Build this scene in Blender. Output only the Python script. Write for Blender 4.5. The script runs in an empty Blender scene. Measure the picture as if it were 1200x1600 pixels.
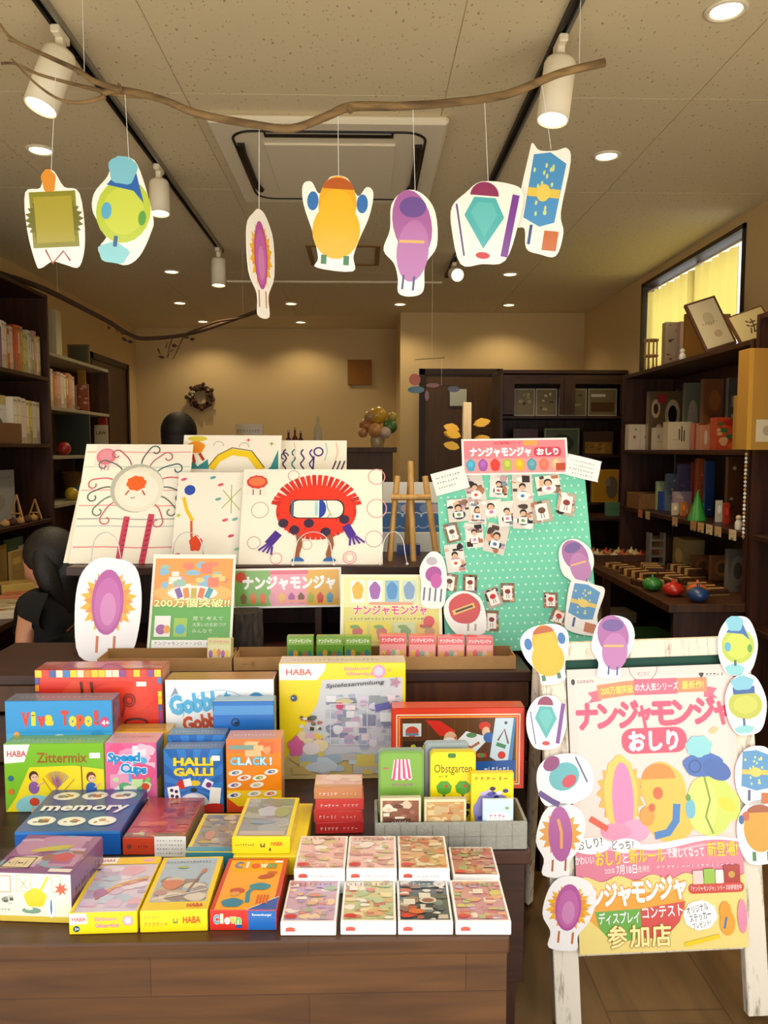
import bpy, math, random
from mathutils import Vector, Matrix, Euler
R = math.radians
PI = math.pi
scene = bpy.context.scene
COL = scene.collection

# ---------------------------------------------------------------- camera
F = 1200.0
CAM = Vector((0, 0, 1.4))
YAW, PITCH = R(1.43), R(4.62)
CROT = Euler((PI/2 - PITCH, 0, -YAW), 'XYZ').to_matrix()
cd = bpy.data.cameras.new('camera'); cd.sensor_fit = 'VERTICAL'; cd.sensor_height = 24; cd.lens = 24*F/1600
cd.clip_start = 0.05
cam = bpy.data.objects.new('camera', cd); COL.objects.link(cam)
cam.location = CAM; cam.rotation_euler = (PI/2 - PITCH, 0, -YAW); scene.camera = cam

def ray(px, py):
    return CROT @ Vector(((px-600)/F, -(py-800)/F, -1))
def at(px, py, Y):          # the point at distance Y into the shop seen at a pixel
    d = ray(px, py); return CAM + d*(Y/d.y)
def atz(px, py, z):         # the point at height z seen at a pixel
    d = ray(px, py); return CAM + d*((z-CAM.z)/d.z)
def atx(px, py, x):
    d = ray(px, py); return CAM + d*((x-CAM.x)/d.x)

# ---------------------------------------------------------------- colours, materials
def lin(h):
    if not isinstance(h, str): return h
    h = h.lstrip('#')
    if len(h) == 3: h = ''.join(c*2 for c in h)
    o = []
    for i in (0, 2, 4):
        c = int(h[i:i+2], 16)/255
        o.append(c/12.92 if c <= .04045 else ((c+.055)/1.055)**2.4)
    return tuple(o)+(1.0,)
def shade(h, k):
    h = h.lstrip('#')
    if len(h) == 3: h = ''.join(c*2 for c in h)
    return '#'+''.join('%02x' % max(0, min(255, int(int(h[i:i+2], 16)*k))) for i in (0, 2, 4))
MATS = {}
def newmat(name):
    m = bpy.data.materials.new(name); m.use_nodes = True
    nt = m.node_tree; b = nt.nodes['Principled BSDF']
    MATS[name] = m
    return m, nt, b
def plain(name, col, rough=.6, metal=0, coat=0, bump=0, bscale=60, trans=0, emit=0, var=0, vscale=6):
    m, nt, b = newmat(name)
    b.inputs['Base Color'].default_value = lin(col)
    b.inputs['Roughness'].default_value = rough
    b.inputs['Metallic'].default_value = metal
    b.inputs['Coat Weight'].default_value = coat
    b.inputs['Transmission Weight'].default_value = trans
    if emit:
        b.inputs['Emission Color'].default_value = lin(col); b.inputs['Emission Strength'].default_value = emit
    tc = nt.nodes.new('ShaderNodeTexCoord')
    if bump:
        n = nt.nodes.new('ShaderNodeTexNoise'); n.inputs['Scale'].default_value = bscale; n.inputs['Detail'].default_value = 4
        bp = nt.nodes.new('ShaderNodeBump'); bp.inputs['Strength'].default_value = bump; bp.inputs['Distance'].default_value = .004
        nt.links.new(tc.outputs['Object'], n.inputs['Vector']); nt.links.new(n.outputs['Fac'], bp.inputs['Height']); nt.links.new(bp.outputs['Normal'], b.inputs['Normal'])
    if var:
        n = nt.nodes.new('ShaderNodeTexNoise'); n.inputs['Scale'].default_value = vscale; n.inputs['Detail'].default_value = 5
        mx = nt.nodes.new('ShaderNodeMixRGB'); mx.inputs[1].default_value = lin(col); mx.inputs[2].default_value = lin(shade(col, 1-var))
        nt.links.new(tc.outputs['Object'], n.inputs['Vector']); nt.links.new(n.outputs['Fac'], mx.inputs[0]); nt.links.new(mx.outputs[0], b.inputs['Base Color'])
    return m
def printed(name, rough, coat):
    m, nt, b = newmat(name)
    a = nt.nodes.new('ShaderNodeAttribute'); a.attribute_name = 'Col'
    nt.links.new(a.outputs['Color'], b.inputs['Base Color'])
    b.inputs['Roughness'].default_value = rough; b.inputs['Coat Weight'].default_value = coat; b.inputs['Coat Roughness'].default_value = .12
    return m
printed('print', .75, 0); printed('gloss', .33, .6); printed('film', .3, .6)

def wood(name, c1, c2, axis, scale=1.0, rough=.5, stretch=14, planks=0):
    m, nt, b = newmat(name)
    tc = nt.nodes.new('ShaderNodeTexCoord'); mp = nt.nodes.new('ShaderNodeMapping')
    s = [stretch*scale]*3; s[axis] = 1.2*scale
    mp.inputs['Scale'].default_value = s
    nt.links.new(tc.outputs['Object'], mp.inputs['Vector'])
    n = nt.nodes.new('ShaderNodeTexNoise'); n.inputs['Scale'].default_value = 2.5; n.inputs['Detail'].default_value = 8; n.inputs['Distortion'].default_value = .6
    nt.links.new(mp.outputs['Vector'], n.inputs['Vector'])
    cr = nt.nodes.new('ShaderNodeValToRGB'); cr.color_ramp.elements[0].position = .3; cr.color_ramp.elements[1].position = .7
    cr.color_ramp.elements[0].color = lin(c1); cr.color_ramp.elements[1].color = lin(c2)
    nt.links.new(n.outputs['Fac'], cr.inputs['Fac'])
    out = cr.outputs['Color']
    if planks:
        br = nt.nodes.new('ShaderNodeTexBrick'); br.inputs['Scale'].default_value = 1
        br.inputs['Brick Width'].default_value = planks[0]; br.inputs['Row Height'].default_value = planks[1]
        br.inputs['Mortar Size'].default_value = planks[2]; br.inputs['Color1'].default_value = (1, 1, 1, 1); br.inputs['Color2'].default_value = (.78, .76, .74, 1)
        br.inputs['Mortar'].default_value = (.55, .5, .45, 1)
        mp2 = nt.nodes.new('ShaderNodeMapping')
        if planks[3] == 'xz': mp2.inputs['Rotation'].default_value = (PI/2, 0, 0)
        if planks[3] == 'yx': mp2.inputs['Rotation'].default_value = (0, 0, PI/2)
        nt.links.new(tc.outputs['Object'], mp2.inputs['Vector']); nt.links.new(mp2.outputs['Vector'], br.inputs['Vector'])
        mx = nt.nodes.new('ShaderNodeMixRGB'); mx.blend_type = 'MULTIPLY'; mx.inputs[0].default_value = 1
        nt.links.new(out, mx.inputs[1]); nt.links.new(br.outputs['Color'], mx.inputs[2]); out = mx.outputs[0]
    nt.links.new(out, b.inputs['Base Color'])
    bp = nt.nodes.new('ShaderNodeBump'); bp.inputs['Strength'].default_value = .15; bp.inputs['Distance'].default_value = .002
    nt.links.new(n.outputs['Fac'], bp.inputs['Height']); nt.links.new(bp.outputs['Normal'], b.inputs['Normal'])
    b.inputs['Roughness'].default_value = rough
    return m
wood('table_wood', '#4a2c13', '#6b441f', 0, 1, .42, 14, (.55, .075, .0012, 'xz'))
wood('dark_wood', '#27110a', '#472414', 0, 1, .45)
wood('dark_wood_up', '#2b130b', '#4c2817', 2, 1, .45)
wood('brown_wood', '#3b2010', '#5a3418', 2, 1, .5)
wood('pine', '#b98a4a', '#d8ab68', 2, 2, .5)
wood('pale_wood', '#c9a878', '#e2c79a', 2, 2, .5)
wood('floor_wood', '#5e4526', '#775a34', 1, .6, .45, 10, (1.2, .3, .003, 'yx'))
wood('door_wood', '#4c3218', '#5c3e20', 2, 1, .5)
wood('bark', '#4e3a22', '#94764a', 0, 3, .9, 6)
wood('log_bark', '#1c1511', '#4e443b', 2, 6, .95, 8)
plain('wall_plaster', '#d8bd8a', .9, bump=.15, bscale=180)
plain('trim_dark', '#2a160c', .5)
plain('white_plastic', '#efe6cf', .4)
plain('kraft', '#b98d58', .85, bump=.1, bscale=300, var=.12, vscale=25)
plain('kraft_dark', '#9a7342', .85)
plain('chrome', '#d8d8d8', .15, metal=1)
plain('white_ball', '#f3efe4', .3)
plain('black_plastic', '#15120f', .5)
plain('rubber', '#1b1b1b', .7)
plain('pipe_grey', '#9a9890', .4, metal=.6)
plain('string', '#e9e6dc', .6)
plain('black_cloth', '#0e0d0e', .9, bump=.3, bscale=90)
plain('hair', '#120c0a', .55, bump=.6, bscale=160)
plain('skin', '#c98e6c', .55)
plain('curtain_dark', '#caa74e', .8)
plain('straw', '#b9924f', .85, bump=.8, bscale=120, var=.35, vscale=60)
plain('wicker', '#9a6c35', .8, bump=.8, bscale=150, var=.4, vscale=90)
plain('dried', '#5a3d24', .9, var=.4, vscale=30)
plain('pine_cone', '#6b3f28', .8, var=.5, vscale=80)
plain('stone_beige', '#b7ac90', .8, var=.15, vscale=30)
plain('grey_fabric', '#a7a598', .9, bump=.5, bscale=220, var=.15, vscale=70)
plain('leaf_green', '#3f5f2b', .7)
plain('chalk_green', '#0f4a3a', .7, var=.15, vscale=10)
plain('silver', '#b9b9b4', .3, metal=.8)
plain('pavement', '#cbc6bb', .9, bump=.3, bscale=40)
plain('facade', '#cfc4ae', .9)

# weathered white paint
m, nt, b = newmat('white_paint')
tc = nt.nodes.new('ShaderNodeTexCoord'); mp = nt.nodes.new('ShaderNodeMapping'); mp.inputs['Scale'].default_value = (26, 26, 5)
n = nt.nodes.new('ShaderNodeTexNoise'); n.inputs['Scale'].default_value = 1.6; n.inputs['Detail'].default_value = 9; n.inputs['Roughness'].default_value = .7
cr = nt.nodes.new('ShaderNodeValToRGB'); e = cr.color_ramp.elements
e[0].position = .33; e[0].color = lin('#8c7457'); e[1].position = .47; e[1].color = lin('#eae0cd')
nt.links.new(tc.outputs['Object'], mp.inputs['Vector']); nt.links.new(mp.outputs['Vector'], n.inputs['Vector'])
nt.links.new(n.outputs['Fac'], cr.inputs['Fac']); nt.links.new(cr.outputs['Color'], b.inputs['Base Color']); b.inputs['Roughness'].default_value = .8
# mineral-fibre ceiling board with pits
m, nt, b = newmat('ceiling_board')
tc = nt.nodes.new('ShaderNodeTexCoord')
v = nt.nodes.new('ShaderNodeTexNoise'); v.inputs['Scale'].default_value = 80; v.inputs['Detail'].default_value = 3
mp = nt.nodes.new('ShaderNodeMapping'); mp.inputs['Scale'].default_value = (1, .55, 1)
cr = nt.nodes.new('ShaderNodeValToRGB'); e = cr.color_ramp.elements
e[0].position = .31; e[0].color = lin('#a8946c'); e[1].position = .36; e[1].color = lin('#e2d4b0')
nt.links.new(tc.outputs['Object'], mp.inputs['Vector']); nt.links.new(mp.outputs['Vector'], v.inputs['Vector'])
nt.links.new(v.outputs['Fac'], cr.inputs['Fac']); nt.links.new(cr.outputs['Color'], b.inputs['Base Color']); b.inputs['Roughness'].default_value = .95
# lamp
m, nt, b = newmat('lamp_glow')
b.inputs['Base Color'].default_value = lin('#fff3d0'); b.inputs['Emission Color'].default_value = (1, .78, .40, 1); b.inputs['Emission Strength'].default_value = 7
# glass
m, nt, b = newmat('glass')
b.inputs['Base Color'].default_value = (.95, .97, .96, 1); b.inputs['Roughness'].default_value = .02; b.inputs['Transmission Weight'].default_value = 1; b.inputs['IOR'].default_value = 1.1
# clear film bag
m, nt, b = newmat('cellophane')
b.inputs['Base Color'].default_value = (.98, .97, .9, 1); b.inputs['Roughness'].default_value = .12; b.inputs['Transmission Weight'].default_value = .9; b.inputs['IOR'].default_value = 1.15
# yellow window curtain: lets daylight through
m, nt, b = newmat('curtain_yellow')
tr = nt.nodes.new('ShaderNodeBsdfTranslucent'); tr.inputs['Color'].default_value = lin('#efd878')
df = nt.nodes.new('ShaderNodeBsdfDiffuse'); df.inputs['Color'].default_value = lin('#e8cf6a')
mx = nt.nodes.new('ShaderNodeMixShader'); mx.inputs[0].default_value = .65
nt.links.new(df.outputs[0], mx.inputs[1]); nt.links.new(tr.outputs[0], mx.inputs[2])
nt.links.new(mx.outputs[0], nt.nodes['Material Output'].inputs['Surface'])

# ---------------------------------------------------------------- mesh builder
class MB:
    def __init__(s): s.v = []; s.f = []; s.m = []; s.c = []; s.s = []; s.M = Matrix.Identity(4)
    def add(s, vs, fs, mat, col='#ffffff', smooth=False):
        o = len(s.v); s.v += [tuple(s.M @ Vector(p)) for p in vs]; c = lin(col)
        for f in fs: s.f.append([i+o for i in f]); s.m.append(mat); s.c.append(c); s.s.append(smooth)
        return s
    def box(s, x0, y0, z0, x1, y1, z1, mat, col='#ffffff', b=0):
        if x0 > x1: x0, x1 = x1, x0
        if y0 > y1: y0, y1 = y1, y0
        if z0 > z1: z0, z1 = z1, z0
        if b <= 0:
            v = [(x, y, z) for x in (x0, x1) for y in (y0, y1) for z in (z0, z1)]
            return s.add(v, [(0, 1, 3, 2), (4, 6, 7, 5), (0, 4, 5, 1), (2, 3, 7, 6), (0, 2, 6, 4), (1, 5, 7, 3)], mat, col)
        b = min(b, (x1-x0)*.45, (y1-y0)*.45, (z1-z0)*.45)
        lo = (x0, y0, z0); hi = (x1, y1, z1); vs = []; idx = {}
        for sx in (0, 1):
            for sy in (0, 1):
                for sz in (0, 1):
                    sg = (sx, sy, sz)
                    for a in range(3):
                        p = []
                        for k in range(3):
                            base = hi[k] if sg[k] else lo[k]
                            if k != a: base += -b if sg[k] else b
                            p.append(base)
                        idx[(sg, a)] = len(vs); vs.append(tuple(p))
        fs = []
        for a in range(3):
            o1, o2 = [k for k in range(3) if k != a]
            for sd in (0, 1):
                q = []
                for (p, r_) in ((0, 0), (1, 0), (1, 1), (0, 1)):
                    g = [0]*3; g[a] = sd; g[o1] = p; g[o2] = r_; q.append(idx[(tuple(g), a)])
                fs.append(q)
        for a in range(3):
            o1, o2 = [k for k in range(3) if k != a]
            for p in (0, 1):
                for r_ in (0, 1):
                    g0 = [0]*3; g1 = [0]*3; g0[o1] = g1[o1] = p; g0[o2] = g1[o2] = r_; g1[a] = 1
                    g0 = tuple(g0); g1 = tuple(g1)
                    fs.append([idx[(g0, o1)], idx[(g0, o2)], idx[(g1, o2)], idx[(g1, o1)]])
        for sx in (0, 1):
            for sy in (0, 1):
                for sz in (0, 1):
                    fs.append([idx[((sx, sy, sz), a)] for a in range(3)])
        # orient outward
        c = Vector(((x0+x1)/2, (y0+y1)/2, (z0+z1)/2)); out = []
        for f in fs:
            P = [Vector(vs[i]) for i in f]; n_ = (P[1]-P[0]).cross(P[2]-P[0])
            out.append(f if n_.dot(sum(P, Vector())/len(P)-c) > 0 else f[::-1])
        return s.add(vs, out, mat, col)
    def prism(s, pts, y0, y1, mat, col='#ffffff', sidecol=None):   # outline in x,z ; thickness along y
        n = len(pts)
        ar = sum(pts[i][0]*pts[(i+1) % n][1]-pts[(i+1) % n][0]*pts[i][1] for i in range(n))
        if ar < 0: pts = pts[::-1]
        vs = [(p[0], y0, p[1]) for p in pts]+[(p[0], y1, p[1]) for p in pts]
        s.add(vs, [list(range(n)), list(range(2*n-1, n-1, -1))], mat, col)
        s.add(vs, [(i, i+n, (i+1) % n+n, (i+1) % n) for i in range(n)], mat, sidecol or col)
        return s
    def tube(s, pts, r, mat, col='#ffffff', n=8, closed=False):
        pts = [Vector(p) for p in pts]; rs = r if isinstance(r, (list, tuple)) else [r]*len(pts)
        vs = []; prev = None; L = len(pts)
        for i, p in enumerate(pts):
            if closed: t = pts[(i+1) % L]-pts[i-1]
            else: t = pts[min(i+1, L-1)]-pts[max(i-1, 0)]
            t.normalize()
            if prev is None:
                a = Vector((0, 0, 1)) if abs(t.z) < .9 else Vector((1, 0, 0)); u = t.cross(a).normalized()
            else:
                u = (prev-t*prev.dot(t)).normalized()
            prev = u; w = t.cross(u)
            for k in range(n):
                an = 2*PI*k/n; vs.append(tuple(p+(u*math.cos(an)+w*math.sin(an))*rs[i]))
        fs = []
        for i in range(L if closed else L-1):
            j = (i+1) % L
            for k in range(n): fs.append((i*n+k, i*n+(k+1) % n, j*n+(k+1) % n, j*n+k))
        s.add(vs, fs, mat, col, True)
        if not closed: s.add(vs, [list(range(n))[::-1], [(L-1)*n+k for k in range(n)]], mat, col)
        return s
    def lathe(s, prof, mat, col='#ffffff', n=20, c=(0, 0, 0), cap=True):
        vs = []; fs = []
        for (r_, z) in prof:
            for k in range(n):
                a = 2*PI*k/n; vs.append((c[0]+r_*math.cos(a), c[1]+r_*math.sin(a), c[2]+z))
        for i in range(len(prof)-1):
            for k in range(n): fs.append((i*n+k, i*n+(k+1) % n, (i+1)*n+(k+1) % n, (i+1)*n+k))
        s.add(vs, fs, mat, col, True)
        if cap: s.add(vs, [list(range(n))[::-1], [(len(prof)-1)*n+k for k in range(n)]], mat, col)
        return s
    def ball(s, c, r, mat, col='#ffffff', n=12, m_=8):
        if not isinstance(r, (tuple, list)): r = (r, r, r)
        vs = []; fs = []
        for i in range(m_+1):
            t = PI*i/m_
            for k in range(n):
                a = 2*PI*k/n; vs.append((c[0]+r[0]*math.sin(t)*math.cos(a), c[1]+r[1]*math.sin(t)*math.sin(a), c[2]-r[2]*math.cos(t)))
        for i in range(m_):
            for k in range(n):
                if i == 0: fs.append((0, n+(k+1) % n, n+k))
                elif i == m_-1: fs.append((i*n+k, i*n+(k+1) % n, m_*n))
                else: fs.append((i*n+k, i*n+(k+1) % n, (i+1)*n+(k+1) % n, (i+1)*n+k))
        return s.add(vs, fs, mat, col, True)
    def art(s, O, U, V, fn, mat='print', *a):
        A = Art(s, Vector(O), Vector(U), Vector(V), mat); fn(A, *a); return s
    def build(s, name, parent=None, loc=None, rot=None):
        me = bpy.data.meshes.new(name); me.from_pydata(s.v, [], s.f)
        keys = []; 
        for k in s.m:
            if k not in keys: keys.append(k)
        for k in keys: me.materials.append(MATS[k])
        me.polygons.foreach_set('material_index', [keys.index(k) for k in s.m])
        me.polygons.foreach_set('use_smooth', s.s)
        if any(k in ('print', 'gloss', 'film') for k in keys):
            ca = me.color_attributes.new('Col', 'FLOAT_COLOR', 'CORNER'); buf = []
            for f, c in zip(s.f, s.c): buf += list(c)*len(f)
            ca.data.foreach_set('color', buf)
        me.update()
        o = bpy.data.objects.new(name, me); COL.objects.link(o)
        if parent: o.parent = parent
        if loc is not None: o.location = loc
        if rot is not None: o.rotation_euler = rot
        return o

TXT = {}
def textmesh(body, off):
    k = (body, round(off, 4))
    if k not in TXT:
        c = bpy.data.curves.new('t', 'FONT'); c.body = body; c.offset = off; c.resolution_u = 2; c.size = 1
        o = bpy.data.objects.new('t', c); m_ = o.to_mesh()
        vs = [(v.co.x, v.co.y) for v in m_.vertices]; fs = [list(p.vertices) for p in m_.polygons]
        o.to_mesh_clear(); bpy.data.objects.remove(o); bpy.data.curves.remove(c)
        TXT[k] = (vs, fs)
    return TXT[k]

def clip01(pts):
    def cl(P, f_, g):
        out = []
        for i in range(len(P)):
            a, b = P[i-1], P[i]; fa, fb = f_(a), f_(b)
            if (fa >= 0) != (fb >= 0):
                t = fa/(fa-fb); out.append((a[0]+(b[0]-a[0])*t, a[1]+(b[1]-a[1])*t))
            if fb >= 0: out.append(b)
        return out
    for f_ in (lambda p: p[0], lambda p: 1-p[0], lambda p: p[1], lambda p: 1-p[1]):
        if not pts: break
        pts = cl(pts, f_, None)
    return pts

class Art:      # flat print on a face; coordinates run 0..1 across and up the face
    def __init__(s, mb, O, U, V, mat):
        s.mb, s.O, s.U, s.V, s.mat = mb, O, U, V, mat; s.w, s.h = U.length, V.length
        s.n = U.cross(V).normalized(); s.k = 2; s.noclip = False
    def P(s, x, y): return tuple(s.O+s.U*x+s.V*y+s.n*(s.k*.00003))
    def poly(s, pts, col):
        if not s.noclip: pts = clip01(pts)
        if len(pts) < 3: return
        s.k += 1
        ar = sum(pts[i-1][0]*pts[i][1]-pts[i][0]*pts[i-1][1] for i in range(len(pts)))
        if ar < 0: pts = pts[::-1]
        s.mb.add([s.P(*p) for p in pts], [list(range(len(pts)))], s.mat, col)
    def rect(s, x0, y0, x1, y1, col, rot=0):
        if rot:
            cx, cy = (x0+x1)/2*s.w, (y0+y1)/2*s.h; c, q = math.cos(rot), math.sin(rot); P = []
            for (x, y) in ((x0, y0), (x1, y0), (x1, y1), (x0, y1)):
                dx, dy = x*s.w-cx, y*s.h-cy; P.append(((cx+dx*c-dy*q)/s.w, (cy+dx*q+dy*c)/s.h))
            s.poly(P, col)
        else: s.poly([(x0, y0), (x1, y0), (x1, y1), (x0, y1)], col)
    def rrect(s, x0, y0, x1, y1, r, col):       # r as a share of the height of the face
        P = []; rx = r*s.h/s.w
        for (cx, cy, a0) in ((x1-rx, y1-r, 0), (x0+rx, y1-r, 90), (x0+rx, y0+r, 180), (x1-rx, y0+r, 270)):
            for k in range(6):
                a = R(a0+k*18); P.append((cx+rx*math.cos(a), cy+r*math.sin(a)))
        s.poly(P, col)
    def frame(s, x0, y0, x1, y1, t, col):       # t in metres
        tx, ty = t/s.w, t/s.h
        s.rect(x0, y0, x1, y0+ty, col); s.rect(x0, y1-ty, x1, y1, col); s.rect(x0, y0, x0+tx, y1, col); s.rect(x1-tx, y0, x1, y1, col)
    def ell(s, cx, cy, rx, ry, col, rot=0, n=22, wob=0, lob=5, ph=0, a0=0, a1=2*PI):   # rx, ry as shares of the width
        P = []; c, q = math.cos(rot), math.sin(rot)
        for k in range(n if a1-a0 > 6.2 else n+1):
            a = a0+(a1-a0)*k/n; m_ = 1+wob*math.sin(lob*a+ph); x = rx*m_*math.cos(a)*s.w; y = ry*m_*math.sin(a)*s.w
            P.append((cx+(x*c-y*q)/s.w, cy+(x*q+y*c)/s.h))
        s.poly(P, col)
    def eh(s, cx, cy, rx, ry, col, **k): s.ell(cx, cy, rx, ry*s.h/s.w, col, **k)
    def star(s, cx, cy, r1, r2, n, col, ph=0, asp=1):
        P = []
        for k in range(2*n):
            a = PI*k/n+ph; r_ = r1 if k % 2 == 0 else r2
            P.append((cx+r_*math.cos(a), cy+r_*asp*math.sin(a)*s.w/s.h))
        s.poly(P, col)
    def line(s, pts, wd, col):    # wd share of width
        P = [Vector((p[0]*s.w, p[1]*s.h)) for p in pts]; hw = wd*s.w/2; L = []; Rr = []
        for i, p in enumerate(P):
            t = P[min(i+1, len(P)-1)]-P[max(i-1, 0)]
            if t.length < 1e-9: continue
            t.normalize(); n_ = Vector((-t.y, t.x))*hw; L.append(p+n_); Rr.append(p-n_)
        s.k += 1
        vs = [s.P(p.x/s.w, p.y/s.h) for p in L]+[s.P(p.x/s.w, p.y/s.h) for p in Rr]; m_ = len(L)
        s.mb.add(vs, [(i, i+m_, i+1+m_, i+1) for i in range(m_-1)], s.mat, col)
    def ring(s, cx, cy, rx, ry, wd, col, n=20, a0=0, a1=2*PI):
        s.line([(cx+rx*math.cos(a0+(a1-a0)*k/n), cy+ry*math.sin(a0+(a1-a0)*k/n)*s.w/s.h) for k in range(n+1)], wd, col)
    def text(s, body, x, y, size, col, bold=0, fit=None, align='l', rot=0, shear=0, out=None, ow=.05):  # size: cap height as share of height
        vs, fs = textmesh(body, 0.0)
        if not vs: return
        x0 = min(v[0] for v in vs); x1 = max(v[0] for v in vs); k = size*s.h/.72
        kx = k
        if fit: kx = fit*s.w/(x1-x0)
        ox = {'l': x0, 'c': (x0+x1)/2, 'r': x1}[align]; c, q = math.cos(rot), math.sin(rot)
        cjk = any(ord(ch) > 0x2E00 for ch in body)
        for (off, cc) in (((bold+ow, out),) if out else ())+((bold, col),):
            s.k += 2
            if cjk and off > 0: jobs = [(0.0, off*math.cos(a*PI/4), off*math.sin(a*PI/4)) for a in range(8)]+[(0.0, 0, 0)]
            else: jobs = [(off, 0, 0)]
            for (o_, jx, jy) in jobs:
                vs, fs = textmesh(body, o_); s.k += .12; W = []
                for v in vs:
                    dx = (v[0]+jx-ox)*kx+shear*v[1]*k; dy = (v[1]+jy)*k; W.append(s.P(x+(dx*c-dy*q)/s.w, y+(dx*q+dy*c)/s.h))
                s.mb.add(W, fs, s.mat, cc)
    def mosaic(s, x0, y0, x1, y1, pal, n, seed, sz=.12):
        r = random.Random(seed)
        for i in range(n):
            cx, cy = r.uniform(x0, x1), r.uniform(y0, y1); a = sz*r.uniform(.4, 1.2); b_ = a*r.uniform(.35, 1)
            rx = min(a, (x1-x0)/2); cx = min(max(cx, x0+rx), x1-rx); ryv = b_*s.w/s.h; ryv = min(ryv, (y1-y0)/2); cy = min(max(cy, y0+ryv), y1-ryv)
            if r.random() < .5: s.ell(cx, cy, rx, ryv*s.h/s.w, r.choice(pal), n=10, wob=.12, lob=3, ph=r.random()*6)
            else: s.rect(cx-rx*.8, cy-ryv*.7, cx+rx*.8, cy+ryv*.7, r.choice(pal))
    def scribble(s, x0, x1, y, n, hgt, col, seed=0, wd=.012):    # writing too small to read
        r = random.Random(seed); x = x0; st = (x1-x0)/n
        for i in range(n):
            w_ = st*r.uniform(.45, .8); j = r.randint(0, 2)
            if j == 0: s.rect(x, y, x+w_, y+hgt*.28, col)
            elif j == 1: s.rect(x+w_*.3, y-hgt*.3, x+w_*.6, y+hgt*.6, col)
            else: s.rect(x, y+hgt*.2, x+w_, y+hgt*.45, col); s.rect(x+w_*.2, y-hgt*.3, x+w_*.45, y+hgt*.5, col)
            x += st

# ---------------------------------------------------------------- object tagging
def tag(o, label, cat, group=None):
    o['label'] = label; o['category'] = cat
    if group: o['group'] = group
    return o
def struct(o): o['kind'] = 'structure'; return o
def thing(name, label, cat, loc=(0, 0, 0), rot=(0, 0, 0), group=None):
    o = bpy.data.objects.new(name, None); COL.objects.link(o); o.location = loc; o.rotation_euler = rot; o.empty_display_size = .05
    return tag(o, label, cat, group)
ORD = ['first', 'second', 'third', 'fourth', 'fifth', 'sixth', 'seventh', 'eighth', 'ninth', 'tenth', 'eleventh', 'twelfth', 'thirteenth', 'fourteenth', 'fifteenth', 'sixteenth', 'seventeenth', 'eighteenth', 'nineteenth', 'twentieth', 'twenty-first', 'twenty-second', 'twenty-third', 'twenty-fourth']

# ================================================================= ROOM
CZ = 2.7; XL, XR, YB, YF = -2.45, 2.1, 8.4, 1.0
mb = MB(); mb.box(XL-.1, YF-.02, -.06, XR+.1, YB+.1, 0, 'floor_wood'); struct(mb.build('floor'))
mb = MB(); mb.box(-12, -14, -.12, 12, YF-.02, -.06, 'pavement'); struct(mb.build('pavement'))
# ceiling boards .91 x 1.82 with seams
mb = MB(); mb.box(XL-.1, YF-.1, CZ+.004, XR+.1, YB+.1, CZ+.1, 'ceiling_board')
xs = [XL-.05, -1.53, -.66, .30, 1.22, XR+.05]; ys = [YF-.08, 1.12, 2.94, 3.98, 5.8, 7.6, YB+.05]
for i in range(5):
    for j in range(6): mb.box(xs[i]+.002, ys[j]+.002, CZ, xs[i+1]-.002, ys[j+1]-.002, CZ+.006, 'ceiling_board')
struct(mb.build('ceiling'))
mb = MB(); mb.box(XL-.1, YF-.05, 0, XL, YB+.1, CZ, 'wall_plaster'); struct(mb.build('wall_left'))
mb = MB(); mb.box(XL, YB, 0, XR, YB+.1, CZ, 'wall_plaster'); struct(mb.build('wall_back'))
mb = MB(); mb.box(.34, 7.4, 0, XR, YB, CZ, 'wall_plaster'); struct(mb.build('wall_back_right'))
WY0, WY1, WZ0, WZ1 = 4.28, 5.86, 1.96, 2.645
mb = MB(); mb.box(XR, YF-.05, 0, XR+.12, WY0, CZ, 'wall_plaster'); mb.box(XR, WY1, 0, XR+.12, 7.4, CZ, 'wall_plaster')
mb.box(XR, WY0, 0, XR+.12, WY1, WZ0, 'wall_plaster'); mb.box(XR, WY0, WZ1, XR+.12, WY1, CZ, 'wall_plaster'); struct(mb.build('wall_right'))
mb = MB(); mb.box(XL-.1, YF-.15, 2.15, XR+.12, YF-.03, 3.0, 'facade'); struct(mb.build('unseen_front_header'))  # unseen header over the opening, set low to keep sky light off high things
# window
mb = MB()
for a in ((WY0, WZ0, WY0+.025, WZ1), (WY1-.025, WZ0, WY1, WZ1), (WY0, WZ1-.025, WY1, WZ1), (WY0, WZ0, WY1, WZ0+.025)):
    mb.box(XR-.012, a[0], a[1], XR+.11, a[2], a[3], 'trim_dark')
mb.box(XR+.075, WY0+.02, WZ0+.02, XR+.1, WY1-.02, WZ0+.05, 'silver'); mb.box(XR+.075, (WY0+WY1)/2-.02, WZ0, XR+.1, (WY0+WY1)/2+.02, WZ1, 'silver')
w = struct(mb.build('window_1'))
mb = MB(); mb.box(XR+.084, WY0+.02, WZ0+.02, XR+.088, WY1-.02, WZ1-.02, 'glass'); mb.build('pane', w)
mb = MB(); N = 90; vs = []; zt, zb = WZ1-.075, WZ0+.03
for i in range(N+1):
    t = i/N; y = WY0+.16+(WY1-.04-WY0-.16)*t; x = XR+.035+.012*math.sin(t*75)+.006*math.sin(t*31)
    vs += [(x, y, zt), (x+.004*math.sin(t*50), y, zb)]
mb.add(vs, [(2*i, 2*i+1, 2*i+3, 2*i+2) for i in range(N)], 'curtain_yellow', smooth=True)
cu = thing('curtain', 'pleated yellow curtain across the high window in the right wall', 'curtain')
mb.build('curtain_cloth', cu)
mb = MB(); mb.tube([(XR+.035, WY0+.025, WZ1-.06), (XR+.035, WY1-.025, WZ1-.06)], .008, 'white_plastic'); mb.build('curtain_rail', cu)
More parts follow.
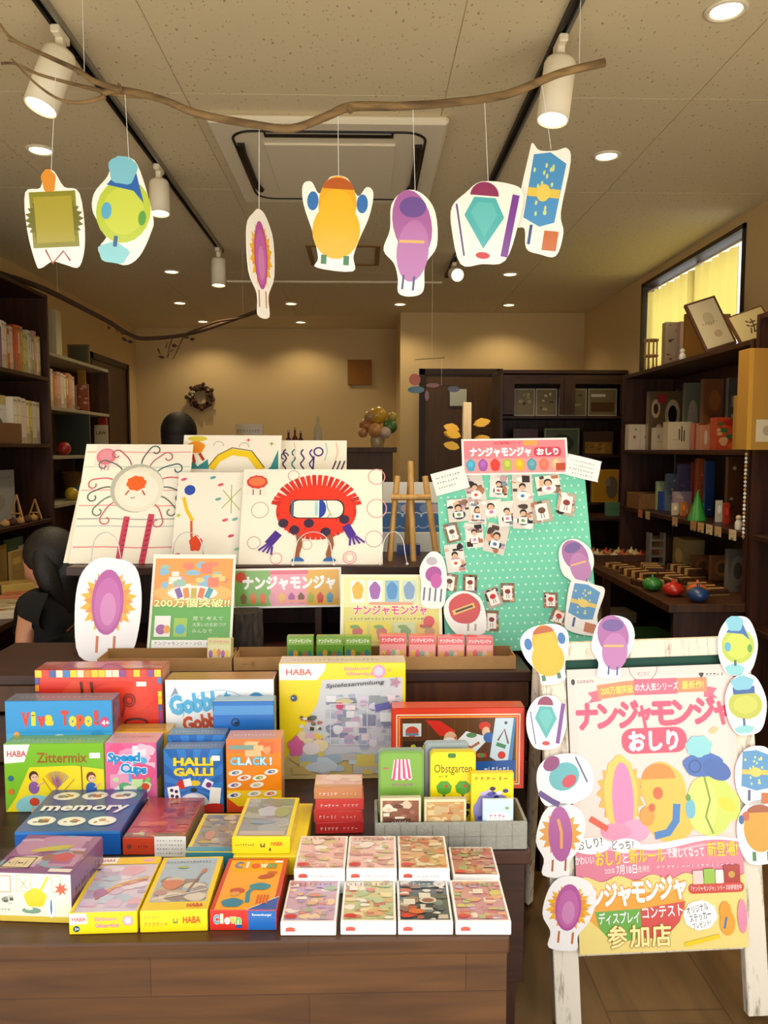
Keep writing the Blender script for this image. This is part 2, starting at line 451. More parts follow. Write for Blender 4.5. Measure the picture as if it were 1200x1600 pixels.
# doors
def door(name, horiz, a0, a1, fixed, zt, panel, sgn):
    mb = MB(); t = .055
    def bx(m_, p0, p1, z0, z1, d0, d1, mat):
        if horiz: m_.box(p0, fixed+d0, z0, p1, fixed+d1, z1, mat)
        else: m_.box(fixed+d0, p0, z0, fixed+d1, p1, z1, mat)
    bx(mb, a0, a0+t, 0, zt, -.03*sgn, 0, 'trim_dark'); bx(mb, a1-t, a1, 0, zt, -.03*sgn, 0, 'trim_dark'); bx(mb, a0, a1, zt-t, zt, -.03*sgn, 0, 'trim_dark')
    fr = struct(mb.build(name))
    mb = MB(); bx(mb, a0+t, a1-t, .005, zt-t, -.015*sgn, 0, panel); pn = mb.build('door_leaf', fr)
    mb = MB(); bx(mb, a1-t-.09, a1-t-.07, .98, 1.12, -.05*sgn, -.015*sgn, 'silver'); mb.build('handle', pn)
door('door_1', True, .52, 1.32, 7.4, 2.17, 'door_wood', 1)
door('door_2', False, 6.95, 8.05, XL, 2.27, 'dark_wood_up', -1)
mb = MB(); mb.box(XL, YB-.012, 0, .34, YB, .08, 'trim_dark'); struct(mb.build('baseboard_back'))
# access hatch frame lines in the ceiling
mb = MB(); z = CZ
x0, x1, y0, y1 = at(478, 385, 1).x, 0, 0, 0
p = atz(478, 384, CZ); q = atz(592, 412, CZ)
for a in ((p.x, q.y, q.x, q.y+.03), (p.x, p.y-.03, q.x, p.y), (p.x, q.y, p.x+.03, p.y), (q.x-.03, q.y, q.x, p.y)): mb.box(a[0], a[1], z-.008, a[2], a[3], z, 'kraft_dark')
tag(mb.build('ceiling_hatch'), 'square hatch frame in the ceiling behind the air conditioner', 'hatch')

# ---- downlights, tracks, spots
def lamp(nm, loc, energy, size=.07, ang=150, rot=(0, 0, 0), blend=.6, col=(1, .80, .50)):
    l = bpy.data.lights.new(nm, 'SPOT'); l.energy = energy; l.color = col; l.shadow_soft_size = size; l.spot_size = R(ang); l.spot_blend = blend
    o = bpy.data.objects.new(nm, l); COL.objects.link(o); o.location = loc; o.rotation_euler = rot; return o
def downlight(px, py, label):
    p = atz(px, py, CZ); t = thing('downlight', label, 'ceiling light', (p.x, p.y, CZ), group='round downlights in the ceiling')
    mb = MB(); mb.lathe([(.045, 0.0), (.062, 0), (.062, -.006), (.052, -.009), (.045, -.004)], 'white_plastic', n=28, cap=False); ring_ = mb.build('trim_ring', t)
    mb = MB()
    mb.add([(.0452*math.cos(a*PI/12), .0452*math.sin(a*PI/12), -.0036) for a in range(24)], [list(range(24))[::-1]], 'lamp_glow'); mb.build('lens', ring_)
    return (p.x, p.y)
DL = [(1135, 15, 'brightest round downlight near the top right corner of the ceiling'), (948, 243, 'round downlight right of the hanging blue cutout'), (797, 428, 'round downlight below the hanging blue cutout, nearer of two in line'),
      (795, 476, 'round downlight above the cupboard, right end of the far row'), (625, 475, 'round downlight right of the long grey ceiling rail end, above the wall corner'), (455, 474, 'round downlight above the wooden wall plaque side, left of the centre'),
      (281, 473, 'round downlight over the dried-leaf branch, left end of the far row'), (268, 424, 'round downlight left of the farthest left track spot'), (63, 234, 'round downlight above the hanging olive square cutout'),
      (317, 502, 'small farthest round downlight at left, close to the back wall'), (470, 503, 'small farthest round downlight near the middle, close to the back wall')]
for (a, b_, l_) in DL:
    x, y = downlight(a, b_, l_); lamp('downlight_lamp', (x, y, CZ-.02), 13 if y > 4.5 else 34, .045, 140)
def track(X, y0, y1, label):
    mb = MB(); mb.box(X-.017, y0, CZ-.022, X-.007, y1, CZ, 'black_plastic'); mb.box(X+.007, y0, CZ-.022, X+.017, y1, CZ, 'pipe_grey'); mb.box(X-.01, y0, CZ-.01, X+.01, y1, CZ, 'black_plastic')
    mb.box(X-.018, y1, CZ-.024, X+.018, y1+.03, CZ, 'black_plastic')
    tag(mb.build('lighting_track'), label, 'lighting track')
track(-.93, 1.3, 5.1, 'lighting track on the left of the ceiling carrying three spots')
track(.615, 1.3, 5.8, 'lighting track on the right of the ceiling behind the branch')
mb = MB(); mb.box(-1.06, 6.06, CZ-.012, .6, 6.1, CZ, 'white_plastic'); tag(mb.build('ceiling_rail'), 'thin pale rail running crosswise on the far ceiling', 'rail')
def spotlight(px, py, X, tilt, yaw, label, en=18, ln=.17, r=.045):
    # px, py: the joint on the track
    Y = 1.28*F/(703-py); t = thing('track_spotlight', label, 'spotlight', (X, Y, CZ-.022), group='white track spotlights')
    mb = MB(); mb.box(-.014, -.045, -.025, .014, .045, .0, 'white_plastic', b=.004); mb.tube([(0, 0, -.025), (0, 0, -.06)], .006, 'silver'); mb.box(-.012, -.014, -.062, .012, .014, -.022, 'white_plastic', b=.003); mb.build('mount', t)
    M = Matrix.Translation((0, 0, -.065)) @ Euler((tilt, yaw, 0)).to_matrix().to_4x4()
    mb = MB(); mb.M = M; mb.lathe([(.001, .0), (r*.9, .0), (r, -.012), (r, -ln), (r-.004, -ln), (r-.006, -ln+.012)], 'white_plastic', n=24, cap=False); hs_ = mb.build('housing', t)
    mb = MB(); mb.M = M; mb.add([((r-.0055)*math.cos(a*PI/12), (r-.0055)*math.sin(a*PI/12), -ln+.006) for a in range(24)], [list(range(24))[::-1]], 'lamp_glow'); mb.build('lens', hs_)
    c = M @ Vector((0, 0, -ln+.002)); e = Euler((tilt, yaw, 0)); lamp('spot_lamp', (X+c.x, Y+c.y, CZ-.022+c.z), en, .03, 80, e)
spotlight(112, 85, -.93, R(-12), R(16), 'white track spot at the top left behind the forked branch', 30, .19, .05)
spotlight(256, 278, -.93, R(-6), R(-2), 'white track spot just right of the hanging green cutout', 20, .15, .045)
spotlight(340, 398, -.93, R(-4), R(0), 'white track spot farthest along the left track', 12)
spotlight(868, 88, .615, R(-6), R(8), 'white track spot hanging behind the thick right end of the branch', 30, .19, .05)
spotlight(722, 418, .615, R(-70), R(-20), 'small white track spot below the teal cutout, turned sideways', 0, .12)

# ---- air conditioner
Zp = CZ-.03; a0 = atz(320, 187, Zp); a1 = atz(703, 187, Zp); AX0, AX1, AY0 = a0.x, a1.x, a0.y; AY1 = AY0+.98
ac = thing('air_conditioner', 'square white ceiling cassette air conditioner behind the branch', 'air conditioner', ((AX0+AX1)/2, (AY0+AY1)/2, CZ-.001))
hw = (AX1-AX0)/2; hd = .49
mb = MB(); mb.box(-hw, -hd, -.035, hw, hd, 0, 'white_plastic', b=.012); mb.build('panel', ac)
mb = MB(); P = []
for (cx, cy, a_) in ((hw-.17, hd-.17, 0), (-hw+.17, hd-.17, 90), (-hw+.17, -hd+.17, 180), (hw-.17, -hd+.17, 270)):
    for k in range(7): P.append((cx+.09*math.cos(R(a_+k*15)), cy+.09*math.sin(R(a_+k*15))))
for (x, y) in (): pass
nP = len(P); vs = []
for (p, s_) in ((P, 1), (P, .82)):
    for (x, y) in p: vs.append((x*s_ if s_ == 1 else x-.05*(1 if x > 0 else -1), y if s_ == 1 else y-.05*(1 if y > 0 else -1), -.0365))
mb.add(vs, [(i, (i+1) % nP, (i+1) % nP+nP, i+nP) for i in range(nP)], 'white_plastic'); 
mb.tube([(x, y, -.036) for (x, y) in P], .006, 'black_plastic', n=6, closed=True); mb.build('louver_ring', ac)
for (s0, s1, yy) in ((-.26, .26, -hd+.105),):
    mb = MB(); mb.box(s0, yy-.028, -.041, s1, yy+.028, -.034, 'black_plastic'); mb.box(s0+.01, yy-.022, -.045, s1-.01, yy-.016, -.04, 'silver'); mb.build('air_vane', ac)
for sx in (-1, 1):
    mb = MB(); mb.tube([(sx*(hw-.105), -hd+.2, -.038), (sx*(hw-.10), -hd+.3, -.044), (sx*(hw-.10), hd-.3, -.044), (sx*(hw-.115), hd-.22, -.04)], .016, 'black_plastic', n=8); mb.build('air_vane', ac)
mb = MB(); mb.box(-hw+.2, -hd+.2, -.043, hw-.2, hd-.2, -.034, 'white_plastic', b=.006)
for i in range(0): mb.box(-hw+.23, -hd+.24+i*.055, -.045, hw-.23, -hd+.247+i*.055, -.042, 'stone_beige')
mb.build('intake_grille', ac)

# ---- world, view
w = bpy.data.worlds.new('World'); scene.world = w; w.use_nodes = True
bg = w.node_tree.nodes['Background']; bg.inputs['Color'].default_value = (1.0, .99, .97, 1); bg.inputs['Strength'].default_value = 1.65
sl = bpy.data.lights.new('sun', 'SUN'); sl.energy = 10; sl.angle = R(1); sl.color = (1, .96, .88); so = bpy.data.objects.new('sun', sl); COL.objects.link(so); so.location = (0, 3, 8); so.rotation_euler = (R(-28), R(24), 0)
scene.view_settings.view_transform = 'Standard'; scene.view_settings.look = 'None'; scene.view_settings.gamma = 1; scene.view_settings.use_curve_mapping = False
scene.view_settings.exposure = 0.25
# ================================================================= DISPLAY TABLES
T1, T2, T3 = .55, .797, 1.037
def furn(name, label, cat, x0, x1, y0, y1, z0, z1, mat, parts):
    t = thing(name, label, cat, ((x0+x1)/2, (y0+y1)/2, 0)); cx, cy = (x0+x1)/2, (y0+y1)/2
    for (nm, a, mt, b_) in parts:
        mb = MB(); mb.box(a[0]-cx, a[1]-cy, a[2], a[3]-cx, a[4]-cy, a[5], mt, b=b_); mb.build(nm, t)
    return t
e1 = atz(797, 1467, T1)
FY = 1.272; TX1 = e1.x; SX = 1.558; CX = at(829, 1335, 1.56).x
furn('display_table', 'low brown wooden display table in front, holding the board games', 'table', -1.0, TX1, FY, SX, 0, T1, '', [
    ('tabletop', (-1.0, FY, T1-.03, TX1, SX, T1), 'table_wood', .003), ('front_panel', (-.995, FY+.004, .0, TX1-.004, FY+.022, T1-.03), 'table_wood', 0),
    ('side_panel', (TX1-.026, FY+.022, 0, TX1-.004, SX, T1-.03), 'table_wood', 0), ('side_panel', (-.995, FY+.022, 0, -.97, SX, T1-.03), 'table_wood', 0)])
c2 = furn('drawer_chest', 'dark low wooden cabinet on feet right behind the front table', 'cabinet', -1.0, CX, SX+.002, 2.045, 0, T1, '', [
    ('top', (-1.0, SX+.002, T1-.03, CX, 2.045, T1), 'dark_wood', .003), ('body', (-.99, SX+.01, .25, CX-.01, 2.04, T1-.03), 'dark_wood', .002),
    ('leg', (CX-.065, SX+.02, 0, CX-.025, SX+.06, .25), 'dark_wood_up', 0), ('leg', (CX-.065, 1.98, 0, CX-.025, 2.02, .25), 'dark_wood_up', 0), ('leg', (-.97, SX+.02, 0, -.93, SX+.06, .25), 'dark_wood_up', 0), ('leg', (-.97, 1.98, 0, -.93, 2.02, .25), 'dark_wood_up', 0)])
mb = MB(); mb.tube([(.24, FY+.1, .47-.0), (.262, FY+.1, .47), (.262, FY+.1, .445)], .004, 'chrome'); 
mb = MB(); mb.box(-1.1, 2.05, T2-.03, .455, 2.4, T2, 'dark_wood', b=.003)
t = thing('step_shelf', 'dark wooden step shelf holding the cardboard trays', 'shelf', (-.32, 2.05, 0)); mb.M = Matrix.Identity(4)
for i in range(len(mb.v)): mb.v[i] = (mb.v[i][0]+.32, mb.v[i][1]-2.05, mb.v[i][2])
mb.build('top', t)
def sub(t, nm, x0, y0, z0, x1, y1, z1, mat, b=0):
    L = t.location; mb = MB(); mb.box(x0-L.x, y0-L.y, z0-L.z, x1-L.x, y1-L.y, z1-L.z, mat, b=b); return mb.build(nm, t)
sub(t, 'rail', -1.09, 2.056, T2-.105, .45, 2.08, T2-.032, 'brown_wood', .002)
sub(t, 'front_panel', -1.09, 2.065, T2-.25, .45, 2.085, T2-.118, 'dark_wood', .002)
sub(t, 'rail', -1.09, 2.06, .5, .45, 2.085, T2-.26, 'dark_wood', .002)
sub(t, 'side_panel', .43, 2.086, 0, .45, 2.4, T2-.03, 'dark_wood_up'); sub(t, 'side_panel', -1.09, 2.086, 0, -1.07, 2.4, T2-.03, 'dark_wood_up')
t = thing('back_shelf', 'tall dark wooden shelf behind, carrying the drawings and the small easel', 'shelf', (-.1, 2.42, 0))
sub(t, 'top', -.93, 2.385, T3-.028, .62, 2.86, T3, 'dark_wood', .003); sub(t, 'side_panel', .58, 2.44, 0, .6, 2.84, T3-.028, 'dark_wood_up'); sub(t, 'side_panel', -.91, 2.44, 0, -.89, 2.84, T3-.028, 'dark_wood_up')
sub(t, 'back_panel', -.89, 2.82, .1, .58, 2.835, T3-.028, 'dark_wood_up'); sub(t, 'shelf', -.89, 2.44, .74, .58, 2.82, .76, 'dark_wood')
sub(t, 'upright', -.16, 2.43, .2, -.14, 2.82, T3-.028, 'dark_wood_up')
mb = MB(); p = at(385, 985, 2.5)
mb.lathe([(.054, 0), (.056, .04), (.054, .08), (.055, .112)], 'log_bark', n=14); tag(mb.build('log_slice', None, (at(382, 900, 2.335).x, 2.335, T2)), 'upright rough log below the banner with green and pink panels', 'log')

# ================================================================= GAME BOXES
def sbox(name, label, pxl, pxr, pyt, Y, z0, d, col, front, top=None, side=None, mat='gloss', lean=0, yaw=0, group=None, bev=.0012, cat='board game'):
    z0 += .0004
    a, b_ = at(pxl, 1000, Y), at(pxr, 1000, Y); w_ = b_.x-a.x; zt = at((pxl+pxr)/2, pyt, Y).z; h = zt-z0
    mb = MB(); mb.box(-w_/2, 0, 0, w_/2, d, h, mat, col, b=bev); e = .0014
    if front: mb.art((-w_/2+e, 0, e), (w_-2*e, 0, 0), (0, 0, h-2*e), front, mat)
    if top: mb.art((-w_/2+e, e, h), (w_-2*e, 0, 0), (0, d-2*e, 0), top, mat)
    if side:
        mb.art((w_/2, e, e), (0, d-2*e, 0), (0, 0, h-2*e), side, mat); mb.art((-w_/2, d-e, e), (0, -d+2*e, 0), (0, 0, h-2*e), side, mat)
    return tag(mb.build(name, None, ((a.x+b_.x)/2, Y, z0), (lean, 0, yaw)), label, cat, group)
def lay(name, label, fl, fr, bl, z0, th, col, top, front=None, side=None, mat='gloss', group=None, lid=True, cat='board game', innercol=None):
    z0 += .0004
    A, B, C_ = atz(*fl, z0+th), atz(*fr, z0+th), atz(*bl, z0+th); u = (B-A); w_ = u.length; u.normalize(); n_ = Vector((-u.y, u.x, 0)); d = (C_-A).dot(n_)
    o = (A+B)/2; yaw = math.atan2(u.y, u.x); e = .0012
    mb = MB(); mb.box(-w_/2, 0, .0, w_/2, d, th, mat, col, b=.0012)
    if top: mb.art((-w_/2+e, e, th), (w_-2*e, 0, 0), (0, d-2*e, 0), top, mat)
    if front: mb.art((-w_/2+e, 0, e), (w_-2*e, 0, 0), (0, 0, th-2*e), front, mat)
    if side:
        mb.art((w_/2, e, e), (0, d-2*e, 0), (0, 0, th-2*e), side, mat); mb.art((-w_/2, d-e, e), (0, -d+2*e, 0), (0, 0, th-2*e), side, mat)
    ob = tag(mb.build(name, None, (o.x, o.y, z0), (0, 0, yaw)), label, cat, group); ob['_w'] = w_; ob['_d'] = d
    return ob
def kid(A, x, y, s, hair, top, bottom):
    A.ell(x, y-.02*s, .05*s, .06*s, top); A.ell(x, y-.075*s*A.w/A.h*2, .045*s, .04*s, bottom)
    A.line([(x-.02*s, y-.1*s*A.w/A.h*2), (x-.035*s, y-.16*s*A.w/A.h*2)], .014*s, '#e9b48c'); A.line([(x+.02*s, y-.1*s*A.w/A.h*2), (x+.03*s, y-.16*s*A.w/A.h*2)], .014*s, '#e9b48c')
    A.line([(x+.03*s, y), (x+.09*s, y+.05*s)], .014*s, '#e9b48c')
    A.ell(x, y+.06*s*A.w/A.h*1.6, .043*s, .05*s, hair); A.ell(x+.008*s, y+.05*s*A.w/A.h*1.6, .034*s, .036*s, '#f2c49c')
    for d in (-.004, .022): A.ell(x+d*s, y+.055*s*A.w/A.h*1.6, .005*s, .006*s, '#222')
def logo(A, x, y, s, w_, c='#c8202c'): A.text('HABA', x, y, s, c, bold=.02, fit=w_)
PHOTO = ['#d8a0a0', '#b9d0b0', '#c7b5d8', '#e6d6b0', '#9fb7c9', '#e9e4dc', '#c08a78', '#8aa37a', '#d9c26b']

# --- front row, lying
def a_kapow(A):
    A.rect(0, 0, 1, 1, '#8e5a86'); A.mosaic(0, .1, 1, 1, ['#a0648e', '#b98aa8', '#7a5a86', '#c9a9c0', '#9a6a5a', '#8aa0b0'], 26, 3, .2)
    A.ell(.5, .62, .26, .06, '#c8b84a', rot=.3); A.ell(.74, .4, .13, .11, '#c4545a', wob=.1); A.poly([(.05, .08), (.4, .1), (.48, .4), (.14, .38)], '#e2cfa4'); A.frame(.06, .1, .42, .38, .002, '#2a1c20')
    A.scribble(.12, .36, .2, 6, .12, '#2a1c20', 1, .01); A.rect(.7, .02, .98, .1, '#e8ddd0')
def f_kapow(A):
    A.rect(0, 0, 1, 1, '#f6f1d8'); A.rect(0, 0, 1, .12, '#e5c84c'); A.ell(.55, .5, .14, .12, '#f1cf2e', wob=.06); A.line([(.6, .6), (.72, .95)], .03, '#f1cf2e')
    A.frame(.32, .62, .5, .97, .0012, '#b9c08a'); A.line([(.36, .68), (.46, .9)], .008, '#a8b070'); A.line([(.36, .9), (.46, .68)], .008, '#a8b070')
    A.frame(.76, .62, .88, .97, .0012, '#b9c08a'); A.frame(.05, .6, .25, .95, .0012, '#c98a4a'); A.ell(.5, .24, .12, .04, '#7fa08c'); A.ell(.47, .28, .05, .02, '#ece6cc'); A.mosaic(.02, .35, .28, .58, ['#8a8f86', '#c4c4b4', '#5a5f58'], 10, 8, .05)
    A.ell(.75, .3, .05, .12, '#ffffff'); A.ell(.75, .33, .012, .1, '#4d7a8c'); A.star(.88, .7, .09, .04, 7, '#d65f4a'); A.scribble(.05, .24, .24, 5, .05, '#6f6650', 4)
    A.ell(.04, .8, .03, .03, '#c43a3a')
B1 = lay('game_box', 'thick board game box with purple lid and pale yellow front, front row left end', (-16, 1362), (111, 1366), (25, 1303), T1, .093, '#6d4a70', a_kapow, f_kapow, lambda A: (A.rect(0, 0, 1, 1, '#77507c'), A.scribble(.1, .9, .5, 9, .3, '#3c2a44', 5)))
def a_uni(A):
    A.rect(0, 0, 1, 1, '#f0d12c'); A.rect(.06, .0, 1, .86, '#cfc3d2'); A.mosaic(.06, .04, 1, .84, ['#cdb6cf', '#b7a4c0', '#e0d5de', '#b8c6d6', '#d9a8b6', '#aebfd0'], 34, 12, .16)
    A.poly([(0, .86), (1, .86), (1, 1), (0, 1)], '#eec82b'); A.rect(0, .88, .3, 1, '#fbf7ef'); logo(A, .04, .915, .05, .22); A.line([(.25, .25), (.5, .45), (.95, .6)], .05, '#dca24a'); A.line([(.28, .2), (.5, .4), (.95, .55)], .03, '#c96a4e')
    A.ell(.82, .93, .09, .05, '#e7a4b8'); A.rect(.0, .0, .06, .9, '#f2d62a'); A.ell(.3, .32, .1, .12, '#a5709a', wob=.1); A.ell(.07, .76, .035, .03, '#2b4f78')
def f_uni(A):
    A.rect(0, 0, 1, 1, '#f7dc10'); A.poly([(0, .45), (.27, .5), (.25, 1), (0, 1)], '#fdfaf2'); logo(A, .04, .62, .2, .2); A.ell(.1, .25, .05, .05, '#24476e'); A.text('3+', .075, .18, .14, '#fff', .02)
    A.text('Einhorn', .38, .62, .2, '#e58aa8', .03, fit=.32); A.text('Glitzerglück', .38, .3, .2, '#e58aa8', .03, fit=.36); A.ell(.87, .6, .08, .08, '#f3bccc'); A.ring(.87, .6, .075, .075, .012, '#e58aa8'); A.ell(.87, .6, .035, .04, '#fbe9ee')
B2 = lay('game_box', 'yellow game box with white corner and pink round badge, front row', (107, 1427), (214, 1424), (157, 1341), T1, .04, '#f4d816', a_uni, f_uni, lambda A: (A.rect(0, 0, 1, 1, '#f1d516'),), group='yellow edged game boxes lying flat')
def a_anim(A):
    A.rect(0, 0, 1, 1, '#e9c62c'); A.rect(.07, .14, .93, .97, '#a3b4c2'); A.mosaic(.07, .14, .93, .6, ['#b9a48f', '#c8b9a8', '#9c8f8c', '#d2c6b4', '#8f8076'], 22, 5, .16)
    A.scribble(.1, .85, .88, 14, .05, '#6a6c7a', 6); A.ell(.33, .45, .17, .14, '#c87a5c', wob=.12, lob=3); A.ell(.2, .3, .1, .07, '#b88a86'); A.line([(.1, .18), (.5, .25), (.9, .35)], .02, '#e9e2d8'); A.line([(.6, .3), (.72, .6), (.76, .72)], .035, '#8a6f60'); A.ell(.77, .7, .04, .07, '#c36b4a', rot=-.3); A.ell(.4, .78, .1, .03, '#9fb45c'); logo(A, .68, .04, .06, .24)
def f_anim(A):
    A.rect(0, 0, 1, 1, '#f7dc10'); A.scribble(.06, .3, .68, 4, .2, '#d9a43a', 3); A.scribble(.06, .42, .35, 6, .24, '#dfa03c', 5); A.rect(.49, .4, .56, .65, '#8f8a3c'); A.rect(.505, .5, .545, .65, '#f7dc10'); logo(A, .64, .4, .34, .26, '#e0481e')
B3 = lay('game_box', 'yellow game box with grey-blue picture of a clay animal, front row middle', (218, 1424), (324, 1421), (252, 1340), T1, .04, '#f4d816', a_anim, f_anim, lambda A: A.rect(0, 0, 1, 1, '#f1d516'), group='yellow edged game boxes lying flat')
RB = ['#2f6fb3', '#d63a2c', '#f2b21c', '#3f9a4c', '#e0702a', '#2b8fb0']
def rtext(A, s, x, y, sz, w_, pal, bold=.05, out='#fff', dy=.0, ow=.04):
    n = len(s); st = w_/n
    for i, ch in enumerate(s): A.text(ch, x+st*(i+.5), y+dy*(i % 2), sz, pal[i % len(pal)], bold, align='c', out=out, ow=ow, fit=st*.78 if ch not in 'iIl!1' else None)
def a_clown(A):
    A.rect(0, 0, 1, 1, '#c8341f'); A.rect(.06, .0, .94, .96, '#f0a01a'); A.poly([(.55, 0), (1, .0), (1, .24)], '#1f56a8'); A.line([(.55, 0), (1, .24)], .012, '#f3eee0')
    rtext(A, 'Clown', .14, .8, .12, .7, ['#2f6fb3', '#e8e0d0', '#d63a2c', '#f4e9c0', '#4f9a6a'], .06, '#dd5a1e')
    A.ell(.3, .12, .17, .12, '#1f7c96', wob=.06); A.ell(.32, .34, .12, .08, '#c2461e'); A.ell(.3, .28, .08, .06, '#d99a4a')
    A.ell(.66, .42, .17, .1, '#1a8398', wob=.05); A.line([(.53, .12), (.5, .3), (.6, .46), (.8, .42)], .07, '#1a8398'); A.ell(.72, .62, .14, .06, '#b4401e', rot=.3); A.ell(.8, .7, .09, .04, '#c65a20')
    for i in range(4): A.rect(.66+i*.05, .1, .69+i*.05, .26, '#d8511c')
    A.rect(.8, .9, .93, .94, '#fff')
def f_clown(A):
    A.rect(0, 0, 1, 1, '#d5281c'); A.rect(.58, 0, 1, 1, '#1467b8'); rtext(A, 'Clown', .05, .35, .42, .42, ['#5aa0d0', '#f4e9c0', '#fff', '#f2c21c', '#7bbf6a'], .06, '#f3e6cf', .04); A.ell(.44, .2, .05, .03, '#1c4f9a'); A.text('Ravensburger', .64, .75, .12, '#e8f0fa', .02, fit=.3); A.rect(.6, .66, .98, .69, '#3d87cc')
B4 = lay('game_box', 'orange clown game box with red and blue front, front row', (327, 1422), (432, 1422), (358, 1341), T1, .038, '#c8281c', a_clown, f_clown, lambda A: A.rect(0, 0, 1, 1, '#b8261c'))
# --- second row
def a_mem(A):
    A.rect(0, 0, 1, 1, '#2a4d8c')
    for (x, y) in ((.2, .82), (.5, .82), (.8, .82), (.17, .22), (.47, .2), (.77, .2)):
        A.ell(x, y, .135, .095, '#dfe3e0'); A.ell(x, y, .115, .078, '#eef0e6')
        A.mosaic(x-.08, y-.05, x+.08, y+.05, ['#8a5a50', '#c05a50', '#7f9a8a', '#b8a070', '#6a6f80', '#c98a40'], 7, int(x*100+y*10), .04)
    A.text('memory', .5, .45, .17, '#eef0f2', .03, fit=.86, align='c')
B5 = lay('game_box', 'dark blue picture matching game box with white ovals on its lid', (22, 1300), (188, 1298), (80, 1233), T1, .053, '#1d5aa6', a_mem, lambda A: (A.rect(0, 0, 1, 1, '#1766c2'), A.rect(.0, .9, 1, 1, '#3b8ad8')), lambda A: A.rect(0, 0, 1, 1, '#23407a'))
def a_red(A):
    A.rect(0, 0, 1, 1, '#b4454a'); A.mosaic(.0, .12, 1, 1, ['#a83c44', '#c05a58', '#8e3a4e', '#c86a50', '#9c4a5a'], 30, 2, .16); A.rect(.0, 0, 1, .1, '#8a6a4a'); A.mosaic(0, 0, 1, .12, ['#c4b48c', '#7a5a3a', '#b85a3a'], 16, 6, .06)
    for i in range(5): A.scribble(.5, .95, .45+i*.1, 9, .04, '#7a2a30', i)
B6 = lay('game_box', 'red game box lying flat with a white handwritten note on its front edge', (191, 1309), (287, 1309), (226, 1246), T1, .038, '#c23c2c', a_red, lambda A: (A.rect(0, 0, 1, 1, '#dc4a2a'), A.ell(.1, .5, .04, .045, '#8a4a3a'), A.scribble(.25, .42, .45, 4, .3, '#6a2a20', 1)), lambda A: A.rect(0, 0, 1, 1, '#a89878'))
mb = MB(); mb.box(-.033, -.003, 0, .033, -.0018, .044, 'print', '#fbfaf6')
mb.art((-.033, -.003, 0), (.066, 0, 0), (0, 0, .044), lambda A: [A.scribble(.08, .92, .78-i*.2, 9, .08, '#5a5a6a', i+3) for i in range(4)]); mb.build('handwritten_note', B6, (B6['_w']/2-.028, 0, -.002))['label'] = 'white note with handwriting'
def a_maze(A):
    A.rect(0, 0, 1, 1, '#e6c92e'); A.rect(.08, .12, 1, .97, '#9a8f86'); A.mosaic(.08, .12, 1, .95, ['#b8a892', '#8f8078', '#c8b8a0', '#7d8a90', '#a88a6a'], 40, 9, .12); A.rect(0, 0, 1, .1, '#3f8fa8'); A.ell(.35, .4, .1, .2, '#c48a76'); A.ell(.3, .22, .14, .05, '#c2a04a')
B7 = lay('game_box', 'yellow-rimmed game box with grey picture, left of the two-box stack', (289, 1331), (368, 1331), (318, 1271), T1, .038, '#d8c030', a_maze, lambda A: (A.rect(0, 0, 1, 1, '#2f86a0'),), lambda A: A.rect(0, 0, 1, 1, '#e6cf2c'))
def a_grey(A):
    A.rect(0, 0, 1, 1, '#ecd22c'); A.rect(.06, .03, .94, .97, '#8c918c'); A.mosaic(.06, .1, .94, .97, ['#9aa3a4', '#7f8a78', '#a9a99c', '#8f8f9c', '#a8a48c'], 24, 15, .2); A.ell(.5, .62, .2, .2, '#a9bac8', wob=.08); A.ell(.45, .35, .24, .08, '#7f97a8'); A.ell(.75, .6, .14, .2, '#94a070'); A.rect(.1, .03, .9, .13, '#b8a8a4')
def f_grey(A):
    A.rect(0, 0, 1, 1, '#fae11c'); A.scribble(.06, .4, .5, 8, .22, '#6b5a1c', 7); A.rect(.49, .4, .57, .65, '#5a5a3a'); A.rect(.51, .5, .55, .65, '#fae11c'); logo(A, .68, .5, .25, .2, '#dd4a1e'); A.ell(.66, .25, .015, .03, '#333')
B8a = lay('game_box', 'yellow game box at the bottom of the stack behind the clown box', (364, 1338), (473, 1338), (398, 1255), T1, .0395, '#f0d416', None, lambda A: (A.rect(0, 0, 1, 1, '#f4da1a'), A.scribble(.1, .5, .4, 8, .25, '#b8921c', 3)), lambda A: A.rect(0, 0, 1, 1, '#e8cf22'))
B8 = lay('game_box', 'yellow game box with grey picture lid on top of the stack behind the clown box', (362, 1308), (453, 1308), (396, 1246), T1+.0398, .035, '#f0d416', a_grey, f_grey, lambda A: A.rect(0, 0, 1, 1, '#d8c22c'))
# --- white boxes
WH = [['#c9a6b8', '#d8b48c', '#9ab08a', '#e6c9a0', '#b8a0c8', '#d98a7a', '#e9e0d4'], ['#c9c08c', '#a8b886', '#d8a87a', '#e4cfa0', '#c87a6a', '#b8c49a', '#e9e0d4'], ['#4a5254', '#6a7a74', '#c4b49a', '#8a6a5a', '#b85a3c', '#d8cfc0', '#2f3638'], ['#c08a90', '#b8a0c0', '#c8b86a', '#d8a07a', '#a8b080', '#c86a5a', '#e0cfc0'],
      ['#e6b8b4', '#d8a8a0', '#e8cfc0', '#d0c08a', '#c8908c', '#e4dcd0'], ['#e8bcb8', '#e4d0b8', '#d4b49a', '#c8bc8a', '#cf9a94', '#ece2da'], ['#cfa07a', '#b8a878', '#d8b48a', '#a88a6a', '#c87a5a', '#ddccb0'], ['#b8746a', '#a88a60', '#c89a70', '#98a070', '#b85a4a', '#ceb090']]
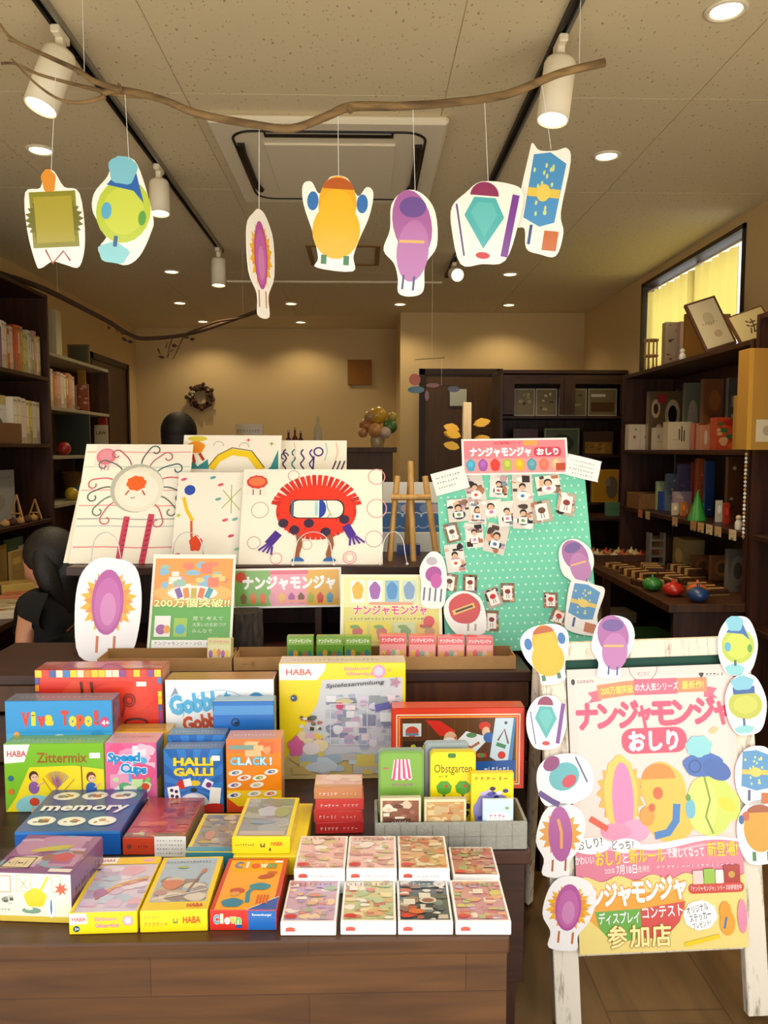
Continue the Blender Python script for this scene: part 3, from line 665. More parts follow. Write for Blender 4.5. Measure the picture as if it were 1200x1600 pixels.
def a_white(k):
    def f(A):
        A.rect(0, 0, 1, 1, '#f4f0ea'); A.rect(.03, .03, .97, .97, WH[k][0]); A.mosaic(.03, .03, .97, .97, WH[k], 70, 40+k, .12)
        A.scribble(.1, .9, .86, 8, .07, '#8a6a70' if k != 2 else '#b8c0bc', k, ); A.ell(.16, .1, .12, .06, '#cf3a34'); A.text('game', .09, .08, .05, '#f6e6dc', .02, fit=.14) if 0 else None
        if k == 2: A.ell(.58, .46, .17, .1, '#cfc4b0'); A.ell(.58, .46, .12, .07, '#8a5a48'); A.ell(.35, .2, .16, .08, '#d06a3a')
    return f
def f_white(k):
    def f(A): A.rect(0, 0, 1, 1, '#fbf9f6'); A.ell(.17, .5, .09, .035, '#dc5a4a'); A.rect(.08, .3, .26, .42, '#c84a40'); A.scribble(.34, .85, .4, 12, .2, '#c9bcc4', k)
    return f
WG = 'small white card game boxes laid out in two rows'
wl = ['small white card box with lilac picture, left end of the nearest row', 'small white card box with green-beige picture, second in the nearest row', 'small white card box with dark grey picture and orange food', 'small white card box with pink and yellow picture, nearest right corner',
      'small white card box with pale pink picture, upper left of the raised row', 'small white card box with pink and cream picture, middle of the raised row', 'small white card box with orange-brown picture, right of the raised row', 'small white card box with red-brown picture lying lower behind the right corner']
fr = [((438, 1441), (525, 1441), (461, 1375)), ((532, 1440), (619, 1440), (540, 1375)), ((622, 1440), (708, 1440), (623, 1375)), ((712, 1440), (799, 1440), (704, 1375))]
for k, (a, b_, c_) in enumerate(fr): lay('card_game_box', wl[k], a, b_, c_, T1, .025, '#f6f3ee', a_white(k), f_white(k), mat='gloss', group=WG, cat='card game')
rr = [((459, 1358), (539, 1358), (476, 1306)), ((541, 1358), (620, 1358), (549, 1306)), ((623, 1358), (703, 1358), (622, 1306))]
for k, (a, b_, c_) in enumerate(rr):
    o = lay('card_game_box', wl[4+k], a, b_, c_, T1+.0252, .025, '#f6f3ee', a_white(4+k), f_white(4+k), group=WG, cat='card game')
    c = bpy.data.objects.new('card_game_box', o.data); COL.objects.link(c); c.location = (o.location.x+.002, o.location.y+.002, T1); c.rotation_euler = o.rotation_euler
    tag(c, 'white card box lying underneath the %s one' % ['pale pink', 'pink-and-cream', 'orange-brown'][k], 'card game', WG)
lay('card_game_box', wl[7], (708, 1368), (781, 1368), (698, 1323), T1, .025, '#f6f3ee', a_white(7), f_white(7), group=WG, cat='card game')
# --- stack of red boxes
for k in range(4):
    z = T1+.0005+k*.0265; p0, p1 = 490, 568
    cc = ['#cf2f2c', '#dc4340', '#dc4542', '#cf8a5a'][k]
    def fs_(A, k=k): A.rect(0, 0, 1, 1, ['#c82a28', '#d8403c', '#d8403c', '#cf9460'][k]); A.text('みみずの', .06, .25, .5, '#f6c8c0', .03, fit=.38); A.scribble(.55, .95, .4, 5, .3, '#f2b8ac', 3+k)
    def ft_(A): A.rect(0, 0, 1, 1, '#dcb0a0'); A.mosaic(0, .2, 1, 1, ['#e4bcae', '#e8cdbc', '#d8a090', '#e2b8b4'], 16, 4, .2); A.rect(0, 0, 1, .2, '#c9905c')
    Y = 1.645; a, b_ = at(p0+random.Random(k).uniform(-3, 3), 1200, Y), at(p1, 1200, Y); w_ = .107
    mb = MB(); mb.box(-w_/2, 0, 0, w_/2, .07, .026, 'gloss', cc, b=.001); mb.art((-w_/2+.001, 0, .001), (w_-.002, 0, 0), (0, 0, .024), lambda A: (A.rect(0, 0, 1, 1, cc), A.scribble(.1, .5, .4, 5, .35, '#f6cfc8', 11+k), A.scribble(.58, .92, .4, 4, .3, '#f0b0a8', 3+k)), 'gloss')
    if k == 3: mb.art((-w_/2+.001, .001, .026), (w_-.002, 0, 0), (0, .068, 0), ft_, 'gloss')
    tag(mb.build('card_game_box', None, ((a.x+b_.x)/2, Y, z), (0, 0, [.02, -.02, .015, 0][k])), 'small flat %s card box, %s of four beside the grey tray' % (['red', 'red', 'red', 'peach'][k], ['bottom', 'second from the bottom', 'third from the bottom', 'top'][k]), 'card game', 'stack of small red card boxes')
# --- standing boxes
def a_sticks(A):
    A.rect(0, 0, 1, 1, '#7cc01c'); A.poly([(0, 0), (1, 0), (1, .62), (.7, .68), (.25, .66), (.1, .2)], '#f6e018'); A.ell(.3, .08, .2, .12, '#8fd0cf'); A.poly([(0, .72), (.2, .74), (.26, 1), (0, 1)], '#fbf8f0'); logo(A, .03, .82, .09, .19); A.text('Zittermix', .33, .73, .15, '#a05a14', .02, fit=.5)
    r = random.Random(4)
    for i in range(16): a = PI/2+(i-8)*.085; A.line([(.52+.01*(i-8), .22), (.52+math.cos(a)*.2, .22+math.sin(a)*.27*A.w/A.h)], .007, r.choice(['#8a5a9a', '#c86a3a', '#5a7ab0', '#b05a6a', '#e08a3a']))
    A.line([(.5, .22), (.38, .5)], .008, '#d2692a'); A.line([(.54, .22), (.7, .48)], .008, '#d2692a'); kid(A, .29, .38, 1.1, '#4a2416', '#8a5ca0', '#d8401c'); kid(A, .87, .36, 1.1, '#7a3a14', '#2462b0', '#2a5a9a'); A.line([(.78, .2), (.775, .68)], .01, '#8a4a1c'); A.rect(.86, .79, .97, .87, '#fdfdf8')
    for y, c in ((.5, '#2f6a8a'), (.3, '#e0702a')): A.ell(.06, y, .028, .03, c)
sbox('game_box', 'green and yellow stick game box with two children and a bundle of sticks', -2, 157, 1162, 1.765, T1, .055, '#74b81c', a_sticks, lambda A: (A.rect(0, 0, 1, 1, '#8cb83c'), A.scribble(.05, .9, .4, 18, .3, '#c8d8a0', 1)), lambda A: A.rect(0, 0, 1, 1, '#c8cf2c'))
def a_cups(A):
    A.rect(0, 0, 1, 1, '#e86a9c'); A.mosaic(0, .3, 1, 1, ['#f2a0c0', '#ea5a8a', '#f7c4d8', '#58b0e0', '#f6e6ee'], 22, 6, .22); A.text('Speed', .06, .74, .13, '#1c96d8', .05, fit=.62, out='#fff'); A.text('Cups', .3, .58, .13, '#1c96d8', .05, fit=.5, out='#fff', rot=-.08)
    A.mosaic(0, .25, .9, .5, ['#8ccf5a', '#c8e6a0', '#e0522c', '#58b070', '#f0e8d0'], 16, 8, .12); A.ell(.78, .36, .08, .07, '#dc4a20'); A.text('Speed', .08, .1, .11, '#1c86c8', .05, fit=.5, out='#fff'); A.ell(.8, .15, .12, .07, '#f2ece4'); A.ell(.8, .15, .04, .03, '#c8305a')
sbox('game_box', 'pink party game box with light blue lettering beside the green stick box', 158, 240, 1161, 1.765, T1, .07, '#e070a0', a_cups, lambda A: (A.rect(0, 0, 1, 1, '#d8b0b8'), A.scribble(.1, .9, .5, 12, .2, '#a87a84', 2)), lambda A: (A.rect(0, 0, 1, 1, '#4a86b8'), A.rect(0, 0, .5, .45, '#e2cc4c')))
sbox('game_box', 'orange-topped game box standing behind the pink cups box', 172, 262, 1143, 1.832, T1, .055, '#d0a02c', lambda A: A.rect(0, 0, 1, 1, '#e0a838'), lambda A: (A.rect(0, 0, 1, 1, '#c89a34'), A.scribble(.1, .9, .4, 14, .25, '#8a6a20', 3)), lambda A: A.rect(0, 0, 1, 1, '#d8c84c'))
def a_hg(A):
    A.rect(0, 0, 1, 1, '#1f66b4')
    for i in range(14): a = 2*PI*i/14; A.poly([(.5, .38), (.5+1.2*math.cos(a), .38+1.2*math.sin(a)), (.5+1.2*math.cos(a+.22), .38+1.2*math.sin(a+.22))], '#2f7fcb')
    A.text('HALLI', .5, .75, .12, '#f3dc3a', .05, fit=.66, align='c', out='#7a5a1c', ow=.03); A.text('GALLI', .5, .59, .12, '#f3dc3a', .05, fit=.66, align='c', out='#7a5a1c', ow=.03)
    A.ell(.5, .14, .26, .2, '#c7ccd4'); A.ell(.46, .22, .13, .09, '#e6e9ee'); A.ell(.5, .36, .06, .04, '#23262c'); A.ell(.3, .45, .09, .08, '#d22c20'); A.ell(.52, .47, .1, .05, '#e6cc30'); A.rect(.33, .42, .46, .54, '#f4f4ec', .2)
    A.rect(.06, .2, .26, .42, '#fbfbf6', .15); A.rect(.77, .12, .96, .4, '#f6f4ea', -.1); A.rect(.66, .38, .82, .52, '#f6f2f4', -.5)
    for (x, y) in ((.12, .36), (.2, .34), (.13, .27), (.21, .26)): A.ell(x, y, .03, .03, '#3a1c4a')
    A.ell(.76, .44, .05, .05, '#7a2a7c'); A.ell(.85, .06, .22, .1, '#c8281c'); A.ell(.15, .04, .1, .06, '#2f8a3a'); A.rect(.82, .82, .96, .9, '#f4f4f0')
sbox('game_box', 'blue card game box with yellow capital letters, a bell and fruit', 251, 345, 1170, 1.75, T1, .046, '#3a6aa4', a_hg, lambda A: (A.rect(0, 0, 1, 1, '#76829a'), A.scribble(.1, .9, .4, 14, .3, '#b0b8c8', 4)), lambda A: A.rect(0, 0, 1, 1, '#4a74a4'))
sbox('game_box', 'same kind of blue box half hidden behind the one with the bell', 258, 350, 1148, 1.798, T1, .046, '#4a6a98', a_hg, lambda A: (A.rect(0, 0, 1, 1, '#7c8698'), A.scribble(.1, .9, .4, 14, .3, '#b8bcc8', 5)), lambda A: A.rect(0, 0, 1, 1, '#4a6c98'))
def a_clack(A):
    A.rect(0, 0, 1, 1, '#f08a18'); A.rect(0, 0, 1, .3, '#f4cf1c'); A.poly([(0, 0), (1, 0), (1, .1), (.2, .08), (0, .2)], '#e0481c'); A.rect(0, .82, 1, 1, '#ee7a3c'); A.mosaic(.3, .75, 1, 1, ['#f6a070', '#f2c08a', '#e86a3a'], 12, 5, .16)
    rtext(A, 'CLACK!', .06, .66, .1, .82, ['#8ad0e6', '#bfe4ec', '#e8f4f4', '#8ad0e6', '#bfe4ec', '#e8f4f4'], .05, '#3a8ab0'); A.rect(.04, .87, .5, .93, '#7fa090')
    for (x, y, c) in ((.16, .55, '#4a7ab0'), (.32, .48, '#c84a3a'), (.6, .48, '#7aa04a'), (.82, .56, '#4a6ab0'), (.14, .38, '#5a5ab0'), (.55, .38, '#b0b8b0'), (.13, .24, '#2f4a7a'), (.5, .26, '#9ab0a0'), (.8, .26, '#c85a5a')): A.ell(x, y, .13, .055, '#f0ece2', rot=.15); A.ell(x, y, .07, .03, c, rot=.15); A.ell(x+.02, y, .03, .015, '#e8d080')
sbox('game_box', 'orange game box with white discs, right of the blue bell box', 350, 438, 1155, 1.75, T1, .06, '#e88a2c', a_clack, lambda A: (A.rect(0, 0, 1, 1, '#d89a80'), A.scribble(.1, .9, .4, 12, .3, '#f0d0c0', 6)), lambda A: A.rect(0, 0, 1, 1, '#d8b89a'))
def a_mice(A):
    A.rect(0, 0, 1, 1, '#1b93d4'); A.rect(0, .45, 1, .68, '#3aa6de'); A.ell(.5, .6, .5, .05, '#a8d8f0'); A.ell(.16, .5, .26, .12, '#f0a828', wob=.05); A.ell(.7, .48, .35, .13, '#e0b850', wob=.05); A.ell(.45, .5, .3, .08, '#8fbf5a'); A.ell(.5, .64, .07, .03, '#e8f4fa')
    s = 'Viva Topo!'; pal = ['#e8382c', '#f2d22c', '#e8382c', '#f2d22c', '#fff', '#e8382c', '#f2d22c', '#e8562c', '#f2d22c', '#e8382c']; rtext(A, s, .15, .76, .13, .74, pal, .07, None, .012)
    A.ell(.93, .79, .045, .05, '#d83a78'); A.text('4+', .905, .76, .05, '#fff', .03)
    for (x, y) in ((.1, .6), (.78, .55), (.94, .55)): A.ell(x, y, .035, .06, '#e88a2c'); A.ell(x, y+.07, .028, .03, '#f0a040')
    A.ell(.86, .66, .06, .05, '#1c8ac8'); A.rect(0, 0, 1, .36, '#b8a050')
sbox('game_box', 'sky blue family game box with red and yellow letters behind the green stick box', 3, 172, 1095, 1.82, T1, .06, '#2a8ac0', a_mice, lambda A: (A.rect(0, 0, 1, 1, '#7a7c8c'), A.scribble(.1, .9, .4, 16, .3, '#a8a8b4', 7)), lambda A: (A.rect(0, 0, 1, 1, '#7a5a68'), A.mosaic(0, 0, 1, 1, ['#8a5a60', '#5a6a8a', '#9a6a60', '#4a5a7a'], 30, 3, .4)))
def a_croc(A):
    A.rect(0, 0, 1, 1, '#e2321e'); A.mosaic(.05, .05, .95, .9, ['#e83c24', '#d42c1c', '#ec4a2c', '#dc3420'], 18, 7, .25); r = random.Random(3); P_ = ['#f4d21c', '#2b7fc0', '#e83a20', '#f4ca1c', '#f08a1c', '#3a5aa0', '#8a3a8a', '#e8e0c0']
    for i in range(18): A.rect(i/18, .94, (i+.92)/18, 1, P_[r.randint(0, 7)])
    for i in range(16): A.rect(0, i/17, .03, (i+.9)/17, P_[r.randint(0, 7)]); A.rect(.97, i/17, 1, (i+.9)/17, P_[r.randint(0, 7)])
    for (x, y) in ((.36, .84), (.44, .84)): A.line([(x, .9), (x+.01, .8), (x+.03, .78)], .02, '#5a1c14')
    A.ring(.74, .74, .045, .05, .012, '#8a2018'); A.ring(.74, .74, .025, .03, .01, '#8a2018'); A.line([(.68, .6), (.7, .68), (.72, .8)], .02, '#9a2a1c'); A.ring(.79, .56, .08, .02, .016, '#4a1410', 16, 0, PI); A.line([(.7, .56), (.72, .5), (.86, .49), (.88, .56)], .015, '#6a1a12'); A.rect(.8, .86, .88, .9, '#f4eee0'); A.ell(.6, .6, .06, .03, '#b82c1c')
sbox('game_box', 'large red game box with a rim of coloured blocks at the back left', 52, 252, 1046, 1.90, T1, .075, '#c83a28', a_croc, lambda A: (A.rect(0, 0, 1, 1, '#b0605c'), A.mosaic(0, 0, 1, 1, ['#b8686a', '#a05a80', '#c08a8a', '#b85a4c'], 30, 8, .12)), lambda A: A.rect(0, 0, 1, 1, '#c89a80'))
def a_gob(A):
    A.rect(0, 0, 1, 1, '#f6f6f2'); A.ring(.5, .55, .36, .36, .01, '#a8c8d8', 20, .3, PI-.3); A.poly([(.04, .84), (.13, .84), (.09, .94)], '#8a9ab0'); A.ring(.1, .78, .08, .04, .01, '#b8c8d8', 12, 0, PI)
    A.text('Gobblet', .05, .68, .17, '#58b2e0', .06, fit=.56, rot=.12, out='#d8eef8', ow=.03); A.text('Gobblers', .17, .52, .13, '#e0603a', .05, fit=.5, rot=.16, out='#fae8e0', ow=.03)
    A.ell(.4, .38, .12, .05, '#d06a2c'); A.ell(.84, .72, .14, .16, '#4a9ac4', wob=.05); A.ell(.82, .74, .07, .06, '#d8c05a'); A.ell(.12, .35, .1, .12, '#3a9ab4')
sbox('game_box', 'white stacking game box with blue and orange-red lettering under the cardboard tray', 256, 427, 1062, 1.90, T1, .07, '#ece8de', a_gob, lambda A: A.rect(0, 0, 1, 1, '#b07a4a'), lambda A: A.rect(0, 0, 1, 1, '#5a4030'))
sbox('game_box', 'plain bright blue box with a dark round mark in front of the white stacking game', 331, 427, 1096, 1.848, T1, .045, '#1868b4', lambda A: (A.rect(0, 0, 1, 1, '#1a70c4'), A.rect(.0, .86, 1, .96, '#4a94d4'), A.ring(.36, .78, .06, .06, .03, '#123c6c'), A.ell(.38, .77, .05, .03, '#16304c'), A.rect(.0, .6, .66, .68, '#3c86c8')), lambda A: A.rect(0, 0, 1, 1, '#8aa8bc'), lambda A: A.rect(0, 0, 1, 1, '#1c5a9a'))
def a_einh(A):
    A.rect(0, 0, 1, 1, '#f8dc10'); A.poly([(0, .86), (.3, .86), (.36, .94), (.37, 1), (0, 1)], '#fdf8ee'); logo(A, .055, .905, .052, .2, '#dd4a40')
    A.text('Einhorn', .52, .94, .03, '#e88a9a', .03, fit=.2, rot=.03); A.text('Glitzerglück', .53, .9, .03, '#e88a9a', .03, fit=.22, rot=-.02); A.ell(.79, .93, .055, .055, '#e8a0c0'); A.ell(.79, .93, .035, .035, '#d0cfe0'); A.text('3+', .86, .93, .025, '#f0a05a', .03)
    A.poly([(.34, .86), (.98, .88), (.98, 0), (.0, 0), (.08, .25), (.22, .5), (.3, .66)], '#cfd2d6'); A.poly([(.0, 0), (.95, 0), (.95, .2), (.05, .2)], '#d6c27a'); A.mosaic(.36, .24, .96, .74, ['#bcc4cc', '#a8b0c4', '#e0e0e4', '#c4a8c0', '#9aa4a8', '#d8cfe0', '#e8d8dc', '#8a8fa8'], 90, 2, .055); A.mosaic(.12, .22, .4, .42, ['#e8b8c8', '#f0e0b0', '#d0d4d4', '#c88aa8', '#ecd05a'], 22, 6, .055); A.mosaic(.15, .42, .34, .56, ['#3a4440', '#e8e4d8', '#b86a5a', '#d8d4c8', '#57605a'], 26, 12, .022)
    A.mosaic(.08, .03, .95, .24, ['#b8d0dc', '#e0cf6a', '#c8c4bc', '#d4b86a', '#cfdde4', '#a8c0cc'], 34, 13, .09)
    A.text('Spielesammlung', .37, .795, .035, '#4a4650', .015, fit=.46, rot=.07, shear=.25); A.ell(.115, .71, .026, .026, '#2a5078'); A.text('3+', .1, .705, .014, '#fff', .03); A.star(.92, .84, .05, .02, 5, '#b88aa0'); A.ell(.13, .29, .06, .08, '#e06aa0', wob=.15); A.ell(.25, .27, .07, .05, '#ece4e0')
    A.ell(.52, .68, .07, .02, '#c8c090'); A.rect(.76, .6, .88, .66, '#6a6ab0', .2); A.rect(.8, .5, .95, .58, '#e8f0f0'); A.ell(.48, .64, .03, .03, '#c83a6a'); A.frame(.4, .3, .7, .66, .002, '#e0e4ea')
sbox('game_box', 'tall yellow game collection box with a collage of pale pieces', 435, 634, 1036, 1.93, T1, .07, '#efd618', a_einh, lambda A: (A.rect(0, 0, 1, 1, '#d8cfc0'), A.scribble(.1, .8, .4, 20, .3, '#a89a8a', 7)), lambda A: A.rect(0, 0, 1, 1, '#e8d24c'))
def a_gnome(A):
    A.rect(0, 0, 1, 1, '#e03a1c'); A.frame(.03, .05, .97, .93, .003, '#f4e8c0'); A.frame(.05, .08, .95, .9, .002, '#f0d040'); A.rect(.065, .12, .935, .88, '#5a3418')
    for i in range(9): A.rect(.07+i*.1, .12, .075+i*.1, .88, '#7a4a24')
    A.rect(.08, .66, .22, .82, '#d8dcd4'); A.ell(.15, .72, .05, .04, '#c84a3a'); A.rect(.1, .67, .2, .7, '#6a8aa0'); A.rect(.08, .46, .5, .6, '#3a2414'); A.ell(.16, .53, .02, .02, '#c8c02c'); A.ell(.25, .53, .02, .02, '#c8c02c')
    A.poly([(.25, .86), (.36, .85), (.48, .72), (.44, .68), (.36, .66)], '#d8281c'); A.ell(.44, .63, .05, .055, '#e0b08a'); A.ell(.43, .59, .05, .035, '#e8e4dc'); A.ell(.37, .54, .07, .05, '#2f7a4a'); A.ell(.48, .64, .012, .012, '#c86a4a')
    A.poly([(.44, .52), (.56, .72), (.74, .64), (.62, .44)], '#e4ecf0'); A.line([(.5, .56), (.6, .52), (.66, .58)], .02, '#b0683a'); A.ell(.6, .67, .04, .02, '#5a8a5a'); A.ell(.7, .78, .045, .035, '#d8301c'); A.ell(.71, .71, .03, .04, '#e8c0a0'); A.ell(.73, .64, .04, .04, '#3a6ab0')
    A.poly([(.74, .4), (.78, .88), (.92, .88), (.88, .36), (.82, .32)], '#cfe4f0'); A.poly([(.88, .36), (.92, .88), (.935, .88), (.91, .33)], '#4a8ac0'); A.line([(.8, .6), (.85, .74), (.88, .56)], .014, '#7a4a2a'); A.line([(.79, .56), (.86, .52)], .03, '#3a8a5a'); A.ell(.83, .42, .03, .03, '#d8281c'); A.ell(.86, .82, .012, .012, '#555')
    for (x, c) in ((.66, '#c8602a'), (.7, '#c82c1c'), (.68, '#4a8a4a')): A.ell(x, .42, .018, .018, c)
    A.poly([(.6, .12), (.935, .12), (.935, .36), (.6, .34)], '#1a5aa8'); A.scribble(.7, .9, .24, 7, .06, '#e8eef4', 2); A.rect(.065, .12, .5, .4, '#6a3a18')
sbox('game_box', 'flat red-framed game box with a gnome in a red hat, leaning behind the grey tray', 612, 822, 1106, 1.86, T1, .05, '#d2321c', a_gnome, lambda A: A.rect(0, 0, 1, 1, '#d84a30'), lambda A: A.rect(0, 0, 1, 1, '#c03020'), bev=.003)
# --- grey tray and its contents
YT = 1.567; p0, p1 = at(586, 1300, YT), at(824, 1300, YT); W = p1.x-p0.x; DT = .115; HT = .062
tr = thing('grey_tray', 'grey woven fabric tray holding small card game tins', 'tray', (p0.x+W/2, YT, T1))
mb = MB(); mb.box(-W/2, 0, 0, W/2, .006, HT, 'grey_fabric', b=.002); mb.box(-W/2, DT-.006, 0, W/2, DT, HT, 'grey_fabric', b=.002); mb.box(-W/2, .006, 0, -W/2+.006, DT-.006, HT, 'grey_fabric'); mb.box(W/2-.006, .006, 0, W/2, DT-.006, HT, 'grey_fabric'); mb.box(-W/2+.006, .006, 0, W/2-.006, DT-.006, .005, 'grey_fabric'); bk_ = mb.build('basket', tr)
mb = MB()
for i in range(9): mb.box(-W/2+.02+i*.034, -.0006, .004, -W/2+.021+i*.034, 0, HT-.004, 'pipe_grey')
mb.box(-W/2+.004, -.0006, .03, W/2-.004, 0, .031, 'pipe_grey'); mb.build('seam', bk_)
ZB = T1+.0052
def tin(A):
    A.rrect(0, 0, 1, 1, .06, '#6c9a3c'); A.rrect(.04, .03, .96, .97, .05, '#7cab45'); A.poly([(.28, .68), (.74, .68), (.68, .9), (.34, .9)], '#f2dfe0')
    for i in range(4): A.poly([(.3+i*.12, .68), (.36+i*.12, .68), (.4+i*.08, .9), (.36+i*.08, .9)], '#d0487a')
    for i in range(6): A.ell(.31+i*.077, .68, .04, .035, ['#d0487a', '#f6ecec'][i % 2], a0=PI, a1=2*PI)
    A.scribble(.3, .76, .6, 8, .05, '#b0409a', 3); A.ell(.46, .42, .1, .13, '#a8c08c', wob=.1); A.ell(.46, .44, .06, .07, '#dfe0cc'); A.ell(.82, .33, .11, .12, '#7a4428'); A.ell(.82, .34, .06, .06, '#d8a880'); A.ell(.16, .8, .07, .02, '#b06a5a')
def obst(A):
    A.rrect(0, 0, 1, 1, .06, '#f4da12'); A.text('Obstgarten', .5, .76, .1, '#4a2c12', .0, fit=.84, align='c'); A.rrect(.38, .93, .56, .985, .02, '#3a7a2c'); A.scribble(.18, .4, .71, 3, .03, '#5a4a1c', 2)
    for x in (.3, .72): A.line([(x, .38), (x, .5)], .05, '#7a4a1c'); A.ell(x, .58, .17, .16, '#4f9a2c', wob=.06, lob=7); A.ell(x+.05, .6, .04, .03, '#c83a1c')
    A.line([(.05, .42), (.95, .42)], .014, '#a8761c')
    for i in range(7): A.line([(.1+i*.14, .37), (.1+i*.14, .45)], .014, '#a8761c')
    A.ell(.66, .27, .2, .13, '#1c1c1c', wob=.08); A.ell(.82, .36, .08, .07, '#1c1c1c'); A.poly([(.88, .38), (.98, .35), (.88, .33)], '#e8a01c'); A.ell(.28, .25, .14, .11, '#e08a2c', wob=.06); A.ell(.14, .28, .07, .07, '#e8a84c')
def bee(A):
    A.rect(0, 0, 1, 1, '#f4d418'); A.scribble(.08, .92, .92, 6, .06, '#a8641c', 3); A.ell(.5, .44, .46, .48, '#8a86c4', wob=.04, lob=9); r = random.Random(2)
    for i in range(16): A.ell(r.uniform(.15, .85), r.uniform(.1, .78), .07, .05, r.choice(['#3c3470', '#5a52a0', '#d8d4e8', '#b8b4dc', '#2c2450']))
sbox('game_tin', 'green game tin with a pink striped awning picture in the grey tray', 591, 664, 1172, 1.613, ZB, .022, '#8a9a8c', tin, mat='film', bev=.006)
sbox('game_tin', 'grey-rimmed tin standing behind the yellow orchard tin in the grey tray', 664, 734, 1160, 1.64, ZB, .02, '#9aa8ac', lambda A: (A.rrect(0, 0, 1, 1, .06, '#9ba9ae'), A.rrect(.06, .04, .94, .95, .05, '#87959c')), mat='film', bev=.006)
sbox('game_tin', 'yellow orchard game tin with two trees and a black raven in the grey tray', 673, 746, 1174, 1.613, ZB, .022, '#d8c020', obst, mat='film', bev=.006)
sbox('game_box', 'small yellow card game box with a round purple picture in the grey tray', 738, 806, 1208, 1.594, ZB, .016, '#e8cc1c', bee, mat='gloss')
def cards(A): A.rect(0, 0, 1, 1, '#e8d8b8'); A.rect(.04, .04, .96, .96, '#8a5a44'); A.mosaic(.04, .04, .96, .96, ['#a8705a', '#d8c0a4', '#6a4030', '#c89078', '#ecdcc4', '#8a4a38'], 44, 7, .12); A.rect(.25, .42, .75, .58, '#5a3a30'); A.scribble(.28, .72, .5, 7, .07, '#e8dccc', 4)
def cards2(A): A.rect(0, 0, 1, 1, '#ead9b0'); A.rect(.04, .04, .96, .96, '#c89a60'); A.mosaic(.04, .04, .96, .96, ['#d8844a', '#b8a070', '#e8c890', '#a8684a', '#c8b080', '#dc6a3c'], 44, 17, .12); A.scribble(.28, .72, .5, 7, .07, '#7a4a30', 4)
sbox('card_game_box', 'low brown card box with a rust-coloured picture, left front in the grey tray', 594, 659, 1247, 1.578, ZB, .014, '#e0cfae', cards, cat='card game')
sbox('card_game_box', 'low card box with an orange and tan picture, middle front in the grey tray', 664, 731, 1249, 1.577, ZB, .014, '#e0cfae', cards2, cat='card game')
sbox('card_game_box', 'small pale blue card box with pink lettering, right front in the grey tray', 757, 806, 1249, 1.576, ZB, .008, '#cfe4ea', lambda A: (A.rect(0, 0, 1, 1, '#c8e2ea'), A.ell(.52, .55, .42, .3, '#f6f6f2', wob=.05, lob=8), A.scribble(.22, .8, .62, 4, .12, '#e0688a', 3), A.scribble(.16, .86, .44, 5, .12, '#d84a6a', 4), A.ell(.15, .15, .1, .07, '#c87a5a'), A.ell(.8, .82, .07, .05, '#7ab05a')), cat='card game')

# ================================================================= CARDBOARD TRAYS ON THE STEP SHELF
def tray(x0px, x1px, Y, D, H, label):
    a, b_ = at(x0px, 1040, Y), at(x1px, 1040, Y); W = b_.x-a.x; t = thing('cardboard_tray', label, 'cardboard tray', ((a.x+b_.x)/2, Y, T2), group='shallow cardboard trays on the step shelf')
    mb = MB(); mb.box(-W/2, 0, 0, W/2, .003, H, 'kraft'); mb.box(-W/2, D-.003, 0, W/2, D, H+.006, 'kraft_dark'); mb.box(-W/2, .003, 0, -W/2+.003, D-.003, H, 'kraft'); mb.box(W/2-.003, .003, 0, W/2, D-.003, H, 'kraft'); mb.box(-W/2+.003, .003, 0, W/2-.003, D-.003, .003, 'kraft_dark'); mb.build('box_wall', t); return t, a.x, b_.x
tray(152, 362, 2.07, .09, .036, 'shallow cardboard tray behind the red block-rimmed box, left end')
tt, _, _ = tray(365, 600, 2.075, .09, .036, 'shallow cardboard tray in the middle with a small stamp on its front')
mb = MB(); mb.box(-.16, -.0006, .012, -.148, 0, .024, 'kraft_dark'); mb.box(-.185, -.0006, .016, -.165, 0, .019, 'kraft_dark'); mb.build('stamp', tt)
tray(603, 806, 2.07, .09, .036, 'shallow cardboard tray at right holding pink card packs')
def pack(px0, px1, pyt, Y, z0, pal, label, group, rot=(0, 0, 0), seed=1, d=.03):
    def f(A):
        A.rect(0, 0, 1, 1, pal[0]); A.rect(0, .72, 1, 1, pal[1]); A.text('ナンジャモンジャ', .5, .8, .12, pal[2], .05, fit=.86, align='c')
        r = random.Random(seed)
        for i in range(5): A.ell(.14+i*.18, .35+r.uniform(-.05, .05), .09, .17, pal[3+i % (len(pal)-3)], wob=.06)
    return sbox('card_pack', label, px0, px1, pyt, Y, z0, d, pal[0], f, lambda A: A.rect(0, 0, 1, 1, pal[1]), None, 'gloss', 0, 0, group, cat='card game')
ZT = T2+.0032
gl = ['left', 'middle', 'right']
for k, x in enumerate((448, 494, 538)): pack(x, x+42, 995, 2.11, ZT, ['#5f9a34', '#86b455', '#e8f0d8', '#3f7a8a', '#d09a3c', '#3f7a3a', '#a86a4a'], 'green card pack, %s of the three green ones in the tray' % gl[k], 'card packs in the cardboard trays', seed=k)
pl = ['left end', 'second from left', 'third from left', 'right end']
for k, x in enumerate((593, 639, 684, 729)): pack(x, x+42, 993+k, 2.105, ZT, ['#f0a0a0', '#e8606c', '#fbe8e4', '#f0c060', '#e87a8a', '#9ac0a0', '#f0d0b0'], 'pink card pack in the right cardboard tray, %s' % pl[k], 'card packs in the cardboard trays', seed=k+5)
o = pack(322, 360, 998, 2.09, T2+.02, ['#d8d49a', '#c8ca84', '#d86a7a', '#9a5aa0', '#e8b82c', '#d07a3a'], 'pale green sample card pack sticking up from the left cardboard tray', None, d=.028); o.rotation_euler = (R(-8), 0, R(-6))

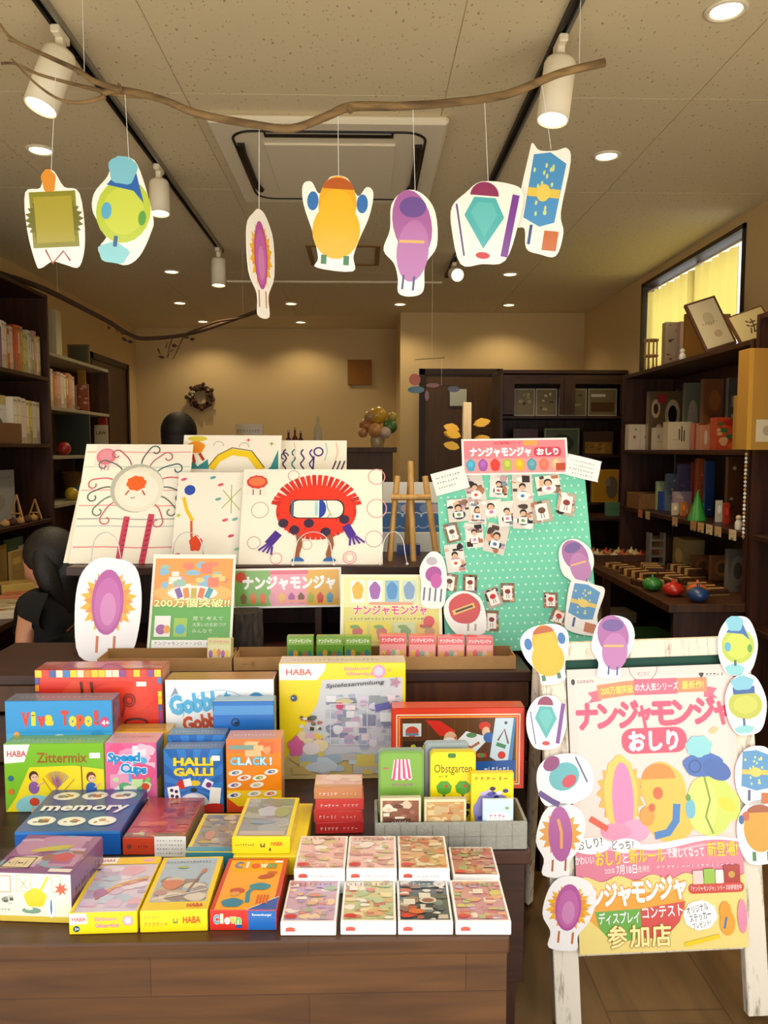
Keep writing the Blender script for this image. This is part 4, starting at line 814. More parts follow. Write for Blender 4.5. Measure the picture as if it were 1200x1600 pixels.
# ================================================================= SIGNS STANDING ON THE STEP SHELF
def panel(name, bl, br, tl, Yb, Yt, th, mat, col, art, label=None, cat=None, group=None, outline=None, sidecol=None, parent=None, z0=None):
    A_, B_, C_ = at(*bl, Yb), at(*br, Yb), at(*tl, Yt)
    if z0 is not None: dz = z0-min(A_.z, B_.z); A_.z += dz; B_.z += dz; C_.z += dz
    u = (B_-A_); w_ = u.length; u.normalize(); v = C_-A_; v -= u*v.dot(u); h = v.length; v.normalize(); n_ = u.cross(v)   # n_ faces the viewer
    Mx = Matrix((u, -n_, v)).transposed().to_4x4(); Mx.translation = A_
    mb = MB()
    if outline: mb.prism([(x*w_, y*h) for (x, y) in outline], 0, th, mat, col, sidecol)
    else: mb.box(0, 0, 0, w_, th, h, mat, col)
    if art:
        Ar = Art(mb, Vector((0, 0, 0)), Vector((w_, 0, 0)), Vector((0, 0, h)), mat); art(Ar)
    o = mb.build(name, parent); 
    if parent: o.matrix_local = parent.matrix_basis.inverted() @ Mx
    else: o.matrix_basis = Mx
    if label: tag(o, label, cat, group)
    return o, w_, h
def smooth_outline(pts, n=4):     # Catmull-Rom through the points
    out = []; L = len(pts)
    for i in range(L):
        p0, p1, p2, p3 = pts[i-1], pts[i], pts[(i+1) % L], pts[(i+2) % L]
        for k in range(n):
            t = k/n; out.append(tuple(.5*((2*p1[j])+(-p0[j]+p2[j])*t+(2*p0[j]-5*p1[j]+4*p2[j]-p3[j])*t*t+(-p0[j]+3*p1[j]-3*p2[j]+p3[j])*t**3) for j in (0, 1)))
    return out
OV = [(.1, .05), (0, .45), (.04, .8), (.25, .98), (.55, 1.0), (.88, .92), (1, .65), (.98, .3), (.86, .06), (.5, .0)]
# plain stand-ins for the printed figures: coloured shapes only
def s_asp(A): return A.h/A.w*.86
def s_sun(A, k=1.0):
    A.noclip = False; A.star(.5, .57, .44, .3, 14, '#f2b21c', .2, .82*s_asp(A)); A.star(.5, .58, .38, .27, 14, '#e8952a', .42, .82*s_asp(A)); A.eh(.49, .57, .245, .4*.8, '#b24a9a'); A.eh(.49, .55, .2, .26, '#c05fa8'); A.eh(.5, .5, .12, .16, '#cf82b8')
    A.rect(.34, .08, .38, .24, '#c96a2c'); A.rect(.6, .08, .64, .24, '#c96a2c')
def s_hot(A):
    A.star(.5, .58, .44, .32, 15, '#e8a02c', .1, .8*s_asp(A)); A.eh(.5, .58, .24, .38, '#b0509c', rot=.1); A.line([(.44, .78), (.52, .6), (.54, .38)], .06, '#e8a050'); A.rect(.36, .06, .4, .22, '#a8542c'); A.rect(.62, .08, .66, .24, '#a8542c')
def s_pear(A): A.eh(.5, .7, .27, .3, '#f0a81c'); A.eh(.5, .42, .34, .3, '#f2b01a'); A.eh(.5, .56, .26, .3, '#f3b41e'); A.eh(.5, .86, .22, .12, '#b5581c', a0=0, a1=PI); A.rect(.3, .06, .38, .16, '#3f7a4a'); A.rect(.62, .06, .7, .16, '#3f7a4a'); A.eh(.15, .72, .08, .1, '#2f6fb0'); A.eh(.85, .72, .08, .1, '#2f6fb0')
def s_bean(A): A.eh(.5, .68, .36, .33, '#a65f9c', rot=.3); A.eh(.56, .42, .3, .3, '#b573ab'); A.eh(.48, .84, .25, .1, '#6a4a90', rot=.1); A.line([(.3, .5), (.76, .52)], .05, '#e8b060'); A.rect(.42, .04, .46, .18, '#4a4a80'); A.rect(.62, .04, .66, .18, '#4a4a80')
def s_kite(A): A.poly([(.2, .58), (.32, .8), (.62, .8), (.76, .58), (.5, .2)], '#4fb0b0'); A.poly([(.28, .62), (.38, .74), (.58, .74), (.66, .6), (.5, .34)], '#62bcb8'); A.eh(.46, .82, .2, .16, '#8f2f58', a0=0, a1=PI); A.rect(.8, .12, .9, .86, '#7a3a94', -.12); A.eh(.5, .12, .1, .04, '#c83a3c'); A.line([(.08, .7), (.24, .1)], .025, '#5a4a80')
def s_bag(A): 
    A.poly([(.16, .9), (.5, .93), (.86, .84), (.8, .3), (.5, .25), (.14, .32)], '#4a90c4'); r = random.Random(3)
    for i in range(18): A.eh(r.uniform(.22, .76), r.uniform(.35, .84), .025, .022, '#cfd98a')
    A.rect(.15, .52, .82, .6, '#e2c04c'); A.eh(.48, .56, .14, .08, '#e8ca5a'); A.rect(.62, .04, .92, .22, '#c4672a'); A.rect(.3, .08, .36, .26, '#3a4a80')
def s_lemon(A): A.eh(.5, .5, .42, .3, '#b8c83c', rot=-.15); A.eh(.5, .5, .32, .22, '#c8d24a'); A.poly([(.2, .72), (.35, .86), (.6, .92), (.8, .6), (.62, .7)], '#2a62ac'); A.eh(.42, .88, .22, .14, '#7cc0d0', wob=.08); A.eh(.24, .48, .08, .08, '#58a8c8'); A.eh(.8, .46, .06, .07, '#5a9a3c'); A.eh(.42, .1, .24, .1, '#8accd0', wob=.08); A.rect(.4, .16, .46, .26, '#2f5a90')
def s_fuzz(A): A.rect(.1, .22, .88, .78, '#8a8420'); A.star(.49, .5, .5, .42, 24, '#6f6a1c', 0, .8); A.rect(.17, .27, .81, .73, '#a89a2c'); A.eh(.45, .89, .12, .12, '#e0902c', wob=.1); A.line([(.3, .2), (.4, .06), (.6, .18), (.7, .08)], .03, '#a03a2c')
def s_disc(A): A.eh(.47, .6, .38, .36, '#c8302c', wob=.02); A.line([(.2, .48), (.7, .7)], .12, '#e0b850'); A.line([(.26, .51), (.66, .68)], .05, '#3a2420'); A.rect(.55, .08, .6, .26, '#b8a088'); A.rect(.72, .1, .77, .26, '#b8a088')
panel('paper_cutout', (112, 1018), (216, 1018), (108, 857), 2.175, 2.24, .0015, 'film', '#f6f3f2', s_sun, 'large laminated white oval with a purple and orange shape on the step shelf', 'paper cutout', 'white-edged paper cutouts', smooth_outline(OV), z0=T2)
def p_200(A):
    A.rect(0, 0, 1, 1, '#f4efdc'); A.rect(.03, .03, .97, .96, '#58a83c'); A.rect(.03, .5, .97, .96, '#f09a3c'); A.ell(.5, .62, .48, .12, '#f4b45c'); A.mosaic(.08, .66, .92, .93, ['#f2e4d4', '#e87a5c', '#c89ac0', '#9ac0a8', '#f4c878', '#88b8d0'], 24, 3, .08)
    A.ell(.5, .62, .3, .09, '#fbf3e4'); 
    for i in range(5): A.rect(.3+i*.09, .57, .37+i*.09, .67, ['#7a5aa0', '#d88a3c', '#c8a83c', '#e0703c', '#4a9aa8'][i], .4-.2*i)
    A.text('200万個突破!!', .5, .49, .065, '#f2ec9c', .03, fit=.9, align='c', out='#3f7a3c', ow=.03); A.text('見て 考えて', .52, .36, .03, '#e4f4d0', .0, fit=.36); A.text('大笑いの名前づけ', .52, .3, .03, '#e4f4d0', .0, fit=.4); A.text('みんなで', .52, .24, .03, '#e4f4d0', .0, fit=.24)
    A.rect(.07, .2, .26, .4, '#f0ece4'); A.ell(.15, .27, .06, .06, '#a0509a'); A.ell(.22, .27, .04, .05, '#e8a02c'); A.rect(.3, .2, .46, .38, '#9ac43c'); A.ell(.38, .27, .06, .06, '#4aa8c0')
    A.rect(.05, .06, .95, .17, '#f8f6f0'); A.text('ナンジャモンジャ・シロ', .08, .125, .028, '#2c2c2c', .0, fit=.56); A.text('(ミドリ)', .7, .125, .026, '#2c2c2c', .0, fit=.2); A.scribble(.08, .92, .085, 18, .014, '#555', 3)
panel('poster', (228, 1018), (361, 1018), (238, 856), 2.2, 2.3, .002, 'film', '#f4efdc', p_200, 'orange and green poster about two hundred thousand sold, standing on the step shelf', 'poster', z0=T2)
def p_banner(A):
    A.rect(0, 0, 1, 1, '#f4f0e4'); A.rect(.02, .05, .35, .95, '#7cb45a'); A.rect(.35, .05, .68, .95, '#f0a0b4'); A.rect(.68, .05, .98, .95, '#eab03c'); A.ell(.08, .78, .05, .05, '#d84a34'); A.rrect(.34, .84, .7, .94, .05, '#e06a80')
    A.text('ナンジャモンジャ', .1, .5, .26, '#ffffff', .06, fit=.84); r = random.Random(5)
    for i in range(10): A.ell(.1+i*.088, .24, .03, .05, ['#8a6a3c', '#e8742c', '#e86a2c', '#e89ab0', '#f0c05a', '#b0509c', '#7a4a3a', '#a8b03c', '#d83a2c', '#4a9ac0'][i], wob=.1)
    A.rect(.45, .12, .68, .2, '#f4a090')
panel('banner_sign', (364, 951), (534, 948), (364, 889), 2.38, 2.38, .002, 'film', '#f4f0e4', p_banner, 'narrow laminated banner in green, pink and orange with white title, under the drawings', 'sign')
def p_lineup(A):
    A.rect(0, 0, 1, 1, '#eee9c4'); A.rect(.03, .03, .97, .96, '#d8d070'); A.rect(.03, .56, .97, .96, '#dfe2a4')
    for i, (c, d) in enumerate((('#e8b02c', '#f2efe0'), ('#9a5aa8', '#f2f4ee'), ('#4a8ac0', '#8ab8d0'), ('#7a9ac0', '#c8d8c0'), ('#b8b03c', '#dfe2a4'))):
        A.rect(.1+i*.17, .62, .24+i*.17, .92, d); A.ell(.17+i*.17, .78, .055, .09, c, wob=.06)
    A.text('ナンジャモンジャ', .13, .47, .1, '#d8406c', .04, fit=.72, out='#fff', ow=.04, rot=.0); A.rrect(.28, .59, .72, .63, .02, '#e8a07c'); A.scribble(.1, .86, .4, 22, .04, '#7a7a5a', 4)
    for i, c in enumerate(('#e8d42c', '#e0cf2c', '#c8cf9a', '#e0b84c')): A.rect(.05+i*.235, .06, .26+i*.235, .36, c); A.ell(.17+i*.235, .22, .05, .07, ['#c85a4a', '#c86a5a', '#7a9a5a', '#b88a5a'][i], wob=.1); A.ell(.14+i*.235, .3, .05, .02, '#7aa04a'); A.scribble(.07+i*.235, .23+i*.235, .09, 8, .03, '#8a7a4a', i)
    A.ell(.87, .37, .055, .055, '#cf3a3a'); A.rect(.78, .29, .9, .33, '#b8322c')
panel('poster', (531, 1003), (692, 1003), (541, 885), 2.2, 2.28, .002, 'film', '#eee9c4', p_lineup, 'yellow-green laminated poster with pink title, right of the narrow banner', 'poster', z0=T2+.02)
# --- dotted board with photos
def p_dots(A):
    A.rect(0, 0, 1, 1, '#74cfae'); nx, ny = 21, 24
    for j in range(ny):
        for i in range(nx):
            x = (i+.5+(.5 if j % 2 else 0))/nx; y = (j+.5)/ny
            if x < .985: A.k = 5; A.ell(x, y, .0075, .0075, '#cfeede', n=6)
    A.k = 7
bd = thing('photo_board', 'mint green polka dot board pinned with photos, right of the small easel', 'notice board', (at(815, 990, 2.22).x, 2.22, T2))
bp_, BW, BH = panel('board_panel', (697, 1000), (938, 990), (692, 717), 2.22, 2.36, .006, 'print', '#74cfae', p_dots, parent=bd, z0=T2+.004)
bpy.context.view_layer.update()
BM = bd.matrix_basis @ bp_.matrix_local
def pinned(name, cx, cy, w_, h, rot, art, label, cat, group=None, off=.001, outline=None, mat='print', th=.0006, col='#f4f1ea', x=None):
    # cx, cy in pixels of the photo, on the board plane
    n_ = (BM.to_3x3() @ Vector((0, -1, 0))).normalized(); O = BM.translation; d = ray(cx, cy); t = (O-CAM).dot(n_)/d.dot(n_); P = CAM+d*t+n_*(off+th)
    s = (P-CAM).dot(CROT @ Vector((0, 0, -1)))/F; w_, h = w_*s, h*s
    M_ = BM.to_3x3().to_4x4(); M_.translation = P; M_ = M_ @ Matrix.Rotation(-rot, 4, 'Y')
    mb = MB(); 
    if outline: mb.prism([((x_-.5)*w_, (y_-.5)*h) for (x_, y_) in outline], 0, th, mat, col)
    else: mb.box(-w_/2, 0, -h/2, w_/2, th, h/2, mat, col)
    mb.art((-w_/2, 0, -h/2), (w_, 0, 0), (0, 0, h), art, mat); o = mb.build(name); o.matrix_basis = M_
    return tag(o, label, cat, group)
def p_top(A):
    A.rect(0, 0, 1, 1, '#f6ece8'); A.rect(.02, .05, .98, .95, '#f0808c'); A.rect(.02, .05, .98, .45, '#ee9a9a'); A.text('200万個突破シリーズ', .3, .84, .07, '#c83a4c', .02, fit=.26); A.rrect(.58, .8, .72, .94, .06, '#f2a050'); A.text('ナンジャモンジャ', .08, .53, .2, '#ffffff', .06, fit=.57); A.rrect(.68, .49, .94, .75, .1, '#c84058'); A.text('おしり', .81, .545, .15, '#ffffff', .05, fit=.2, align='c')
    for i, c in enumerate(('#4aa0c0', '#9a58a8', '#d83a34', '#a8b84a', '#e8ae2c', '#5a98a8', '#e8705c', '#e8b08c')): A.ell(.08+i*.115, .27, .045, .06, c, wob=.05); A.ell(.08+i*.115, .3, .025, .03, shade(c, 1.15))
    A.rect(.88, .1, .97, .3, '#b84a30')
pinned('title_card', 804, 714, 166, 58, R(-1.2), p_top, 'pink title card on top of the dotted photo board', 'sign', off=.006)
def note(A): A.rect(0, 0, 1, 1, '#f7f4e6'); [A.scribble(.12, .85-.1*i, .72-i*.22, 9-i, .12, '#6a6878', i+2) for i in range(3)]
pinned('note_card', 703, 752, 54, 36, R(13), note, 'white handwritten note at the upper left corner of the dotted board', 'note', off=.007)
def note2(A): [A.scribble(.1+.1*(i % 2), .85, .74-i*.2, 11-i, .09, '#5a5868', i+9) for i in range(4)]
pinned('note_card', 910, 732, 52, 34, R(-16), note2, 'white rounded handwritten note at the upper right corner of the dotted board', 'note', off=.007, outline=smooth_outline([(.06, .0), (.0, .1), (0, .9), (.06, 1), (.94, 1), (1, .9), (1, .1), (.94, 0)], 3), col='#f6f2ec')
SK = ['#c89070', '#e2b090', '#2a2422', '#f2efe8', '#4a3a34', '#8a6a5a', '#d8d0c8']
def photo(seed, kind):
    def f(A):
        r = random.Random(seed); bg_ = ['#d8cfc4', '#e6e0d8', '#b8a898', '#8a6a50', '#c86a40'][kind]; A.rect(0, 0, 1, 1, bg_)
        A.mosaic(.0, .0, 1, 1, SK+['#c8a0a8', '#7a8aa0', '#b07050'], 12, seed, .22)
        if kind in (0, 1): A.ell(.5, .3, .3, .22, r.choice(['#30384a', '#e8e4dc', '#a85a40', '#2a2a30'])); A.ell(.5, .62, .17, .16, '#2a2220'); A.ell(.5, .57, .13, .12, '#e0b090'); A.rect(.28, .18, .7, .44, '#f4f1ea'); A.ell(.49, .31, .1, .08, r.choice(['#d8503c', '#4a7ab0', '#c87ab0', '#7a9a5a']))
        else: A.rect(.18, .12, .82, .86, '#f2efe6'); A.ell(.5, .56, .2, .17, r.choice(['#c83a34', '#6a4a3a', '#8a3a3a'])); A.line([(.42, .2), (.44, .4)], .04, '#6a4a4a'); A.line([(.58, .2), (.56, .4)], .04, '#6a4a4a')
    return f
ph = [(742, 765, 30, 46, 8, 0, 'leftmost photo under the pink title card'), (779, 760, 28, 36, -6, 1, 'second photo under the pink title card, held-up white card'), (816, 766, 32, 50, -2, 0, 'tall photo under the middle of the title card'), (856, 758, 38, 30, 6, 1, 'wide photo under the right part of the title card'),
      (884, 788, 28, 36, -14, 2, 'tilted photo with a blue top edge at the right of the board'), (716, 798, 34, 36, 4, 0, 'photo at the left in the middle cluster, dark blue clothing'), (746, 800, 28, 38, -4, 1, 'pale photo overlapping the left cluster'), (767, 795, 36, 28, 5, 0, 'wide photo in the middle of the cluster'),
      (792, 803, 30, 40, 3, 1, 'photo with a smiling face in the centre of the cluster'), (817, 806, 32, 42, -4, 0, 'photo right of the centre of the cluster'), (846, 800, 30, 34, 8, 2, 'photo of a white drawing at the right of the cluster'), (706, 833, 22, 30, 12, 3, 'small brown photo at the left edge of the board, upper'),
      (741, 836, 28, 40, 2, 1, 'pink and pale photo below the left cluster'), (775, 842, 34, 46, -16, 0, 'large tilted photo with a green border below the cluster'), (711, 872, 30, 44, 5, 1, 'photo of two people at the left edge of the board'), (702, 910, 24, 26, -10, 3, 'orange-brown photo above the red disc cutout'),
      (734, 912, 22, 28, -4, 3, 'small brown-edged photo right above the red disc cutout'), (770, 934, 24, 30, 18, 2, 'small tilted photo of a white drawing, left of the brown one'), (793, 926, 22, 30, -2, 3, 'small dark brown photo in the lower middle of the board'), (768, 970, 22, 32, -4, 3, 'small brown photo at the lower left beside the red disc cutout'),
      (860, 938, 22, 24, -4, 3, 'small photo with a red figure at the lower right of the board'), (872, 964, 24, 22, -25, 3, 'small tilted brown photo left of the blue bag cutout')]
for i, (x, y, w_, h, a, k, l_) in enumerate(ph): pinned('photo_print', x, y, w_, h, R(a), photo(i+1, k), l_, 'photo', 'photos pinned on the dotted board', off=.001+.0012*(i % 6))
pinned('paper_cutout', 727, 958, 66, 66, R(-6), s_disc, 'white-edged cutout with a plain red disc at the lower left of the dotted board', 'paper cutout', 'white-edged paper cutouts', .009, smooth_outline([(.3, .0), (.02, .35), (0, .7), (.25, .98), (.6, 1), (.85, .85), (1, .4), (.95, .05), (.6, 0)]), 'gloss')
pinned('paper_cutout', 901, 882, 54, 78, R(10), s_bean, 'white-edged cutout with a purple bean shape at the right edge of the dotted board', 'paper cutout', 'white-edged paper cutouts', .009, smooth_outline([(.3, .0), (.2, .2), (0, .4), (.05, .8), (.3, 1), (.7, .98), (1, .7), (.95, .4), (.7, .2), (.68, 0)]), 'gloss')
pinned('paper_cutout', 910, 948, 60, 82, R(-16), s_bag, 'white-edged cutout with a blue bag shape at the lower right edge of the dotted board', 'paper cutout', 'white-edged paper cutouts', .0105, smooth_outline([(.2, .0), (.08, .3), (.05, .9), (.3, .98), (.7, .96), (.97, .9), (.9, .4), (1, .15), (.9, 0)]), 'gloss')
pinned('paper_cutout', 676, 906, 44, 84, R(-8), lambda A: (A.eh(.5, .6, .3, .14, '#a83a94', rot=.7), A.eh(.62, .48, .2, .14, '#c04aa0'), A.eh(.4, .84, .2, .08, '#b8b0b8'), [A.rect(.2+.2*i, .1, .26+.2*i, .34, '#5a5a7a') for i in range(4)]), 'narrow cutout with a magenta shape between the yellow poster and the dotted board', 'paper cutout', 'white-edged paper cutouts', .012, smooth_outline([(.2, .0), (.1, .4), (0, .7), (.3, 1), (.7, .98), (.95, .7), (1, .3), (.9, 0)]), 'gloss')
# ================================================================= CHILDREN'S DRAWINGS ON THE BACK SHELF
def curl(A, x, y, ang, L, col, turn=1, wd=.012, hook=.055):
    P = [];  asp = A.w/A.h; cx, cy = x, y
    for k in range(9):
        t = k/8; a = ang+turn*.5*math.sin(t*2.2); P.append((cx, cy)); cx += math.cos(a)*L/9; cy += math.sin(a)*L/9*asp
    a0 = a-turn*PI/2; ox, oy = P[-1][0]-math.cos(a0)*0, P[-1][1]; hx, hy = ox+math.cos(a+turn*PI/2)*hook, oy+math.sin(a+turn*PI/2)*hook*asp; a1 = a-turn*PI/2
    for k in range(1, 15):
        t = k/14; rr = hook*(1-.62*t); an = a1+turn*t*5.2; P.append((hx+math.cos(an)*rr, hy+math.sin(an)*rr*asp))
    A.line(P, wd, col)
PAPER = '#f5eedd'
def d_sun(A):
    A.rect(0, 0, 1, 1, PAPER)
    for y, c in ((.93, '#f0a8a0'), (.8, '#c8d0c0'), (.47, '#f0a09a'), (.36, '#a8a8a0'), (.3, '#c0c8c0'), (.13, '#e89090'), (.6, '#e8b0a8')): A.line([(.01, y), (.3, y+.004), (.6, y-.004), (.99, y+.004)], .012, c)
    A.ell(.52, .62, .245, .245, '#b8b8a8'); A.ell(.54, .61, .225, .225, '#e9e4d0'); A.ell(.54, .6, .18, .17, '#f1ecdc')
    A.rect(.1, .8, .32, .99, '#f6dfd6'); A.ell(.2, .89, .09, .085, '#d87a88'); A.ell(.2, .9, .065, .06, '#e090a0')
    for dx in (-.03, 0, .03): A.line([(.2+dx, .82), (.2+dx, .77)], .012, '#d88a94')
    A.rect(.4, .52, .62, .76, '#f4ead8'); A.ell(.51, .66, .09, .075, '#e8641c', wob=.08, lob=8); A.line([(.45, .6), (.42, .56)], .014, '#b8502c'); A.line([(.57, .6), (.6, .56)], .014, '#b8502c'); A.line([(.47, .54), (.49, .53), (.51, .545)], .01, '#9a8a8a')
    cs = ['#6a7a6c', '#c86a70', '#57665e', '#c8606c', '#5d6c64', '#b8606c', '#4c6864', '#b87078', '#3f6a70', '#d0606c', '#5a6a60']
    for i, a in enumerate((200, 216, 178, 160, 130, 108, 86, 66, 44, 22, 2, -20, -42)):
        an = R(a); curl(A, .52+.245*math.cos(an), .62+.245*math.sin(an)*A.w/A.h, an, .2, cs[i % 11], 1 if a > 90 else -1, .013)
    A.line([(.46, .38), (.43, .0)], .055, '#c8405a'); A.line([(.68, .4), (.64, .0)], .055, '#c8405a')
    for i in range(9): A.line([(.43+.0036*i, .04*i+.02), (.455+.0036*i, .04*i+.03)], .01, '#8a2038'); A.line([(.625+.0045*i, .04*i+.02), (.655+.0045*i, .04*i+.03)], .01, '#8a2038')
def d_yellow(A):
    A.rect(0, 0, 1, 1, PAPER); A.line([(.3+.0, .72), (.36, .8), (.5, .86), (.68, .84), (.8, .72), (.82, .55), (.76, .4)], .075, '#f2cc14'); A.line([(.27, .74), (.36, .835), (.5, .895), (.7, .87), (.84, .73)], .012, '#7a6a2c')
    A.poly([(.02, .72), (.12, .79), (.16, .74), (.26, .8), (.28, .72)], '#2f8a8c'); A.poly([(.8, .66), (.9, .74), (.97, .88), (.98, .7), (.88, .58)], '#2f8a8c')
    A.ell(.13, .9, .09, .07, '#f0941c', wob=.06); A.ell(.14, .97, .1, .03, '#d8c83a'); A.line([(.1, .84), (.13, .77)], .03, '#b83a1c'); A.line([(.17, .85), (.22, .79)], .03, '#b83a1c')
    for (x, y) in ((.36, .93), (.62, .92)): A.ring(x, y-.02, .05, .05, .01, '#c8c0a8', 12, 0, PI)
    for (x, y, c) in ((.66, .96, '#e85a6a'), (.9, .93, '#8ab03c')): A.star(x, y, .03, .01, 4, c)
def d_stars(A):
    A.rect(0, 0, 1, 1, PAPER); A.ell(.18, .8, .08, .08, '#2a4ab0'); A.line([(.1, .72), (.16, .58), (.26, .46)], .05, '#eec21c'); A.line([(.24, .46), (.26, .3), (.3, .2)], .035, '#d8601c'); A.ell(.33, .22, .09, .12, '#e84a20', wob=.12)
    A.line([(.66, .8), (.92, .58)], .012, '#9aa83c'); A.line([(.78, .86), (.8, .54)], .012, '#9aa83c'); A.line([(.92, .82), (.66, .6)], .012, '#9aa83c')
    for (x, y, c) in ((.08, .92, '#d8607a'), (.5, .94, '#58a0b0'), (.62, .86, '#e05a6a'), (.6, .7, '#6aa8a0'), (.72, .47, '#e0566a'), (.86, .48, '#7ab0a0'), (.82, .3, '#d84a78'), (.92, .16, '#8ac8a0'), (.55, .06, '#e05a6a'), (.08, .1, '#d85a80')): A.ell(x, y, .045, .022, c, rot=.3)
    A.star(.05, .52, .05, .015, 5, '#b8c83c')
def d_squig(A):
    A.rect(0, 0, 1, 1, PAPER)
    for i in range(5):
        x = .2+.1*i; A.line([(x+.02*math.sin(k*1.3), .72+.02*k) for k in range(11)], .018, ['#3a2a5a', '#3a2a5a', '#2f7a80', '#3a2a6a', '#4a2a8a'][i])
    A.ring(.68, .9, .05, .05, .018, '#4a2a8a'); A.line([(.62, .7), (.63, .86)], .018, '#3a2a5a')
    for x, c in ((.4, '#f0c8b8'), (.76, '#a8d0c8'), (.88, '#f0b8b0')): A.line([(x, .98), (x+.02, .9), (x-.01, .82)], .014, c)
    for i in range(3): A.line([(.82+.05*i, .7), (.88+.05*i, .82)], .018, '#4a3a60')
    A.ring(.3, .86, .04, .04, .014, '#3a2a5a', 10, 0, 4.5)
def d_red(A):
    A.rect(0, 0, 1, 1, PAPER)
    for (x, y, r_, c) in ((.13, .56, .06, '#c8b0a8'), (.1, .22, .045, '#c8b0a8'), (.26, .06, .04, '#e89aa0'), (.36, .93, .04, '#c8a0a0'), (.96, .92, .06, '#e89aa0'), (.96, .58, .07, '#e8a0a0'), (.94, .26, .06, '#c8b0b0'), (.47, .2, .035, '#d8b0b0'), (.77, .07, .045, '#f090a0'), (.77, .07, .03, '#f0a8b0')): A.ring(x, y, r_, r_, .007, c)
    A.rect(.02, .72, .17, .97, '#f6e6da'); A.ell(.1, .86, .075, .052, '#d8402c', wob=.05, lob=12); A.ell(.1, .865, .06, .035, '#e8784a'); A.line([(.075, .78), (.075, .72)], .008, '#6a5a4a'); A.line([(.125, .78), (.125, .72)], .008, '#6a5a4a')
    A.k += 1
    for i in range(46):       # fringe of crayon strokes
        a = 2*PI*i/46; r1 = 1.0 if math.sin(a) < .2 else 1.16; up = .04 if abs(a-PI/2) < .9 else 0
        A.line([(.53+.2*math.cos(a), .55+.2*math.sin(a)), (.53+.285*r1*math.cos(a), .55+(.3*r1+up)*math.sin(a))], .03, '#e0301c' if i % 3 else '#c8281c')
    A.ell(.53, .55, .265, .2, '#e8341c', n=40); A.rrect(.34, .47, .73, .67, .08, '#3a2420'); A.rrect(.35, .48, .72, .66, .08, '#f0ece0')
    A.line([(.36, .48), (.36, .66)], .02, '#4a6a7a'); A.ell(.55, .575, .05, .07, '#2444a8', a0=-PI/2, a1=PI/2); A.ell(.53, .575, .012, .06, '#a8d0e4'); A.line([(.61, .48), (.63, .52), (.61, .58), (.6, .66)], .007, '#6a9ab0'); A.line([(.64, .49), (.62, .55)], .007, '#c8b04a')
    for (x, y) in ((.3, .42), (.38, .35), (.48, .42), (.6, .33), (.73, .46)): A.ell(x, y, .036, .034, '#3a2440')
    A.line([(.27, .32), (.2, .2)], .06, '#4a2a90'); A.line([(.74, .4), (.79, .28)], .06, '#4a2a90')
    for i in range(4): A.line([(.2+.01*i, .21-.01*i), (.135+.03*i, .14-.015*i)], .014, '#5a3098'); A.line([(.775+.012*i, .29), (.77+.035*i, .19+.01*i)], .014, '#5a3098')
    for x in (.41, .63): A.line([(x, .3), (x+.012, .2), (x-.008, .1), (x, .05)], .036, '#9a5a3a'); A.ell(x, .03, .045, .03, '#2f6aa8', a0=0, a1=PI)
DG = 'sheets of children\'s drawings'
dz = T3+.0005
panel('drawing', (99, 882), (262, 882), (113, 757), 2.47, 2.64, .002, 'print', PAPER, None, 'blank cream sheet peeking out at the lower left behind the curly sun drawing', 'drawing', DG, z0=dz)
panel('drawing', (108, 886), (285, 886), (131, 699), 2.45, 2.635, .002, 'print', PAPER, d_sun, 'children\'s drawing of a round body with curly rays and two red legs', 'drawing', DG, z0=dz)
panel('drawing', (270, 880), (432, 880), (285, 683), 2.50, 2.69, .002, 'print', PAPER, d_yellow, 'children\'s drawing with a yellow arch and teal wings, tallest at the back', 'drawing', DG, z0=dz)
panel('drawing', (395, 880), (540, 880), (408, 694), 2.54, 2.72, .002, 'print', PAPER, d_squig, 'children\'s drawing with dark purple squiggles, mostly hidden behind the red one', 'drawing', DG, z0=dz)
panel('drawing', (266, 886), (378, 886), (283, 742), 2.43, 2.57, .002, 'print', PAPER, d_stars, 'children\'s drawing with a blue spot, red splash and small stars', 'drawing', DG, z0=dz)
panel('drawing', (372, 884), (598, 884), (396, 735), 2.415, 2.56, .003, 'print', PAPER, d_red, 'children\'s drawing of a red shaggy oval with purple arms and brown legs', 'drawing', DG, z0=dz)
for (xa, xb, yt, lab) in ((146, 188, 832, 'in front of the curly sun drawing'), (272, 318, 832, 'in front of the blue spot drawing'), (462, 518, 832, 'in front of the red shaggy drawing'), (598, 632, 832, 'empty, between the red drawing and the wooden easel')):
    Y = 2.402; a, b_ = at(xa, 880, Y), at(xb, 880, Y); cx = (a.x+b_.x)/2; hw_ = (b_.x-a.x)/2; h = at(cx, yt, Y).z-T3; t = thing('wire_stand', 'thin wire display stand '+lab, 'display stand', (cx, Y, T3), group='arched wire display stands')
    P = [(-hw_-.008, 0, .004)]+[(-hw_*math.cos(PI*k/12), .0, .05+(h-.05)*math.sin(PI*k/12)) for k in range(13)]+[(hw_+.008, 0, .004)]
    if True:
        if lab[0] == 'e': pass
        P = [(p[0], -.008+p[2]*.03, p[2]) for p in P]
    mb = MB(); mb.tube(P, .0016, 'chrome', n=6); mb.build('wire', t)
    for s_ in (-1, 1): mb = MB(); mb.ball((s_*(hw_+.008), -.008, .0054), .005, 'white_ball'); mb.build('ball_tip', t)
